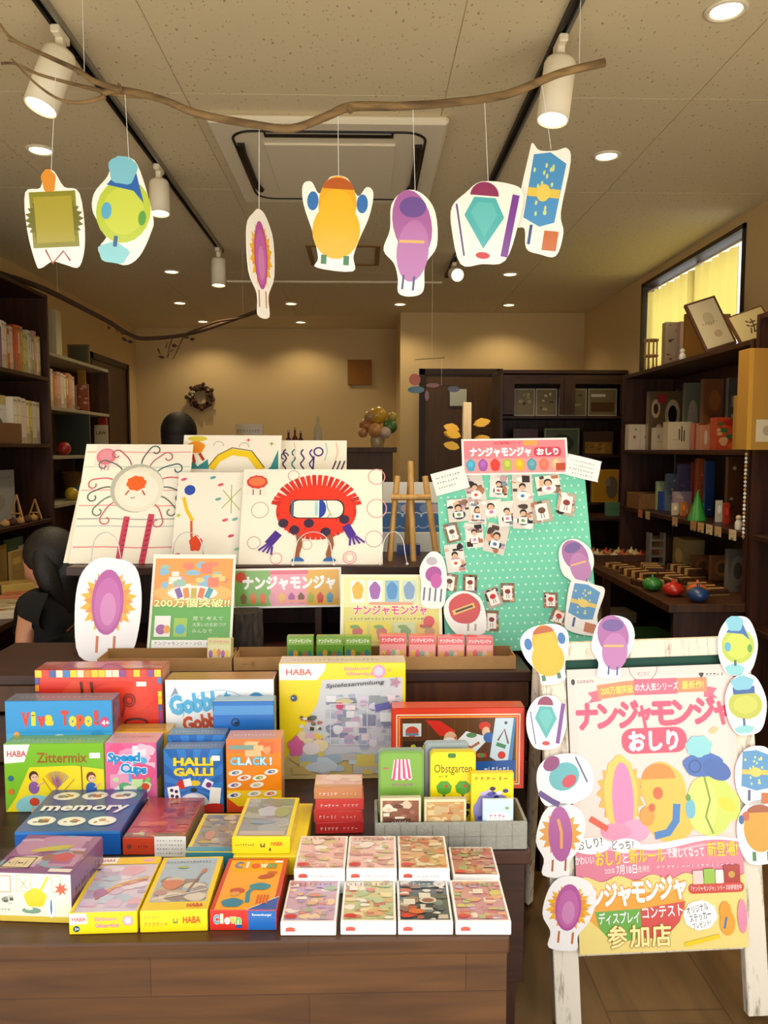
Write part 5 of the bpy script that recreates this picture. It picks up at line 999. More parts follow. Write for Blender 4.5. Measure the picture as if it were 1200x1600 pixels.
# wooden easel with the blue-wave picture behind
def d_wave(A):
    A.rect(0, 0, 1, 1, '#e6e8ea'); A.rect(.0, .28, 1, .78, '#3a6cb0'); A.rect(0, .7, 1, 1, '#dfe3e6')
    for i in range(7): A.ell(.1+.16*i, .62, .11, .08, ['#3a5fa8', '#6a90c8', '#b8a8c8'][i % 3]); A.ring(.1+.16*i, .5, .09, .07, .02, '#c8d8ec', 12, 0, PI); A.ring(.05+.16*i, .38, .08, .05, .016, '#a8b4d8', 12, PI, 2*PI)
    A.rect(0, 0, 1, .26, '#c4ccd6')
panel('picture', (598, 857), (690, 857), (599, 748), 2.72, 2.78, .004, 'print', '#e6e8ea', d_wave, 'picture of blue and white waves behind the small wooden easel', 'picture', z0=T3)
e0 = at(645, 880, 2.5); ez = thing('tabletop_easel', 'small natural wood easel standing beside the red drawing', 'easel', (e0.x, 2.5, T3))
def erod(nm, p, q, w_=.016):
    a, b_ = at(*p[:2], p[2]), at(*q[:2], q[2]); L = ez.location; mb = MB(); mb.tube([a-L, b_-L], w_/2*1.25, 'pine', n=4); return mb.build(nm, ez)
erod('leg', (608, 879, 2.5), (621, 744, 2.56)); erod('leg', (683, 876, 2.5), (664, 744, 2.56)); erod('leg', (646, 882, 2.49), (641, 721, 2.57)); erod('crossbar', (611, 777, 2.53), (673, 777, 2.53)); erod('rear_leg', (636, 852, 2.66), (641, 752, 2.56))
# blue box in the shelf behind
mb = MB(); mb.box(-.03, 0, 0, .05, .05, .035, 'gloss', '#1c3f8c'); tag(mb.build('box', None, (at(634, 870, 2.64).x, 2.64, T3)), 'small dark blue box under the wave picture, behind the easel', 'box')
# marble tower toy with leaf plates
tw = thing('marble_tree', 'pale wooden tower toy with yellow leaf plates behind the dotted board', 'toy', (at(729, 700, 2.6).x, 2.6, T3))
mb = MB(); mb.box(-.035, -.035, 0, .035, .035, .02, 'pale_wood', b=.003); mb.build('base', tw); h = at(729, 629, 2.6).z-T3; mb = MB(); mb.box(-.014, -.014, .02, .014, .014, h, 'pale_wood', b=.002); mb.build('post', tw)
plain('leaf_yellow', '#dba52a', .6)
for k, (px, py, an) in enumerate(((738, 664, .1), (718, 672, 3.0), (715, 682, 3.4), (714, 700, 3.1), (742, 690, .2))):
    p = at(px, py, 2.6); z = p.z-T3; mb = MB(); mb.M = Matrix.Translation((.02*math.cos(an)*1.2+p.x*0, .0, z)) @ Matrix.Rotation(an, 4, 'Z') @ Matrix.Rotation(-.25, 4, 'Y'); mb.prism([(0, -.0), (.012, .012), (.03, .016), (.048, .008), (.056, 0)][::1]+[(.048, -.008), (.03, -.014), (.012, -.01)], -.012, .012, 'leaf_yellow')
    mb.M = mb.M; mb.build('leaf_plate', tw)

# ================================================================= HANGING BRANCH AND CUTOUTS
YH = 1.8
def bpt(px, py, Y=YH): p = at(px, py, Y); return p
def branch(name, label, strands, base, cat='branch'):
    t = thing(name, label, cat, base); B = Vector(base)
    for i, (nm, pts, rs, Y, mt) in enumerate(strands):
        P = [at(x, y, Y if not isinstance(Y, (list, tuple)) else Y[k])-B for k, (x, y) in enumerate(pts)]; Q = []; RR = []
        for k in range(len(P)-1):
            for s_ in range(4):
                u = s_/4; a = P[max(k-1, 0)]; b_, c, d = P[k], P[k+1], P[min(k+2, len(P)-1)]
                Q.append(.5*((2*b_)+(c-a)*u+(2*a-5*b_+4*c-d)*u*u+(3*b_-a-3*c+d)*u**3)); RR.append((rs[k]*(1-u)+rs[k+1]*u)*(.84 if mt == 'bark' else 1))
        Q.append(P[-1]); RR.append(rs[-1]); mb = MB(); mb.tube(Q, RR, mt, n=9 if mt == 'bark' else 6); mb.build(nm, t)
    return t
b0 = tuple(at(470, 200, YH))
br = branch('hanging_branch', 'long bare forked branch hung below the ceiling across the whole shop front', [
    ('main_stem', [(945, 98), (900, 108), (865, 118), (790, 148), (700, 161), (620, 166), (548, 167), (510, 182), (455, 201), (400, 195), (310, 178), (255, 156), (190, 141), (160, 146)], [.011, .0105, .0105, .011, .0105, .011, .0125, .011, .0105, .010, .010, .009, .0095, .0075], YH, 'bark'),
    ('side_branch', [(190, 141), (150, 128), (118, 108), (70, 86), (20, 62), (0, 38)], [.009, .0075, .0065, .0055, .0045, .003], YH-.01, 'bark'),
    ('side_branch', [(240, 150), (190, 147), (155, 141), (110, 130), (60, 116), (25, 100), (2, 99)], [.0085, .008, .006, .0045, .0038, .0035, .003], YH+.015, 'bark'),
    ('side_branch', [(165, 151), (130, 160), (95, 156), (60, 134), (30, 105), (18, 92)], [.006, .005, .0035, .003, .0025, .002], YH-.02, 'bark'),
    ('twig', [(190, 142), (187, 133), (184, 131)], [.004, .003, .002], YH-.02, 'bark'), ('twig', [(25, 64), (15, 64), (13, 62)], [.003, .0025, .002], YH-.01, 'bark'), ('knot', [(548, 165), (546, 170), (544, 174)], [.009, .012, .009], YH-.003, 'bark')], b0)
def hstring(root, px, py, Y):
    p = at(px, py, Y)-root.location; mb = MB(); mb.tube([p, (p.x, p.y, CZ-root.location.z)], .0007, 'string', n=5); mb.build('hanging_string', root)
hstring(br, 905, 104, YH); hstring(br, 132, 118, YH-.01)
def stem_z(px):       # height of the main stem at a picture column
    K = [(945, 98), (865, 118), (790, 148), (700, 161), (620, 166), (548, 167), (510, 182), (455, 201), (400, 195), (310, 178), (255, 156), (190, 141), (150, 128), (118, 108), (70, 86), (20, 62)][::-1]
    for (a, b_) in zip(K, K[1:]):
        if a[0] <= px <= b_[0]: return a[1]+(b_[1]-a[1])*(px-a[0])/(b_[0]-a[0])
    return 60
def cutout(cx, cy, w_, h, rot, yaw, fn, outline, label, sx):
    Y = YH+.02; p = at(cx, cy, Y); k = (p-CAM).dot(CROT @ Vector((0, 0, -1)))/F; W_, H_ = w_*k, h*k
    t = thing('hanging_cutout', label, 'paper cutout', p, group='cutouts hanging from the branch')
    M = Euler((0, -rot, yaw), 'XYZ').to_matrix().to_4x4(); M = Matrix.Rotation(yaw, 4, 'Z') @ Matrix.Rotation(-rot, 4, 'Y')
    mb = MB(); mb.M = M; mb.prism([((x-.5)*W_, (y-.5)*H_) for (x, y) in outline], -.001, .001, 'gloss', '#f4efe2')
    ctr = (-.5*W_, -.001, -.5*H_); A = Art(mb, Vector(ctr), Vector((W_, 0, 0)), Vector((0, 0, H_)), 'gloss')
    class S(Art): pass
    fn(A); mb.build('card', t)
    top = M @ Vector((0, 0, H_*.46)); s0 = at(sx, stem_z(sx), YH); mb = MB(); mb.tube([top, Vector((s0.x, s0.y, s0.z))-p], .0007, 'string', n=5); mb.build('string', t)
BL = lambda *p: smooth_outline(p, 4)
cutout(86, 343, 92, 152, R(3), 0, s_fuzz, BL((.12, .06), (.2, .02), (.4, .08), (.62, .04), (.85, .02), (.98, .3), (.95, .75), (.7, .82), (.55, .98), (.38, .98), (.3, .82), (.04, .78), (.02, .4)), 'hanging cutout with an olive square and a small orange spot, leftmost', 88)
cutout(193, 330, 100, 164, R(-8), 0, s_lemon, BL((.3, .06), (.2, .14), (.28, .26), (.04, .44), (.02, .62), (.2, .8), (.26, .96), (.5, 1), (.68, .9), (.96, .5), (.96, .34), (.82, .1), (.6, .0)), 'hanging cutout with a green lemon shape and a blue top, second from left', 195)
cutout(408, 411, 72, 162, R(3), R(63), s_sun, BL((.3, .0), (.3, .2), (.02, .4), (.02, .8), (.3, .95), (.5, 1), (.75, .95), (1, .75), (.98, .4), (.72, .2), (.72, 0)), 'hanging cutout with a magenta oval in orange rays, turned almost edge-on', 405)
cutout(526, 349, 110, 144, R(-3), 0, s_pear, BL((.24, .02), (.26, .12), (.18, .36), (.02, .68), (.0, .88), (.12, .92), (.24, .8), (.38, .98), (.62, .98), (.78, .8), (.9, .9), (1, .84), (.96, .6), (.84, .36), (.76, .16), (.76, .0)), 'hanging cutout with a yellow pear shape and blue side bars, in the middle', 528)
cutout(641, 379, 84, 158, R(-6), 0, s_bean, BL((.38, .0), (.34, .14), (.24, .28), (.02, .4), (.1, .6), (.08, .84), (.3, .99), (.62, .98), (.9, .82), (1, .5), (.82, .3), (.84, .05), (.62, -.02)), 'hanging cutout with a purple bean shape, right of the yellow one', 645)
cutout(758, 349, 112, 130, R(-4), 0, s_kite, BL((.2, .0), (.04, .4), (.02, .66), (.2, .84), (.4, .98), (.8, .98), (1, .88), (.96, .5), (.82, .08), (.5, .02)), 'hanging cutout with a teal diamond, red cap shape and purple bar', 757)
cutout(849, 312, 74, 166, R(-8), R(-10), s_bag, BL((.3, .04), (.2, .22), (-.02, .28), (.06, .9), (.1, 1.0), (.26, .94), (.6, .95), (.82, .98), (.94, .86), (.9, .4), (1.02, .22), (.94, .0), (.6, .0)), 'hanging cutout with a blue bag shape and yellow band, rightmost', 846)
# far branch with dried leaves
fb0 = tuple(at(230, 528, 5.1))
fb = branch('dried_branch', 'thin dark dried branch with hanging leaves over the left bookcases', [
    ('main_stem', [(0, 428), (50, 444), (85, 459), (130, 482), (170, 503), (205, 524), (230, 529), (290, 523), (340, 508), (380, 494), (420, 478)], [.022, .02, .02, .018, .017, .015, .014, .012, .012, .011, .008], 5.1, 'dried'),
    ('twig', [(290, 522), (335, 504), (375, 497), (400, 490)], [.007, .008, .006, .004], 5.06, 'dried'), ('twig', [(270, 526), (264, 545), (262, 560)], [.003, .003, .002], 5.08, 'dried'), ('twig', [(288, 523), (278, 545), (270, 562)], [.003, .003, .002], 5.1, 'dried')], fb0)
r = random.Random(6)
for (x, y) in ((170, 512), (192, 520), (194, 530), (203, 534), (268, 548), (262, 556), (283, 533), (290, 526), (252, 558), (260, 540), (300, 530), (272, 540), (248, 548), (183, 517)):
    p = at(x, y, 5.1+r.uniform(-.04, .04))-fb.location; mb = MB(); mb.M = Matrix.Translation(p) @ Euler((r.random()*3, r.random()*3, r.random()*3)).to_matrix().to_4x4(); mb.prism([(0, -.02), (.012, -.005), (.01, .01), (0, .024), (-.01, .01), (-.012, -.005)], -.001, .001, 'dried'); mb.build('leaf', fb)
hstring(fb, 90, 462, 5.1); hstring(fb, 380, 494, 5.1)

# ================================================================= SIGNBOARD AT RIGHT
def fit(BLp, BRp, TLp, Yb, Yt): 
    A_, B_, C_ = at(*BLp, Yb), at(*BRp, Yb), at(*TLp, Yt); u = (B_-A_).normalized(); v = C_-A_; v -= u*v.dot(u); v.normalize(); n_ = u.cross(v); M = Matrix((u, -n_, v)).transposed().to_4x4(); M.translation = A_; return M
SM = fit((905, 1490), (1168, 1478), (873, 1047), 1.77, 1.86)
SI = SM.inverted()
def on(px, py, off=0):    # pixel -> board coordinates (x across, z up)
    n_ = (SM.to_3x3() @ Vector((0, -1, 0))); d = ray(px, py); t = (SM.translation+n_*off-CAM).dot(n_)/d.dot(n_); return SI @ (CAM+d*t)
sb = thing('signboard', 'weathered white wooden A-frame signboard carrying the pink poster', 'signboard', SM.translation); sb.rotation_euler = SM.to_euler(); bpy.context.view_layer.update()
a = on(872, 1067); b_ = on(1168, 1478); tl = on(836, 1000); tr_ = on(1180, 997); PW = on(1168, 1478).x; PH = on(873, 1047).z
xl0, xl1 = on(868, 1480).x-.006, on(908, 1480).x-.006; xr0, xr1 = on(1165, 1480).x, on(1165, 1480).x+.055; ztop = on(1000, 1003).z; zrail = on(1000, 1028).z
zfl = -SM.translation.z/(SM.to_3x3() @ Vector((0, 0, 1))).z
for (x0, x1) in ((xl0, xl1), (xr0, xr1)):
    mb = MB(); mb.box(x0, .004, zfl+.004, x1, .03, ztop, 'white_paint', b=.002); mb.build('front_leg', sb)
mb = MB(); mb.box(xl0-.005, .001, zrail, xr1+.005, .028, ztop+.004, 'white_paint', b=.002); mb.build('top_rail', sb)
mb = MB(); mb.box(xl1, .012, .02, xr0, .02, zrail, 'chalk_green'); mb.build('chalkboard', sb)
mb = MB(); mb.box(xl1, .008, -.012, xr0, .028, .02, 'white_paint', b=.002); mb.build('bottom_rail', sb)
for (x0, x1) in ((xl0+.005, xl0+.03), (xr1-.03, xr1-.005)):      # rear legs splay back to the floor
    R3 = SM.to_3x3(); top = Vector((x0, .032, ztop-.02)); bw = SM @ top; ft = Vector((bw.x+.06, bw.y+.36, .012)); f_ = SI @ ft; mb = MB(); mb.tube([top, f_], .016, 'white_paint', n=4); mb.build('rear_leg', sb)
def wavy(y, amp, n, ph=0, x0=0, x1=1): return [(x0+(x1-x0)*i/40, y+amp*math.sin(2*PI*n*i/40+ph)) for i in range(41)]
def p_main(A):
    A.rect(0, 0, 1, 1, '#f2cfc7'); A.rect(.05, .4, .95, .97, '#f4d5cd')
    A.ring(.46, 1.0, .085, .085, .004, '#7a6a6a', 20, PI, 2*PI); A.text('すごろく', .46, .968, .013, '#6a5a5a', 0, fit=.07, align='c')
    A.ell(.035, .955, .012, .018, '#222'); A.text('SUGOROKUYA', .06, .95, .012, '#3a3030', 0, fit=.1); A.ell(.81, .965, .014, .014, '#222', wob=.2, lob=3); A.scribble(.84, .95, .963, 5, .012, '#3a3030', 3)
    A.poly([(.12, .915), (.2, .925), (.2, .885), (.12, .878), (.145, .896)], '#e8627c'); A.poly([(.9, .915), (.82, .925), (.82, .885), (.9, .878), (.875, .896)], '#e8627c')
    A.line([(.18, .915), (.35, .926), (.55, .93), (.84, .93)], .085, '#ee8a5c'); A.rect(.4, .9, .66, .957, '#e8627c'); A.text('200万個突破', .2, .907, .022, '#fbe65c', .01, fit=.195, rot=.05); A.text('の大人気シリーズ', .405, .916, .022, '#ffffff', .01, fit=.26, rot=.01); A.text('最新作!', .69, .918, .023, '#fbe65c', .01, fit=.13)
    T = 'ナンジャモンジャ'; xs_ = [.05, .175, .3, .42, .5, .625, .755, .88]; ws = [.12, .115, .115, .07, .125, .12, .12, .09]
    for i, ch in enumerate(T): A.text(ch, xs_[i], .79+.008*xs_[i], .078, '#e0486e', .05, fit=ws[i])
    A.rrect(.31, .692, .7, .782, .04, '#dc4668'); A.text('おしり', .5, .707, .056, '#ffffff', .05, fit=.29, align='c')
    A.ell(.865, .765, .025, .02, '#f4c088', wob=.25, lob=2)
    A.star(.29, .555, .145, .115, 16, '#f3b03a', 0, 1.35); A.eh(.29, .55, .1, .14, '#f6c85a', wob=.04, lob=9); A.eh(.3, .53, .065, .135, '#ec84b8'); A.eh(.36, .42, .09, .04, '#f0a0c4'); A.eh(.25, .42, .09, .03, '#ee8fb4'); A.line([(.1, .47), (.2, .43)], .035, '#e05030')
    A.eh(.53, .575, .12, .085, '#f6bc40'); A.eh(.58, .47, .155, .095, '#f6be46'); A.eh(.55, .56, .13, .09, '#f6be46'); A.eh(.52, .6, .1, .055, '#e88a2c', a0=0, a1=PI); A.eh(.44, .47, .045, .035, '#ee9a38'); A.line([(.48, .4), (.56, .41), (.61, .45), (.62, .51)], .045, '#2f7ac0'); A.eh(.51, .55, .03, .022, '#e8602c'); A.eh(.47, .5, .02, .015, '#d85a2c')
    A.eh(.82, .5, .14, .11, '#ccdb5c'); A.poly([(.8, .42), (1, .45), (1, .52), (.9, .6), (.8, .62)], '#ccdb5c'); A.eh(.77, .5, .09, .1, '#d6e272'); A.line([(.79, .61), (.82, .52), (.79, .46), (.83, .4)], .012, '#7f9a2c'); A.eh(.92, .5, .06, .022, '#f0d42c', rot=-.6)
    A.eh(.79, .645, .12, .045, '#2e66b8', wob=.05); A.eh(.87, .625, .09, .035, '#2a5cae', rot=-.5); A.ring(.74, .64, .035, .035, .01, '#1c4690'); A.eh(.77, .71, .08, .038, '#8ad0d6', wob=.08, lob=7); A.eh(.7, .49, .03, .035, '#6ab8d0'); A.eh(.69, .53, .015, .012, '#5a9a3a')
    P = wavy(.383, .01, 1.5, .6); A.poly([(0, 0), (1, 0)]+P[::-1], '#ffffff'); A.poly([(0, 0), (1, 0)]+wavy(.365, .014, 1.4, .6)[::-1], '#e2809a'); A.line(wavy(.35, .014, 1.4, .6), .012, '#f4b6c4')
    A.eh(.1, .375, .11, .03, '#ffffff'); A.eh(.3, .37, .09, .026, '#ffffff'); A.text('おしり?', .02, .362, .028, '#4a3a34', .01, fit=.15, rot=.15); A.text('どっち?', .22, .36, .026, '#4a3a34', .01, fit=.13)
    A.text('かわいい', .0, .312, .026, '#ffffff', .01, fit=.11); A.text('おしり', .12, .308, .04, '#f8d83c', .03, fit=.15, out='#e8803c', ow=.02); A.text('と', .28, .312, .026, '#ffffff', .01); A.text('新ルール', .32, .312, .04, '#f8d83c', .02, fit=.21, out='#e8803c', ow=.02); A.text('で楽しくなって', .545, .325, .028, '#ffffff', .02, fit=.22); A.text('新登場!', .785, .325, .04, '#f8d83c', .015, fit=.18, out='#e8803c', ow=.02)
    A.text('2025年', .17, .277, .016, '#fff', .0, fit=.06); A.text('7月18日', .24, .275, .026, '#ffffff', .02, fit=.12); A.text('(金)発売', .365, .279, .018, '#fff', .0, fit=.07); A.scribble(.48, .95, .29, 16, .012, '#f8d0d8', 5)
    A.poly([(0, 0), (1, 0)]+wavy(.258, .01, 5, 0)[::-1], '#f2dc84')
    A.poly([(.06, .12), (.1, .2), (.62, .21), (.64, .14), (.5, .05), (.2, .04)], '#f2a83c'); A.poly([(.2, .03), (.12, .09), (.1, .145), (.37, .15), (.37, .05)], '#6cb24a'); A.poly([(.37, .05), (.37, .15), (.64, .17), (.6, .1), (.5, .04)], '#d8504c')
    for i in range(7): A.text('ンジャモンジャ'[i], .08+.082*i, .165+.004*i, .065, '#ffffff', .05, fit=.072, out='#f09a24', ow=.05)
    A.text('ディスプレイ', .12, .105, .032, '#ffffff', .02, fit=.24); A.text('コンテスト', .38, .118, .034, '#ffffff', .02, fit=.24, rot=.04)
    for i in range(3): A.text('参加店'[i], .17+.13*i, .025, .06, '#fdf2a8', .02, fit=.11, out='#b8802c', ow=.03)
    A.rrect(.66, .195, .99, .23, .016, '#cf4438'); A.text('『ナンジャモンジャ』シリーズ好評発売中', .675, .205, .014, '#fff', 0, fit=.3)
    A.rect(.69, .228, .75, .275, '#f0d0c8'); A.rect(.755, .228, .82, .28, '#9ac44a'); A.rect(.825, .228, .87, .275, '#f4ece8'); A.rect(.875, .228, .97, .29, '#b02c2c'); A.ell(.92, .257, .02, .02, '#c89a3c')
    A.eh(.72, .12, .1, .052, '#ffffff', wob=.04, lob=14); A.text('オリジナル', .645, .125, .022, '#4a3a34', .01, fit=.13, rot=.2); A.text('ステッカー', .66, .097, .022, '#4a3a34', .01, fit=.13, rot=.2); A.text('プレゼント!', .675, .072, .018, '#4a3a34', .0, fit=.11, rot=.2)
    A.line([(.62, .02), (.83, .045)], .024, '#f0d41c'); A.eh(.88, .09, .045, .045, '#f4a838'); A.eh(.87, .13, .035, .035, '#f0a030'); A.eh(.97, .11, .028, .06, '#e890b0'); A.line([(.86, .07), (.875, .11)], .012, '#3a78b8')
bpy.context.view_layer.update()
mb = MB(); mb.box(0, -.0012, 0, PW, -.0002, PH, 'gloss', '#f8e2dc'); Ar = Art(mb, Vector((0, -.0012, 0)), Vector((PW, 0, 0)), Vector((0, 0, PH)), 'gloss'); p_main(Ar)
for x in (.333, .5): pass
o = mb.build('poster'); o.matrix_basis = SM.copy(); tag(o, 'large pink and yellow poster taped on the weathered white signboard', 'poster')
def ontop(cx, cy, w_, h, rot, fn, outline, label, off=.006):
    p = on(cx, cy, off); Wp = SM @ p; k = (Wp-CAM).dot(CROT @ Vector((0, 0, -1)))/F; W_, H_ = w_*k, h*k
    mb = MB(); mb.prism([((x-.5)*W_, (y-.5)*H_) for (x, y) in outline], 0, .0012, 'gloss', '#f7f4f4'); A = Art(mb, Vector((-W_/2, 0, -H_/2)), Vector((W_, 0, 0)), Vector((0, 0, H_)), 'gloss'); fn(A)
    o = mb.build('paper_cutout'); o.matrix_basis = Matrix.Translation(Wp) @ SM.to_3x3().to_4x4() @ Matrix.Rotation(-rot, 4, 'Y'); tag(o, label, 'paper cutout', 'white-edged paper cutouts')
O1 = BL((.3, .0), (.26, .2), (.04, .5), (.0, .8), (.2, .96), (.5, 1), (.82, .96), (1, .8), (.94, .5), (.8, .24), (.76, .02))
O2 = BL((.2, .0), (.2, .22), (.02, .45), (.1, .8), (.3, .97), (.6, 1), (.88, .92), (1, .7), (.9, .4), (.72, .2), (.7, .0))
O3 = BL((.2, .04), (.02, .3), (0, .65), (.2, .92), (.5, 1), (.8, .94), (1, .6), (.96, .3), (.8, .06), (.5, 0))
ontop(855, 1022, 76, 92, R(8), s_pear, O1, 'cutout with a yellow pear shape at the top left corner of the signboard')
ontop(957, 1010, 68, 96, R(-6), s_bean, O2, 'cutout with a purple bean shape on the top rail of the signboard')
ontop(1153, 1009, 62, 92, R(-3), s_lemon, O3, 'cutout with a green lemon shape on the top right corner of the signboard')
ontop(854, 1129, 62, 84, R(-4), s_kite, O3, 'cutout with a teal diamond shape at the upper left edge of the signboard')
ontop(1166, 1101, 64, 94, R(2), lambda A: (A.eh(.48, .5, .42, .24, '#b9bd3c', rot=-.1), A.eh(.48, .5, .3, .15, '#c6c94c'), A.rect(.2, .68, .74, .8, '#24589c'), A.eh(.45, .86, .28, .12, '#7cc0d4', wob=.08), A.ell(.4, .1, .24, .1, '#8accd0', wob=.08), A.rect(.38, .16, .44, .28, '#2f5a90')), O3, 'cutout with a flat green oval and blue band, upper right edge of signboard', .009)
ontop(882, 1218, 88, 78, R(4), lambda A: (A.ell(.5, .56, .28, .24, '#5ab4bc', rot=.4), A.ell(.58, .46, .14, .1, '#d03a50', rot=.5), A.ell(.3, .84, .16, .12, '#8a2a70', rot=.5), A.line([(.02, .3), (.24, .1), (.36, .02)], .1, '#5a3488'), A.line([(.74, .92), (.9, .4)], .03, '#5a5a80')), BL((.1, .04), (.0, .5), (.1, .85), (.4, 1), (.8, .96), (1, .7), (1, .3), (.85, .1), (.5, .0)), 'cutout with a round teal shape, red spot and purple bar on the signboard')
ontop(1182, 1212, 66, 92, R(-4), s_bag, O3, 'cutout with a blue bag shape cut off by the right side of the picture')
ontop(875, 1312, 78, 112, R(-6), s_hot, O2, 'cutout with a magenta oval split by an orange stripe, left edge of signboard')
ontop(1188, 1300, 72, 100, R(0), lambda A: (A.eh(.5, .55, .36, .36, '#d49a1c'), A.eh(.5, .8, .28, .12, '#a04c24', a0=0, a1=PI), A.ell(.2, .75, .08, .1, '#c4582c'), A.ell(.1, .7, .06, .1, '#2f5f98'), A.rect(.3, .06, .38, .2, '#3f7a4a'), A.rect(.62, .06, .7, .2, '#3f7a4a')), O3, 'cutout with a dark yellow shape at the right edge, below the blue bag one')
ontop(888, 1426, 84, 112, R(-8), s_sun, O2, 'cutout with a purple oval in orange rays at the bottom left corner of the poster', .009)
# ================================================================= BOOKCASES
def case(name, label, x0, x1, y0, y1, ztop, shelves, mat='dark_wood', wall='L', posts=(), closed=True, matu='dark_wood_up', base=0):
    t = thing(name, label, 'bookcase', ((x0+x1)/2, (y0+y1)/2, 0)); th = .025
    for y in (y0, y1-.03)+tuple(posts): sub(t, 'side_panel', x0, y, base, x1, y+.03, ztop, matu)
    xb = x0 if wall == 'L' else x1-.008
    if closed: sub(t, 'back_panel', xb, y0+.03, base, xb+.008, y1-.03, ztop-.0, matu)
    edges = sorted([y0, y1-.03]+list(posts))
    for z in list(shelves)+[ztop]:
        for a, b_ in zip(edges, edges[1:]):
            sub(t, 'shelf', x0+(.009 if wall == 'L' else 0), a+.031, z-th, x1-(.009 if wall == 'R' else 0), b_-.001, z, mat, .002)
    for a, b_ in zip(edges, edges[1:]):
        for yy in (a+.09, b_-.09):
            xx = x0+.012 if wall == 'L' else x1-.016; sub(t, 'shelf_standard', xx, yy, .3, xx+.004, yy+.012, ztop-.1, 'silver')
    return t
case('bookcase', 'tall dark wooden bookcase filled with books on the left wall', -2.44, -2.1, 3.3, 5.24, 2.42, (.52, .945, 1.44, 1.88), posts=(4.18,))
case('bookcase', 'grey-brown open shelf unit between the tall bookcase and the left doorway', -2.44, -2.15, 5.3, 6.6, 2.07, (.6, 1.02, 1.36, 1.70), mat='stone_beige', matu='brown_wood')
side = ['dark', 'pale', 'thin', 'thick', 'tall', 'short']
def books(y0, y1, xf, z0, hmin, hmax, cols, seed, where, group, depth=.17, tmin=.014, tmax=.032):
    r = random.Random(seed); y = y0; i = 0; cn = {'#e8dcc0': 'cream', '#f0e8d8': 'white', '#d8622c': 'orange', '#c84428': 'red-orange', '#d8c84a': 'yellow', '#a8b060': 'olive green', '#e0a8a0': 'pink', '#8a5a8a': 'purple', '#b8c4b0': 'pale green', '#7a8a9a': 'grey-blue', '#c8a060': 'tan', '#4a6a5a': 'dark green', '#a83a34': 'red'}
    while y < y1:
        c = cols[i % len(cols)] if isinstance(cols, list) else r.choice(cols); w_ = r.uniform(tmin, tmax); h = r.uniform(hmin, hmax); d = depth*r.uniform(.9, 1.05)
        if y+w_ > y1: break
        mb = MB(); mb.box(-d, 0, 0, 0, w_, h, 'gloss', c, b=.0015); mb.box(-d+.003, .0025, h, -.004, w_-.0025, h+.0006, 'print', '#efe6d2')
        def sp(A, c=c, s_=r.random()):
            A.rect(.05, .0, .95, .12+.2*s_, shade(c, .8)); A.rect(.2, .4, .8, .85, shade(c, 1.12) if s_ > .4 else '#f0e8dc'); A.scribble(.2, .8, .6, 2, .04, '#5a4038', int(s_*99)); A.rect(.1, .9, .9, .94, shade(c, .7))
        mb.art((0, 0, 0), (0, w_, 0), (0, 0, h), sp, 'gloss'); o = mb.build('book', None, (xf, y, z0+.0005))
        tag(o, '%s-spined book on the %s, %s from its near end' % (cn[c], where, ORD[min(i, 23)]), 'book', group); y += w_+.0008; i += 1
CB = ['#e8dcc0', '#f0e8d8', '#e0a8a0', '#e8dcc0', '#f0e8d8', '#e8dcc0', '#8a5a8a', '#f0e8d8', '#e8dcc0', '#d8622c', '#e8dcc0', '#c84428', '#d8622c', '#d8622c', '#c8a060', '#d8c84a', '#b8c4b0', '#e8dcc0', '#b8c4b0', '#a8b060', '#e0a8a0', '#f0e8d8', '#d8c84a', '#a8b060']
books(4.40, 5.19, -2.13, 1.88, .24, .285, CB, 3, 'upper left bookcase shelf', 'books on the upper left shelf', tmin=.026, tmax=.038)
books(4.79, 5.18, -2.15, 1.44, .27, .29, ['#f0e8d8', '#e8dcc0', '#f0e8d8', '#e8dcc0', '#d8c84a', '#f0e8d8', '#e8dcc0'], 5, 'second left bookcase shelf', 'pale volumes on the second left shelf', tmin=.045, tmax=.06)
books(5.34, 5.9, -2.18, 1.70, .22, .27, ['#e0a8a0', '#e0a8a0', '#f0e8d8', '#e8dcc0', '#d8622c', '#c8a060'], 8, 'grey shelf unit', 'books on the grey shelf unit', tmin=.03, tmax=.05)
def wallbox(name, label, cat, px0, px1, pyt, Y, z0, d, col, art=None, mat='gloss', top=None, yaw=0, pyb=None):
    if pyb is not None: z0 = at((px0+px1)/2, pyb, Y).z
    return sbox(name, label, px0, px1, pyt, Y, z0, d, col, art, top, None, mat, 0, yaw, None, .002, cat)
def pic(bgc, *shapes):
    def f(A):
        A.rect(0, 0, 1, 1, bgc)
        for s_ in shapes:
            if s_[0] == 'e': A.eh(*s_[1:])
            elif s_[0] == 'r': A.rect(*s_[1:])
            elif s_[0] == 'f': A.frame(.0, .0, 1, 1, s_[1], s_[2])
            elif s_[0] == 'm': A.mosaic(s_[1], s_[2], s_[3], s_[4], s_[5], s_[6], s_[7], s_[8])
            elif s_[0] == 't': A.text(s_[1], s_[2], s_[3], s_[4], s_[5], .02, fit=s_[6])
            elif s_[0] == 's': A.scribble(*s_[1:])
    return f
def aisle(name, label, cat, pa, pb, h, z, xf, col, art=None, d=.02):
    ya, yb = 2.12*F/(570-pa), 2.12*F/(570-pb); w_ = yb-ya; mb = MB(); mb.box(-w_/2, 0, 0, w_/2, d, h, 'gloss', col, b=.002)
    if art: mb.art((-w_/2+.002, 0, .002), (w_-.004, 0, 0), (0, 0, h-.004), art, 'gloss')
    return tag(mb.build(name, None, (xf, (ya+yb)/2, z+.0005), (0, 0, PI/2)), label, cat)
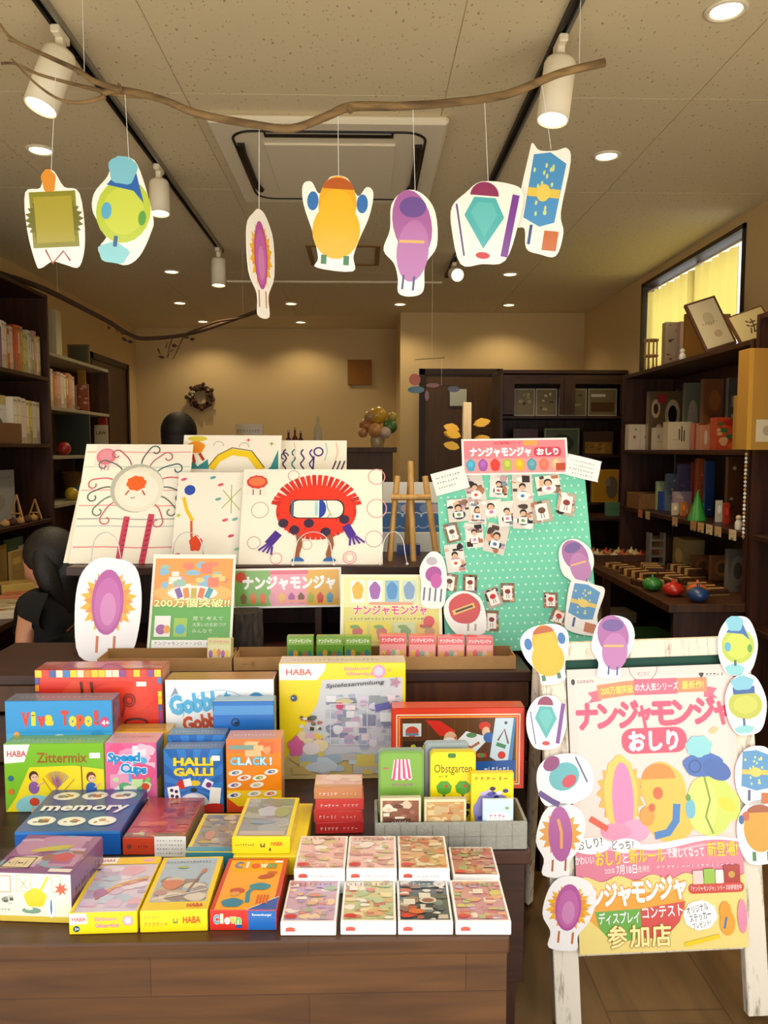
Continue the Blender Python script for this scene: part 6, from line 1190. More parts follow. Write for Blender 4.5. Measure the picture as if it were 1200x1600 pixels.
aisle('picture_book', 'large pale picture book with a yellow top band, face out on the second left shelf', 'book', -14, 38, .29, 1.44, -2.19, '#e8e4d4', pic('#e4e2d8', ('r', 0, .8, 1, 1, '#c8b84a'), ('e', .6, .35, .3, .25, '#2a1c2c'), ('e', .55, .25, .12, .08, '#d8d4d0'), ('s', .6, .95, .7, 5, .04, '#8a5a80', 2)))
aisle('box', 'brown cardboard box in front of the pale picture book at the left', 'box', -10, 42, .12, 1.44, -2.115, '#6a3a24', None, .05)
aisle('picture_book', 'pale grey picture book standing behind the little easels at the left edge', 'book', -20, 58, .33, .945, -2.24, '#c8c8c4', pic('#b8bcc0', ('s', .7, .92, .86, 4, .04, '#3a3a3a', 1), ('e', .5, .4, .3, .2, '#a8a49a')))
for k, (px, h) in enumerate(((30, 48), (58, 36))):
    t = thing('mini_easel', 'tiny wooden easel on the left shelf, the %s one' % ['larger', 'smaller'][k], 'easel', (-2.16, 2.16*F/(570-px), .9455), group='tiny wooden easels'); hh = h*.0037
    for sx in (-1, 1): mb = MB(); mb.tube([(sx*.045, 0, .004), (0, .012, hh)], .006, 'pine', n=4); mb.build('leg', t)
    mb = MB(); mb.tube([(0, .06, .004), (0, .014, hh)], .005, 'pine', n=4); mb.build('rear_leg', t); mb = MB(); mb.tube([(-.03, -.005, hh*.35), (.03, -.005, hh*.35)], .005, 'pine', n=4); mb.build('crossbar', t)
for k, px in enumerate((12, 24, 35, 46, 56)):
    mb = MB(); mb.lathe([(.004, 0), (.022, .006), (.028, .02), (.022, .036), (.006, .042), (.004, .05)], 'pine_cone' if k % 2 else 'pine', n=12); tag(mb.build('spinning_top', None, (-2.125, 2.125*F/(570-px), .9455)), 'small round wooden top in front of the tiny easels, %s from the left' % ORD[k], 'toy', 'round wooden tops on the left shelf')
LS = [('folder', 'brown upright folder at the left edge below the tiny easels', -14, 18, .32, '#9a7a3c', -2.14), ('picture_book', 'green striped book lying high behind the crouching person', 30, 56, .33, '#4a6a4a', -2.19), ('picture_book', 'tan picture book standing beside the crouching person', 19, 44, .27, '#b89a5c', -2.12), ('picture_book', 'pale pink picture book behind the tan one, left shelf', 45, 66, .28, '#d8b8a8', -2.16)]
for (n_, l_, a, b_, t_, c, xf) in LS: aisle(n_, l_, 'book', a, b_, t_, .52, xf, c, pic(c, ('r', .1, .7, .6, .85, shade(c, 1.25)), ('s', .12, .8, .5, 6, .04, shade(c, .6), 3)))
# grey shelf unit contents
wallbox('storage_box', 'tall cream boxes standing on top of the grey shelf unit', 'box', 90, 104, 483, 5.62, 2.07, .1, '#e0d4b0', pic('#e0d4b0', ('r', .45, 0, .5, 1, '#b8a880')))
wallbox('framed_picture', 'dark framed panel standing on top of the grey shelf unit', 'picture frame', 120, 153, 538, 6.1, 2.07, .02, '#5c4a30', pic('#4a4a38', ('f', .01, '#7a5c30')))
wallbox('picture_book', 'narrow orange book at the right of the grey shelf unit, standing tallest', 'book', 134, 146, 578, 6.32, 1.70, .02, '#c08a2c', None)
wallbox('picture_book', 'patterned red-brown picture book facing out on the grey shelf unit', 'book', 132, 150, 600, 6.15, 1.70, .012, '#b06040', pic('#a85a3c', ('m', 0, 0, 1, 1, ['#c8a080', '#8a3a30', '#d8b890'], 14, 3, .2)))
wallbox('picture_book', 'patterned grey picture book facing out on the grey shelf unit', 'book', 115, 131, 602, 5.95, 1.70, .012, '#8a7a6a', pic('#8a7a68', ('m', 0, 0, 1, 1, ['#b8a890', '#5a4a40', '#c88a70'], 14, 6, .2)))
wallbox('slate_board', 'dark slate panel leaning on the lower board of the grey shelf unit', 'panel', 99, 150, 648, 6.0, 1.36, .02, '#3c4238', None)
wallbox('sign', 'white card sign with small black letters at the right end of the grey shelf unit', 'sign', 157, 178, 664, 6.45, 1.36, .01, '#c8b898', pic('#cbbd9c', ('t', 'LAW', .15, .68, .12, '#3a2c20', .7), ('e', .75, .2, .08, .05, '#5a3a2c')))
wallbox('box', 'small red box on the grey shelf unit above the white card sign', 'box', 163, 176, 652, 6.52, 1.36, .03, '#a83424', None)
t = thing('wicker_basket', 'beige basket on the grey shelf unit left of the curly sun drawing', 'basket', (-2.29, 6.2, 1.0205)); mb = MB(); mb.lathe([(.09, 0), (.12, .1), (.13, .2), (.122, .2), (.1, .03)], 'wicker', n=18); mb.build('bowl', t); mb = MB(); mb.tube([(.13*math.cos(a*PI/8), .13*math.sin(a*PI/8), .2) for a in range(16)], .008, 'wicker', closed=True); mb.build('rim', t)
for k, (px, c, n_) in enumerate(((103, '#b8302c', 'red'), (101, '#d8b82c', 'yellow'), (106, '#2c4a8c', 'blue'))):
    p = at(px, 720, 5.42); mb = MB(); mb.ball((0, 0, .05), .05, 'gloss', c, 14, 9); tag(mb.build('ball', None, (-2.21, 5.72+.12*k, [1.3605, 1.0205, 1.0205][k])), '%s ball on the grey shelf unit beside the tall bookcase' % n_, 'ball')
# low display ledge by the left wall
furn('display_table', 'dark low ledge table along the left bookcase, partly behind the crouching person', 'table', -2.09, -1.62, 3.0, 4.6, 0, .62, '', [('tabletop', (-2.09, 3.0, .59, -1.62, 4.6, .62), 'dark_wood', .002), ('leg', (-1.68, 3.02, 0, -1.64, 3.06, .59), 'dark_wood_up', 0), ('leg', (-1.68, 4.54, 0, -1.64, 4.58, .59), 'dark_wood_up', 0), ('leg', (-2.07, 3.02, 0, -2.03, 3.06, .59), 'dark_wood_up', 0), ('leg', (-2.07, 4.54, 0, -2.03, 4.58, .59), 'dark_wood_up', 0)])
for k, (px, Y, c, n_) in enumerate(((20, 3.85, '#d8c8a0', 'cream'), (36, 4.05, '#e08a5c', 'orange'), (8, 3.6, '#e8d8b8', 'ivory'), (30, 4.3, '#d8b860', 'yellow'))):
    p = at(px, 930, Y); mb = MB(); mb.box(-.1, -.07, 0, .1, .07, .02+.008*k, 'gloss', c, b=.002); mb.art((-.098, -.068, .02+.008*k), (.196, 0, 0), (0, .136, 0), pic(c, ('m', .05, .05, .95, .95, [shade(c, .8), shade(c, 1.1), '#c86a4a'], 10, k, .12)), 'gloss'); tag(mb.build('picture_book', None, (max(p.x, -1.97), Y, .6205), (0, 0, .2*k)), '%s book lying on the low ledge beside the crouching person' % n_, 'book')

# ================================================================= RIGHT-HAND SHELVES
rc = case('bookcase', 'dark wooden wall shelf on the right with baskets, boxes and toys', 1.75, 2.09, 3.46, 5.22, 1.9, (1.02, 1.40), wall='R', closed=True, base=.70)
rc2 = case('bookcase', 'nearer dark wooden wall shelf bay at the right picture edge', 1.75, 2.09, 2.5, 3.44, 2.0, (.6, 1.02, 1.40), wall='R')
rc3 = thing('display_counter', 'deep dark wooden counter below the right wall shelf, with trays', 'counter', (1.75, 4.2, 0))
sub(rc3, 'countertop', 1.40, 3.46, .65, 2.09, 5.22, .69, 'brown_wood', .003); sub(rc3, 'side_panel', 1.44, 5.16, 0, 2.05, 5.19, .65, 'dark_wood_up'); sub(rc3, 'side_panel', 1.44, 3.5, 0, 2.05, 3.53, .65, 'dark_wood_up'); sub(rc3, 'back_panel', 2.03, 3.53, 0, 2.05, 5.16, .65, 'dark_wood_up'); sub(rc3, 'shelf', 1.46, 3.53, .28, 2.03, 5.16, .3, 'dark_wood'); sub(rc3, 'upright', 1.46, 4.6, 0, 1.5, 4.64, .65, 'brown_wood')
# on top of the shelf
t = thing('slatted_tower', 'wooden rod cage toy on top of the right shelf, left of the boxes', 'toy', (at(1017, 560, 5.0).x, 5.0, 1.9))
for zz in (0, .1, .2): mb = MB(); mb.lathe([(.045, 0), (.048, .006), (.045, .012)], 'pine', n=16, c=(0, 0, zz+.001)); mb.build('ring', t)
for k in range(8): a_ = k*PI/4; mb = MB(); mb.tube([(.038*math.cos(a_), .038*math.sin(a_), .01), (.038*math.cos(a_), .038*math.sin(a_), .205)], .005, 'pine', n=6); mb.build('rod', t)
wallbox('game_box', 'tall illustrated box on top of the right shelf beside the rod cage toy', 'board game', 1026, 1047, 503, 4.85, 1.9, .06, '#c8b49a', pic('#cdbba0', ('m', .05, .05, .95, .95, ['#6a4a34', '#d8c8b0', '#8a5a40'], 12, 4, .16)))
wallbox('game_box', 'narrow pale pink box next to the illustrated one on top of the right shelf', 'board game', 1048, 1055, 502, 4.78, 1.9, .06, '#c8a8a8', None)
wallbox('board_box', 'plain brown board box standing against the high window', 'box', 1056, 1124, 490, 4.4, 1.9, .03, '#9a6a1c', None, 'print')
t_, _, _ = panel('framed_picture', (1104, 542), (1152, 527), (1122, 452), 3.95, 4.05, .02, 'print', '#5a3a20', None, 'dark-framed drawing leaning on top of the right shelf', 'picture frame', z0=1.901)
mb = MB(); _dims = [v for v in t_.data.vertices]; W_ = max(v.co.x for v in _dims); H_ = max(v.co.z for v in _dims); mb.box(.012, -.002, .012, W_-.012, -.0005, H_-.012, 'print', '#cdbf9c'); mb.art((.012, -.002, .012), (W_-.024, 0, 0), (0, 0, H_-.024), pic('#cfc2a0', ('e', .5, .6, .2, .15, '#b8a888'), ('s', .2, .8, .5, 6, .06, '#8a7a60', 3), ('e', .6, .25, .15, .08, '#b8a080')), 'print'); mb.build('picture', t_)
t2_, _, _ = panel('framed_picture', (1160, 528), (1215, 508), (1176, 470), 3.7, 3.76, .02, 'print', '#6a4424', None, 'pale calligraphy picture in a thin frame at the right end of the shelf top', 'picture frame', z0=1.901)
vv = t2_.data.vertices; W_ = max(v.co.x for v in vv); H_ = max(v.co.z for v in vv); mb = MB(); mb.box(.008, -.002, .008, W_-.008, -.0005, H_-.008, 'print', '#d8c690'); mb.art((.008, -.002, .008), (W_-.016, 0, 0), (0, 0, H_-.016), pic('#d8c690', ('t', '法', .35, .25, .4, '#5a4a30', .3)), 'print'); mb.build('picture', t2_)
mb = MB(); mb.lathe([(.012, 0), (.02, .012), (.016, .03), (.008, .04)], 'white_ball', n=12); mb.ball((0, 0, .05), .014, 'white_ball'); tag(mb.build('figurine', None, (at(1066, 555, 4.3).x, 4.3, 1.9005)), 'tiny white figurine in front of the brown board box', 'figurine')
# between 1.40 and 1.90
def R_(n, l, c_, x0, x1, yt, Y, z, d, col, art=None, mat='gloss'): return wallbox(n, l, c_, x0, x1, yt, Y, z, d, col, art, mat)
Z1 = 1.40
R_('gift_box', 'white gift box with tiny red motifs, front left of the upper right shelf', 'box', 974, 1010, 663, 5.06, Z1, .07, '#e0cdb0', pic('#e4d4b8', ('r', .49, 0, .5, 1, '#b8a080'), ('e', .25, .5, .06, .07, '#b8604a'), ('e', .75, .5, .06, .1, '#c84a3a'), ('e', .3, .8, .04, .04, '#6a7a4a')))
R_('gift_box', 'small cream box right of the white gift box on the upper right shelf', 'box', 1014, 1031, 668, 4.9, Z1, .06, '#dcc8a8', pic('#dfceb0', ('e', .35, .6, .12, .1, '#a89070'), ('s', .2, .7, .35, 3, .06, '#8a7050', 2)))
R_('gift_box', 'wide cream box with bar marks on the upper right shelf', 'box', 1034, 1071, 659, 4.6, Z1, .08, '#dcc8a4', pic('#dfceac', ('r', .45, .35, .5, .75, '#4a3a2a'), ('r', .55, .3, .6, .85, '#4a3a2a'), ('r', .65, .3, .7, .7, '#4a3a2a'), ('s', .2, .4, .35, 4, .06, '#6a5040', 1)))
R_('gift_box', 'narrow red and white striped box on the upper right shelf', 'box', 1074, 1083, 661, 4.45, Z1, .06, '#b8563c', pic('#b8563c', ('r', .4, 0, .6, 1, '#e0c8b0')))
R_('gift_box', 'glossy orange-pink box on the upper right shelf', 'box', 1085, 1103, 664, 4.32, Z1, .06, '#d08a6a', pic('#d08a68', ('e', .4, .5, .15, .3, '#e8c8b0'), ('e', .8, .4, .1, .3, '#f0dcc8')))
R_('toy_box', 'red toy box behind a green cone on the upper right shelf', 'box', 1108, 1146, 652, 4.08, Z1, .08, '#b83a20', pic('#c0482a', ('m', 0, 0, 1, 1, ['#d8602c', '#a82c1c', '#e0a878', '#3a6a3c'], 16, 3, .2)))
R_('puzzle_box', 'box with black and beige ring pattern at the back of the upper right shelf', 'box', 1004, 1056, 611, 5.0, Z1, .05, '#8a7452', pic('#6a5438', ('e', .2, .7, .13, .16, '#c8b088'), ('e', .2, .7, .07, .09, '#3a1c14'), ('e', .7, .6, .22, .26, '#c8b088'), ('e', .7, .6, .13, .16, '#20120c'), ('e', .3, .3, .12, .14, '#c8b088'), ('r', .25, .8, .5, .95, '#b02c2c')))
R_('book', 'grey-green patterned book standing on the upper right shelf', 'book', 1058, 1084, 598, 4.72, Z1, .03, '#7a7a60', pic('#6f705a', ('e', .5, .45, .3, .3, '#b0a488'), ('m', .2, .1, .8, .7, ['#4a4a3a', '#a89c80'], 10, 2, .12)))
R_('game_box', 'brown picture box standing on the upper right shelf', 'board game', 1086, 1122, 592, 4.45, Z1, .04, '#7a4a24', pic('#84502a', ('e', .5, .7, .25, .15, '#a8642c'), ('m', .1, .05, .9, .4, ['#c8702c', '#6a3a20', '#b88a50'], 10, 6, .16)))
R_('book', 'dark grey book with white squares on the upper right shelf', 'book', 1124, 1138, 590, 4.2, Z1, .03, '#5a564c', pic('#5a564c', ('r', .4, .2, .9, .5, '#b8b0a0'), ('r', .4, .6, .9, .75, '#a8a090')))
R_('card_box', 'small white card with a black figure on the cardboard box, upper right shelf', 'box', 1142, 1152, 581, 3.95, 1.615, .03, '#c8a88a', pic('#d0b090', ('e', .5, .5, .2, .2, '#2a1c1c')))
R_('cardboard_box', 'plain tan cardboard box on the upper right shelf beside the post', 'box', 1141, 1160, 617, 3.9, Z1, .06, '#b8853c', None, 'print')
# between 1.02 and 1.40
Z2 = 1.02
t = thing('wicker_tray', 'wide woven wicker tray at the left end of the middle right shelf', 'basket', (1.86, 4.98, Z2)); mb = MB(); mb.box(-.1, -.12, 0, .12, .12, .01, 'wicker'); 
for a in ((-.105, -.12, -.095, .12), (.115, -.12, .125, .12), (-.1, -.13, .12, -.12), (-.1, .12, .12, .13)): mb.box(a[0], a[1], 0, a[2], a[3], .1, 'wicker', b=.003)
mb.build('tray_body', t)
items = [('toy_car', 'small blue toy car on the middle right shelf', 'toy', 1024, 1042, 768, 4.75, '#2c4a9c'), ('soft_toy', 'pale green box toy above the blue car, middle right shelf', 'toy', 1020, 1040, 752, 4.8, '#a8b890'), ('book', 'upright grey-blue book on the middle right shelf', 'book', 1034, 1050, 740, 4.72, '#6a7a88'), ('book', 'upright purple-grey book on the middle right shelf', 'book', 1052, 1072, 725, 4.62, '#5a5070'), ('book', 'upright red book on the middle right shelf', 'book', 1074, 1086, 722, 4.5, '#9a3426'), ('book', 'upright orange book on the middle right shelf', 'book', 1080, 1092, 716, 4.42, '#b8562c'), ('book', 'upright blue book on the middle right shelf', 'book', 1094, 1108, 720, 4.35, '#2c4a80'), ('card_set', 'pale lilac card set on the middle right shelf', 'cards', 1046, 1074, 768, 4.5, '#b09aa8'), ('toy_box', 'brown toy box on the middle right shelf beside the post', 'box', 1128, 1158, 713, 3.95, '#6a3e20')]
for (n_, l_, c_, a, b_, yt, Y, col) in items: R_(n_, l_, c_, a, b_, yt, Y, Z2, .03, col, pic(col, ('m', .1, .1, .9, .9, [shade(col, 1.3), shade(col, .7), '#c8b890'], 8, a, .16)))
p = at(1097, 770, 4.05); mb = MB(); mb.lathe([(.05, 0), (.002, .16)], 'gloss', '#3a9a3c', n=14); tag(mb.build('toy_cone', None, (p.x, 4.1, Z2+.0005)), 'bright green cone on the middle right shelf', 'toy')
for k, (px, c, n_) in enumerate(((1138, '#e8e0d0', 'white'), (1146, '#6a3426', 'brown'), (1153, '#e8d8b8', 'cream'), (1159, '#c8502c', 'orange'), (1166, '#3a7a8c', 'teal'))):
    p = at(px, 780, 3.62); mb = MB(); mb.lathe([(.016, 0), (.018, .03), (.01, .045)], 'gloss', c, n=12); mb.ball((0, 0, .055), .014, 'gloss', '#e0c8a0'); tag(mb.build('peg_doll', None, (min(1.79+.05*k, 2.02), 3.62, Z2+.0005)), '%s peg doll standing near the post on the middle right shelf' % n_, 'toy', 'peg dolls on the middle right shelf')
for k, (px, c) in enumerate(((1008, '#c86a4a'), (1020, '#b8a068'), (1064, '#c89a70'), (1094, '#b88850'), (1106, '#d0a868'), (1120, '#d8c08a'), (1134, '#c8a870'), (1158, '#dcc8a0'))):
    Y = 1.76*F/(px-570); mb = MB(); mb.box(-.0015, -.035, 0, .0, .035, .05, 'print', c); mb.box(-.003, -.01, .0, -.0015, .01, .012, 'silver'); mb.art((-.0015, .035, 0), (0, -.07, 0), (0, 0, .05), pic(c, ('s', .1, .9, .6, 5, .12, '#5a4430', k)), 'print'); tag(mb.build('price_card', None, (1.7497, Y, .972)), 'small price card on the edge of the middle right shelf, %s from the far end' % ORD[k], 'price card', 'price cards on the shelf edge')
extra = [('small cream packet', 1044, 1054, 786, 4.42, '#d8c8a8'), ('small orange packet', 1058, 1066, 784, 4.36, '#c8742c'), ('small white packet', 1112, 1122, 782, 3.98, '#d8d0c0'), ('small red packet', 1124, 1133, 786, 3.9, '#b83a2c'), ('small teal packet', 1086, 1094, 786, 4.12, '#2c7a80'), ('small brown packet', 1070, 1079, 788, 4.25, '#8a5a30')]
for (n_, a, b_, yt, Y, c) in extra: R_('packet', n_+' at the front edge of the middle right shelf', 'packet', a, b_, yt, Y, Z2, .015, c, pic(c, ('e', .5, .6, .3, .2, shade(c, 1.3)), ('s', .2, .8, .3, 3, .08, shade(c, .5), a)))
for k, (x, y, c, n_) in enumerate(((1.95, 4.9, '#6a4a2c', 'brown'), (1.95, 4.55, '#a8905c', 'sand-coloured'))):
    mb = MB(); mb.box(-.06, -.09, 0, .06, .09, .15+.03*(k % 2), 'print', c, b=.004); mb.art((-.06, .09, 0), (0, -.18, 0), (0, 0, .15), pic(c, ('e', .5, .5, .3, .3, shade(c, 1.3)), ('s', .2, .8, .2, 5, .05, shade(c, .5), k)), 'print'); tag(mb.build('toy_box', None, (x, y, .6905)), '%s toy box at the back of the right counter' % n_, 'box', 'boxes at the back of the right counter')
# strand of beads hanging by the post
t = thing('bead_strand', 'strand of pale beads hanging by the post of the right shelf', 'bead strand', (1.742, 3.475, 1.38))
for k in range(22): mb = MB(); mb.ball((0, 0, -.018*k), .0075, 'white_ball' if k % 3 else 'pine', n=8, m_=6); mb.build('bead', t)
mb = MB(); mb.tube([(0, 0, .01), (0, 0, -.39)], .0012, 'string', n=5); mb.build('cord', t)
# on the counter
Zc = .69
t = thing('wooden_tray', 'shallow wooden tray of small toys at the far end of the right counter', 'tray', (1.66, 4.95, Zc)); mb = MB(); mb.box(-.2, -.16, 0, .2, .16, .01, 'brown_wood')
for a in ((-.2, -.16, -.188, .16), (.188, -.16, .2, .16), (-.188, -.16, .188, -.148), (-.188, .148, .188, .16)): mb.box(a[0], a[1], .01, a[2], a[3], .045, 'brown_wood')
mb.build('tray_body', t)
r = random.Random(9); k = 0
for i in range(4):
    for j in range(3):
        c = ['#c8a868', '#e0d0a8', '#a8703c', '#b83a2c'][(i+j) % 4]; mb = MB(); mb.lathe([(.02, 0), (.034, .012), (.03, .03), (.006, .04), (.005, .055)], 'gloss', c, n=12)
        tag(mb.build('spinning_top', None, (1.52+.085*i, 4.86+.09*j, Zc+.011)), '%s spinning top in the wooden tray, %s column from the aisle, %s row' % ({'#c8a868': 'tan', '#e0d0a8': 'cream', '#a8703c': 'brown', '#b83a2c': 'red'}[c], ORD[i], ORD[j]), 'toy', 'spinning tops in the wooden tray'); k += 1
t = thing('toy_tower', 'grey lattice toy tower on the right counter', 'toy', (1.8, 4.68, Zc))
for q_ in range(4): mb = MB(); mb.box(-.05, -.03, .05*q_, .05, .03, .05*q_+.012, 'silver'); mb.box(-.05, -.03, .05*q_+.012, -.035, .03, .05*q_+.05, 'silver'); mb.box(.035, -.03, .05*q_+.012, .05, .03, .05*q_+.05, 'silver'); mb.build('tier', t)
for k, (x, y, an) in enumerate(((1.52, 4.5, .2), (1.68, 4.42, -.2), (1.52, 4.17, .2), (1.69, 4.12, .1), (1.53, 3.94, -1.3), (1.84, 4.32, .1), (1.72, 3.8, .1))):
    mb = MB(); w2, l2, h2 = .05, .13, .03+.008*(k % 3); mb.box(-w2, -l2, 0, w2, l2, .006, 'straw')
    for q_ in range(7): mb.box(-w2, -l2+.04*q_, .006, w2, -l2+.04*q_+.018, h2, 'pine' if q_ % 2 else 'brown_wood', b=.003)
    tag(mb.build('wooden_xylophone' if k % 2 else 'wooden_rattle', None, (x, y, Zc+.0005), (0, 0, an)), 'slatted wooden %s on the right counter, %s from the far end' % (['rattle', 'xylophone'][k % 2], ORD[k]), 'toy', 'slatted wooden instruments on the right counter')
for k, (px, yt, Y, c, l_) in enumerate(((1095, 868, 4.3, '#7a4a24', 'brown wooden panel toy leaning at the back of the counter'), (1125, 868, 4.1, '#8a5a30', 'tan wooden panel toy leaning at the back of the counter'), (1150, 858, 3.75, '#6a6258', 'grey striped instrument leaning near the post above the counter'))):
    R_('panel_toy', l_, 'toy', px-18, px+16, yt, Y, Zc, .03, c, pic(c, ('e', .5, .5, .35, .35, shade(c, 1.25)), ('e', .5, .5, .2, .2, shade(c, .8))), 'print')
for k, (x, y, c, n_) in enumerate(((1.5, 3.66, '#c8281c', 'red'), (1.6, 3.62, '#d8702c', 'orange'), (1.45, 3.8, '#3a8a3c', 'green'), (1.56, 3.52, '#28487c', 'blue'))):
    mb = MB(); mb.ball((0, 0, .035), (.05, .05, .035), 'gloss', c, 14, 8); mb.lathe([(.008, .0), (.006, .02)], 'gloss', c, n=8, c=(0, 0, .066)); tag(mb.build('rubber_toy', None, (x, y, Zc+.0005)), '%s rounded toy at the near end of the right counter' % n_, 'toy', 'rounded toys on the right counter')
for k, (x, y, c, n_) in enumerate(((1.6, 4.3, '#5a8a4a', 'green'), (1.62, 4.0, '#6a7a9a', 'blue-grey'), (1.6, 4.85, '#c8b898', 'beige'))):
    mb = MB(); mb.box(-.12, -.09, 0, .12, .09, .07, 'gloss', c, b=.003); tag(mb.build('storage_box', None, (x, y, .3005), (0, 0, .1)), '%s box stored on the lower board under the right counter' % n_, 'box', 'boxes under the right counter')
# tall flat cardboard box in the near bay
mb = MB(); a, b_ = at(1166, 700, 3.3), at(1236, 700, 3.3); W_ = b_.x-a.x; H_ = at(1180, 544, 3.3).z-1.40
mb.box(0, 0, 0, W_, .1, H_, 'print', '#b0802c', b=.002); mb.art((0, 0, 0), (W_, 0, 0), (0, 0, H_), pic('#ae7e2c', ('r', 0, 0, .1, 1, '#c8942e'), ('r', .2, .08, .7, .3, '#cfc0a0'), ('e', .45, .19, .1, .05, '#a89880')), 'print')
o = mb.build('cardboard_box', None, (a.x, 3.3, 1.4005)); o.rotation_euler = (0, 0, 0); tag(o, 'tall tan cardboard box with a pale label at the right edge of the picture', 'box')
# ---- cupboard at the back right
cb = thing('glass_cupboard', 'dark wooden cupboard with glass doors in the back right corner', 'cupboard', (1.58, 6.3, 0)); y0, y1 = 6.1, 6.5; x0, x1 = 1.07, 2.085
sub(cb, 'top', x0, y0, 2.0, x1, y1, 2.03, 'dark_wood', .003); sub(cb, 'side_panel', x0, y0, 0, x0+.025, y1, 2.0, 'dark_wood_up'); sub(cb, 'side_panel', x1-.025, y0, 0, x1, y1, 2.0, 'dark_wood_up'); sub(cb, 'back_panel', x0+.025, y1-.012, 0, x1-.025, y1, 2.0, 'dark_wood_up')
for z in (.45, .98, 1.36, 1.67): sub(cb, 'shelf', x0+.025, y0+.02, z-.02, x1-.025, y1-.012, z, 'dark_wood')
for (a, c) in ((x0+.025, (x0+x1)/2), ((x0+x1)/2, x1-.025)):
    d_ = sub(cb, 'door', a+.002, y0-.002, 1.68, a+.09, y0+.018, 1.99, 'dark_wood_up')
    sub(cb, 'door_rail', a+.09, y0-.002, 1.92, c-.03, y0+.018, 1.99, 'dark_wood'); sub(cb, 'door_stile', c-.03, y0-.002, 1.68, c-.002, y0+.018, 1.99, 'dark_wood_up')
for k, (a, b_) in enumerate(((798, 830), (831, 864), (866, 909), (911, 955))):
    l_ = ['with a pale branch picture, leftmost', 'with a dark twig picture, second from left', 'with a small house picture, third from left', 'with a plain brown picture, rightmost'][k]
    wallbox('framed_picture', 'silver-framed glass picture %s in the cupboard top row' % l_, 'picture frame', a, b_, 607, 6.16, 1.67, .02, '#8a887c', pic('#7a6c4e', ('f', .008, '#b8b4a8'), *( [('m', .2, .2, .85, .85, ['#c8bc94', '#a89a70', '#3a2c1c'], 8, k+2, .1)] if k < 3 else [('r', .1, .15, .9, .5, '#4a2c14'), ('r', .1, .7, .6, .8, '#d8d8d0')])))
wallbox('box', 'dark red box in the second row of the back cupboard', 'box', 798, 836, 670, 6.2, 1.36, .05, '#4a1c18', pic('#4a1c18', ('r', .1, .1, .9, .4, '#6a3024')))
wallbox('framed_picture', 'picture of a dark green wreath in the second row of the back cupboard', 'picture frame', 845, 899, 669, 6.2, 1.36, .03, '#5a6a50', pic('#4e5c44', ('f', .012, '#7a8468'), ('e', .5, .42, .34, .34, '#1c2c14'), ('e', .5, .42, .2, .2, '#5a6a50')))
wallbox('box', 'low box with orange-gold straw picture in the second row of the back cupboard', 'box', 905, 951, 674, 6.2, 1.36, .05, '#5a3a1c', pic('#3c2414', ('r', .05, .05, .95, .55, '#9a7430'), ('m', .05, .08, .95, .5, ['#b88a3c', '#7a5a24'], 14, 3, .08)))
wallbox('game_box', 'yellow box with a grey animal picture in the third row of the back cupboard', 'board game', 924, 966, 734, 6.05, .98, .04, '#c08a18', pic('#c4901c', ('e', .75, .45, .22, .35, '#6a6458'), ('e', .6, .6, .1, .12, '#8a8478'), ('f', .008, '#d8a83c')))
wallbox('game_box', 'flat pale green box below the yellow animal box, back cupboard', 'board game', 928, 960, 782, 5.98, .9, .04, '#6a9a7a', pic('#6a9a7a', ('s', .1, .9, .5, 6, .2, '#3a6a4a', 1)))
bx = thing('side_shelf', 'low dark shelf standing in front of the back cupboard', 'shelf', (1.85, 5.8, 0)); sub(bx, 'top', 1.55, 5.6, .88, 2.08, 6.08, .9, 'dark_wood'); sub(bx, 'side_panel', 1.55, 5.6, 0, 1.57, 6.08, .88, 'dark_wood_up'); sub(bx, 'side_panel', 2.06, 5.6, 0, 2.08, 6.08, .88, 'dark_wood_up'); sub(bx, 'shelf', 1.57, 5.62, .5, 2.06, 6.06, .52, 'dark_wood')
for o in bpy.data.objects:
    if o.get('label', '').startswith('yellow box with a grey animal'): o.location.y = 6.13
    if o.get('label', '').startswith('flat pale green box below'): o.location.z = .9005; o.location.y = 5.75

# ================================================================= BACK WALL THINGS
p = at(314, 620, YB-.04); t = thing('wreath', 'brown dried wreath of cones on the back wall', 'wreath', p)
r = random.Random(2); mb = MB(); mb.tube([(.105*math.cos(k*PI/10), 0, .105*math.sin(k*PI/10)) for k in range(20)], .03, 'dried', closed=True); mb.build('ring', t)
for k in range(46):
    a = r.random()*2*PI; q_ = .105+r.uniform(-.035, .04); mb = MB(); mb.ball((q_*math.cos(a), -.02-r.random()*.02, q_*math.sin(a)), r.uniform(.012, .024), ['pine_cone', 'dried', 'pine_cone', 'stone_beige', 'dried'][k % 5], n=8, m_=6); mb.build('cone', t)
p = at(562, 582, YB-.02); mb = MB(); mb.box(-.13, -.01, -.135, .13, .01, .135, 'print', '#9a6420', b=.004); mb.art((-.13, -.01, -.135), (.26, 0, 0), (0, 0, .27), lambda A: [A.ring(.5, .62, .14, .14, .012, '#6a4012', 14, 0, PI), A.line([(.35, .55), (.65, .55)], .012, '#6a4012')], 'print'); o = mb.build('wall_plaque', None, p); tag(o, 'square wooden wall plaque on the back wall, right of the wreath', 'wall plaque')
bc = thing('back_counter', 'brown reception counter in front of the back wall', 'counter', (-.55, 6.3, 0)); sub(bc, 'countertop', -1.5, 6.0, 1.38, .25, 6.6, 1.42, 'brown_wood', .003); sub(bc, 'front_panel', -1.47, 6.04, 0, .22, 6.07, 1.38, 'door_wood'); sub(bc, 'side_panel', .19, 6.07, 0, .22, 6.57, 1.38, 'door_wood'); sub(bc, 'side_panel', -1.47, 6.07, 0, -1.44, 6.57, 1.38, 'door_wood')
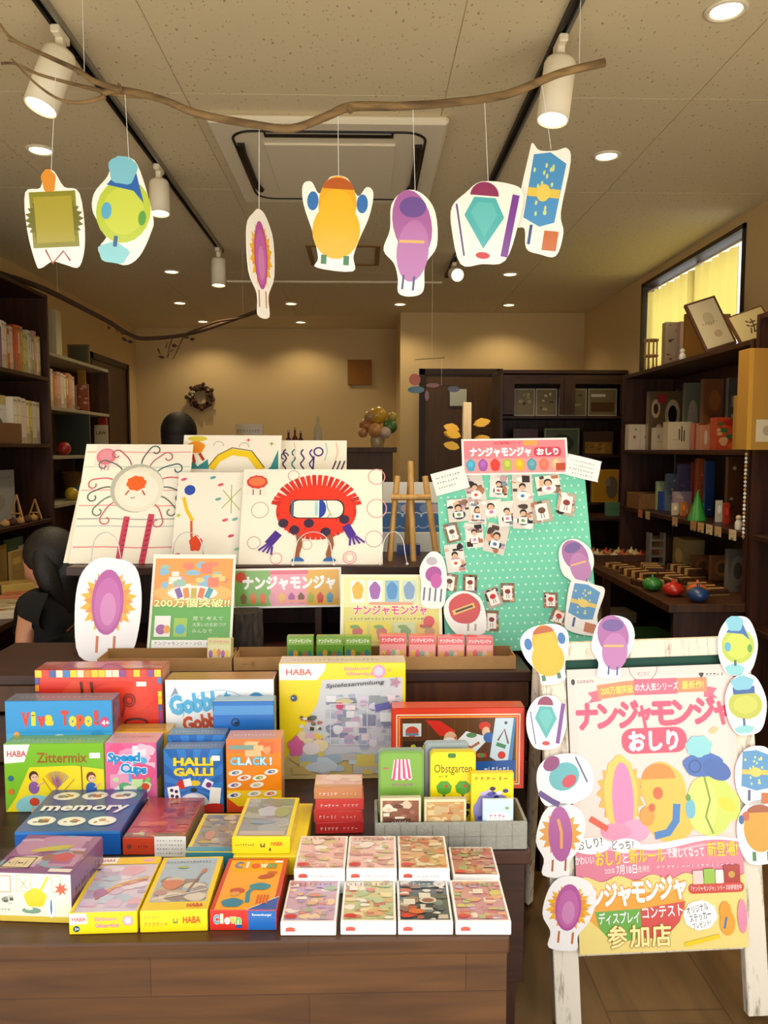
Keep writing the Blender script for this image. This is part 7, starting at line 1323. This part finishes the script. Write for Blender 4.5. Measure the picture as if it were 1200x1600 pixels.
wallbox('sign', 'small cream sign with two lines of writing on the reception counter', 'sign', 373, 415, 662, 6.2, 1.42, .02, '#c8b07a', pic('#cbb480', ('s', .08, .92, .68, 8, .14, '#3a2c1c', 3), ('s', .1, .8, .3, 7, .12, '#5a4428', 6)))
for k, (px, yt) in enumerate(((451, 676), (461, 672), (470, 677))):
    p = at(px, 700, 6.25); mb = MB(); h = (703-yt)*6.25/1200-.02; mb.lathe([(.022, 0), (.026, .02), (.024, h*.5), (.009, h*.7), (.009, h)], 'gloss', ['#5a1c1c', '#6a2a2a', '#4a1414'][k], n=12); mb.lathe([(.011, 0), (.011, .02)], 'gloss', '#c8a878', n=10, c=(0, 0, h)); tag(mb.build('bottle', None, (p.x, 6.25, 1.4205)), 'small dark red bottle on the reception counter, %s' % ['left', 'middle', 'right'][k], 'bottle', 'small bottles on the reception counter')
p = at(497, 700, 6.3); mb = MB(); mb.lathe([(.03, 0), (.035, .03), (.033, .15), (.012, .19), (.012, .25)], 'gloss', '#c8bca0', n=14); tag(mb.build('bottle', None, (p.x, 6.3, 1.4205)), 'tall pale bottle on the reception counter', 'bottle')
t = thing('decoration_bouquet', 'cellophane-wrapped bouquet of gold and green balls on the reception counter', 'bouquet', (at(590, 690, 6.3).x, 6.3, 1.42)); mb = MB(); mb.lathe([(.05, 0), (.06, .06), (.05, .1)], 'gloss', '#c8b080', n=16); mb.build('pot', t)
for k, (x, z, rr, c, y) in enumerate(((-.09, .18, .06, '#b8743c', 0), (.0, .26, .075, '#d8a82c', 0), (.1, .17, .06, '#4a7a3c', -.02), (-.02, .14, .06, '#d89a5a', -.05), (.06, .12, .05, '#e0c8b8', -.06), (-.12, .12, .04, '#c88a50', -.03), (.12, .25, .04, '#c8b050', 0), (-.06, .25, .05, '#b8905a', -.02))): mb = MB(); mb.ball((x, y, z), rr, 'gloss', c, 14, 9); mb.build('ball', t)
t = thing('paper_note', 'small white note stuck on the back door', 'note', at(716, 621, 7.37)); mb = MB(); mb.box(-.08, 0, -.08, .08, .002, .08, 'print', '#c8d0c4'); mb.build('sheet', t)
# hanging mobile
mo = at(678, 560, 4.6); t = thing('hanging_mobile', 'hanging mobile with orange, teal and navy wooden shapes before the back door', 'mobile', mo)
def mrod(p0, p1): a, b_ = at(*p0, 4.6)-mo, at(*p1, 4.6)-mo; mb = MB(); mb.tube([a, b_], .0018, 'black_plastic', n=5); mb.build('rod', t)
mrod((648, 562), (695, 559)); mrod((650, 600), (720, 604)); a = at(675, 560, 4.6)-mo; mb = MB(); mb.tube([a, (a.x, a.y, CZ-mo.z)], .001, 'string', n=5); mb.build('string', t)
for (p0, p1) in (((650, 562), (650, 590)), ((652, 594), (652, 606)), ((690, 560), (690, 603)), ((708, 603), (708, 606))): a, b_ = at(*p0, 4.6)-mo, at(*p1, 4.6)-mo; mb = MB(); mb.tube([a, b_], .001, 'string', n=5); mb.build('string', t)
for (px, py, rx, rz, c) in ((648, 593, .034, .034, '#b8502c'), (650, 609, .05, .02, '#1c6478'), (676, 602, .04, .013, '#7a3020'), (709, 608, .036, .018, '#1c2440'), (667, 618, .012, .03, '#6a2c1c')):
    a = at(px, py, 4.6)-mo; mb = MB(); mb.M = Matrix.Translation(a); mb.prism([(rx*math.cos(k*PI/10), rz*math.sin(k*PI/10)) for k in range(20)], -.004, .004, 'gloss', c); mb.build('wooden_shape', t)

# ================================================================= PEOPLE
def skinned(name, nodes, edges, mat, parent=None, root=0, sub_=2):
    me = bpy.data.meshes.new(name); me.from_pydata([n[0] for n in nodes], edges, []); me.materials.append(MATS[mat])
    o = bpy.data.objects.new(name, me); COL.objects.link(o)
    sk = o.modifiers.new('Skin', 'SKIN'); sk.use_smooth_shade = True
    if not me.skin_vertices: me.attributes
    sv = me.skin_vertices[0].data if me.skin_vertices else None
    if sv is None:
        bm = bpy.types
    for i, n in enumerate(nodes):
        rr = n[1]; sv[i].radius = rr if isinstance(rr, tuple) else (rr, rr); sv[i].use_root = (i == root)
    ss = o.modifiers.new('Sub', 'SUBSURF'); ss.levels = sub_; ss.render_levels = sub_
    if parent: o.parent = parent
    return o
def hand(nodes, edges, wrist, d, side, up, k=1.0, curl_=.35):
    # palm and five separate fingers rooted inside the palm
    d = Vector(d).normalized(); s_ = Vector(side).normalized(); n_ = Vector(up).normalized(); W_ = Vector(nodes[wrist][0])
    pi = len(nodes); nodes.append((tuple(W_+d*.045*k), (.030*k, .014*k))); edges.append((wrist, pi)); pj = len(nodes); nodes.append((tuple(W_+d*.08*k), (.034*k, .012*k))); edges.append((pi, pj))
    for q_, (off, L) in enumerate(((-.03, .066), (-.010, .078), (.010, .074), (.028, .058))):
        b_ = len(nodes); base = W_+d*.088*k+s_*off*k; nodes.append((tuple(base), .0092*k)); edges.append((pj, b_)); p_ = base; dd = d.copy()
        for z in range(3): dd = (dd-n_*curl_*.7).normalized(); p_ = p_+dd*L*k/3; nodes.append((tuple(p_), (.0085-.0009*z)*k)); edges.append((b_ if z == 0 else len(nodes)-2, len(nodes)-1))
    b_ = len(nodes); base = W_+d*.03*k-s_*.03*k; nodes.append((tuple(base), .011*k)); edges.append((pi, b_)); dd = (d*.7-s_*.7).normalized(); p_ = base
    for z in range(2): p_ = p_+dd*.032*k; dd = (dd+d*.4-n_*.2).normalized(); nodes.append((tuple(p_), (.0105-.001*z)*k)); edges.append((len(nodes)-2, len(nodes)-1))
def face(mb, c, r, yaw, pitch, sk='skin'):
    M = Matrix.Translation(c) @ Euler((pitch, 0, yaw)).to_matrix().to_4x4(); mb.M = M   # face looks along -Y
    n, m_ = 28, 20; vs = []; fs = []
    for i in range(m_+1):
        t = PI*i/m_
        for k in range(n):
            a = 2*PI*k/n; x, y, z = math.sin(t)*math.cos(a), math.sin(t)*math.sin(a), -math.cos(t); X, Y_, Z = x*r*.80, y*r*.95, z*r*1.18
            if z < 0: X *= 1+.3*z; Y_ *= 1+.12*z
            if y < 0:
                f = max(0, 1-(x/.22)**2); Y_ -= r*.16*f*math.exp(-((z+.12)/.14)**2); Y_ += r*.07*math.exp(-((abs(x)-.36)/.16)**2-((z-.06)/.12)**2); Y_ -= r*.05*math.exp(-(x/.3)**2-((z+.5)/.09)**2)
            vs.append((X, Y_, Z))
    for i in range(m_):
        for k in range(n): fs.append((i*n+k, i*n+(k+1) % n, (i+1)*n+(k+1) % n, (i+1)*n+k))
    mb.add(vs, fs, sk, smooth=True)
    for sx in (-1, 1): mb.ball((sx*r*.82, 0, -.02), (r*.1, r*.18, r*.26), sk, n=10)
    return M
# --- person crouching at left, seen from the side behind the table
Yp = 3.02
def q3(px, py, dy=0): return at(px, py, Yp+dy)
P0 = Vector((q3(80, 1050).x, Yp, 0)); per = thing('person', 'dark-haired person in a black short-sleeved shirt crouching at the left, reaching down', 'person', P0)
def L3(px, py, dy=0): v = q3(px, py, dy)-P0; return (v.x, v.y, v.z)
hip = L3(100, 1075, .08); waist = L3(95, 1030, .06); chest = L3(84, 975, .02); sh = L3(72, 945, .0); neck = L3(78, 918, 0); headp = L3(82, 880, 0)
nodes = [(hip, (.13, .13)), (waist, (.105, .12)), (chest, (.11, .14)), (sh, (.075, .14)), (neck, (.045, .045)), (L3(80, 900), (.05, .055)),
         (L3(50, 955, -.1), .048), (L3(40, 985, -.12), .04), (L3(38, 1015, -.14), .033), (L3(28, 1037, -.16), .025),
         (L3(75, 960, .17), .048), (L3(70, 1010, .17), .04), (L3(55, 1040, .12), .032), (L3(45, 1050, .08), .024),
         ((hip[0]-.28, hip[1]-.1, .52), .085), ((hip[0]-.2, hip[1]-.1, .1), .05), ((hip[0]-.3, hip[1]-.1, .045), .035),
         ((hip[0]-.2, hip[1]+.14, .42), .085), ((hip[0]-.05, hip[1]+.14, .1), .05), ((hip[0]-.15, hip[1]+.14, .045), .035)]
edges = [(0, 1), (1, 2), (2, 3), (3, 4), (4, 5), (3, 6), (6, 7), (7, 8), (8, 9), (3, 10), (10, 11), (11, 12), (12, 13), (0, 14), (14, 15), (15, 16), (0, 17), (17, 18), (18, 19)]
hand(nodes, edges, 9, (-.5, -.25, -.45), (.3, -.9, 0), (-.3, 0, .7), 1.0); hand(nodes, edges, 13, (-.7, -.1, -.35), (.1, -.9, 0), (-.3, 0, .7), 1.0)
skinned('body', nodes, edges, 'skin', per)
mb = MB(); hc = Vector(headp)+Vector((-.01, 0, .0)); MF = face(mb, hc, .098, R(-75), R(22)); mb.build('head', per)
sn = [((hip[0], hip[1], hip[2]+.02), (.145, .145)), (waist, (.125, .14)), (chest, (.13, .165)), (sh, (.095, .165)), (neck, (.055, .055)), (L3(58, 945, -.1), .075), (L3(46, 978, -.115), .066), (L3(76, 950, .17), .075), (L3(72, 985, .17), .066)]
skinned('shirt', sn, [(0, 1), (1, 2), (2, 3), (3, 4), (3, 5), (5, 6), (3, 7), (7, 8)], 'black_cloth', per)
tn = [(hip, (.15, .15)), (nodes[14][0], .105), (nodes[15][0], .07), (nodes[17][0], .105), (nodes[18][0], .07)]
skinned('trousers', tn, [(0, 1), (1, 2), (0, 3), (3, 4)], 'black_cloth', per)
HM = Matrix.Translation(hc) @ Euler((R(22), 0, R(-75))).to_matrix().to_4x4()
def hp(x, y, z): v = HM @ Vector((x, y, z)); return (v.x, v.y, v.z)
mb = MB(); mb.M = HM; mb.ball((0, .022, .022), (.094, .108, .118), 'hair', n=26, m_=18); mb.M = Matrix.Identity(4)
def V3(*a): return Vector(L3(*a))
mb.tube([Vector(hp(0, .05, .03)), Vector(hp(0, .07, -.04)), V3(92, 900)+Vector((.0, .01, 0)), V3(95, 930), V3(98, 955), V3(100, 972)], [.07, .09, .088, .078, .06, .02], 'hair', n=18)
for sx in (-1, 1): mb.tube([Vector(hp(sx*.06, .0, .06)), Vector(hp(sx*.082, -.012, -.01)), Vector(hp(sx*.08, -.02, -.09)), Vector(hp(sx*.065, -.0, -.17))], [.03, .045, .042, .012], 'hair', n=12)
mb.build('hair', per)
# --- person standing at the back, only the top of the head shows
Yq = 5.2; pq = at(281, 700, Yq); per2 = thing('person', 'dark-haired person standing in the back, only the back of the head showing', 'person', (pq.x, Yq, 0)); zt = at(281, 645, Yq).z
nodes = [((0, 0, .95), (.15, .11)), ((0, 0, 1.15), (.12, .1)), ((0, 0, zt-.42), (.16, .1)), ((0, 0, zt-.31), (.13, .08)), ((0, 0, zt-.25), (.05, .05)), ((0, 0, zt-.2), (.05, .055)),
         ((-.18, 0, zt-.36), .05), ((-.23, 0, zt-.62), .042), ((-.22, -.06, zt-.84), .03), ((.18, 0, zt-.36), .05), ((.23, 0, zt-.62), .042), ((.22, -.06, zt-.84), .03), ((-.09, 0, .86), .09), ((-.1, 0, .48), .065), ((-.1, 0, .1), .045), ((-.1, -.12, .045), .035), ((.09, 0, .86), .09), ((.1, 0, .48), .065), ((.1, 0, .1), .045), ((.1, -.12, .045), .035)]
edges = [(0, 1), (1, 2), (2, 3), (3, 4), (4, 5), (3, 6), (6, 7), (7, 8), (3, 9), (9, 10), (10, 11), (0, 12), (12, 13), (13, 14), (14, 15), (0, 16), (16, 17), (17, 18), (18, 19)]
hand(nodes, edges, 8, (0, -.2, -1), (0, -1, 0), (-1, 0, 0)); hand(nodes, edges, 11, (0, -.2, -1), (0, -1, 0), (1, 0, 0)); skinned('body', nodes, edges, 'skin', per2)
mb = MB(); face(mb, Vector((0, 0, zt-.135)), .1, PI, R(10)); mb.build('head', per2)
skinned('shirt', [((0, 0, .9), (.17, .13)), ((0, 0, 1.15), (.14, .12)), ((0, 0, zt-.42), (.18, .12)), ((0, 0, zt-.32), (.15, .1)), ((0, 0, zt-.26), (.06, .06)), ((-.19, 0, zt-.37), .07), ((-.23, 0, zt-.55), .06), ((.19, 0, zt-.37), .07), ((.23, 0, zt-.55), .06)], [(0, 1), (1, 2), (2, 3), (3, 4), (3, 5), (5, 6), (3, 7), (7, 8)], 'black_cloth', per2)
skinned('trousers', [((0, 0, .93), (.165, .125)), ((-.09, 0, .82), .11), ((-.1, 0, .48), .085), ((-.1, 0, .12), .07), ((.09, 0, .82), .11), ((.1, 0, .48), .085), ((.1, 0, .12), .07)], [(0, 1), (1, 2), (2, 3), (0, 4), (4, 5), (5, 6)], 'black_cloth', per2)
mb = MB(); mb.ball((0, -.015, zt-.12), (.118, .125, .128), 'hair', n=24, m_=16); mb.lathe([(.09, -.38), (.11, -.28), (.116, -.15), (.112, -.1)], 'hair', n=22, c=(0, -.02, zt)); mb.build('hair', per2)
# patterned bag by the hand
st = thing('side_table', 'small dark side table behind the red box at the left', 'table', (-1.30, 2.62, 0)); sub(st, 'tabletop', -1.5, 2.44, .5, -1.06, 2.74, .525, 'brown_wood', .002)
for (x, y) in ((-1.48, 2.46), (-1.1, 2.46), (-1.48, 2.69), (-1.1, 2.69)): sub(st, 'leg', x, y, 0, x+.03, y+.03, .5, 'dark_wood_up')
mb = MB(); a, b_ = at(-14, 1070, 2.48), at(50, 1070, 2.48); W_ = b_.x-a.x; mb.box(0, 0, 0, W_, .2, .09, 'print', '#b8ac8e', b=.012); mb.art((.012, .012, .09), (W_-.024, 0, 0), (0, .176, 0), lambda A: A.mosaic(0, 0, 1, 1, ['#8a5a44', '#c8bc9c', '#a89878'], 16, 4, .07), 'print'); mb.art((.012, 0, .012), (W_-.024, 0, 0), (0, 0, .066), lambda A: A.mosaic(0, 0, 1, 1, ['#a8604c', '#c8bc9c', '#9a8a6a'], 10, 5, .06), 'print')
tag(mb.build('fabric_box', None, (a.x, 2.48, .5255)), 'beige patterned fabric box under the crouching person\'s hand', 'box')
for o in COL.objects:
    if '_w' in o: del o['_w']; del o['_d']
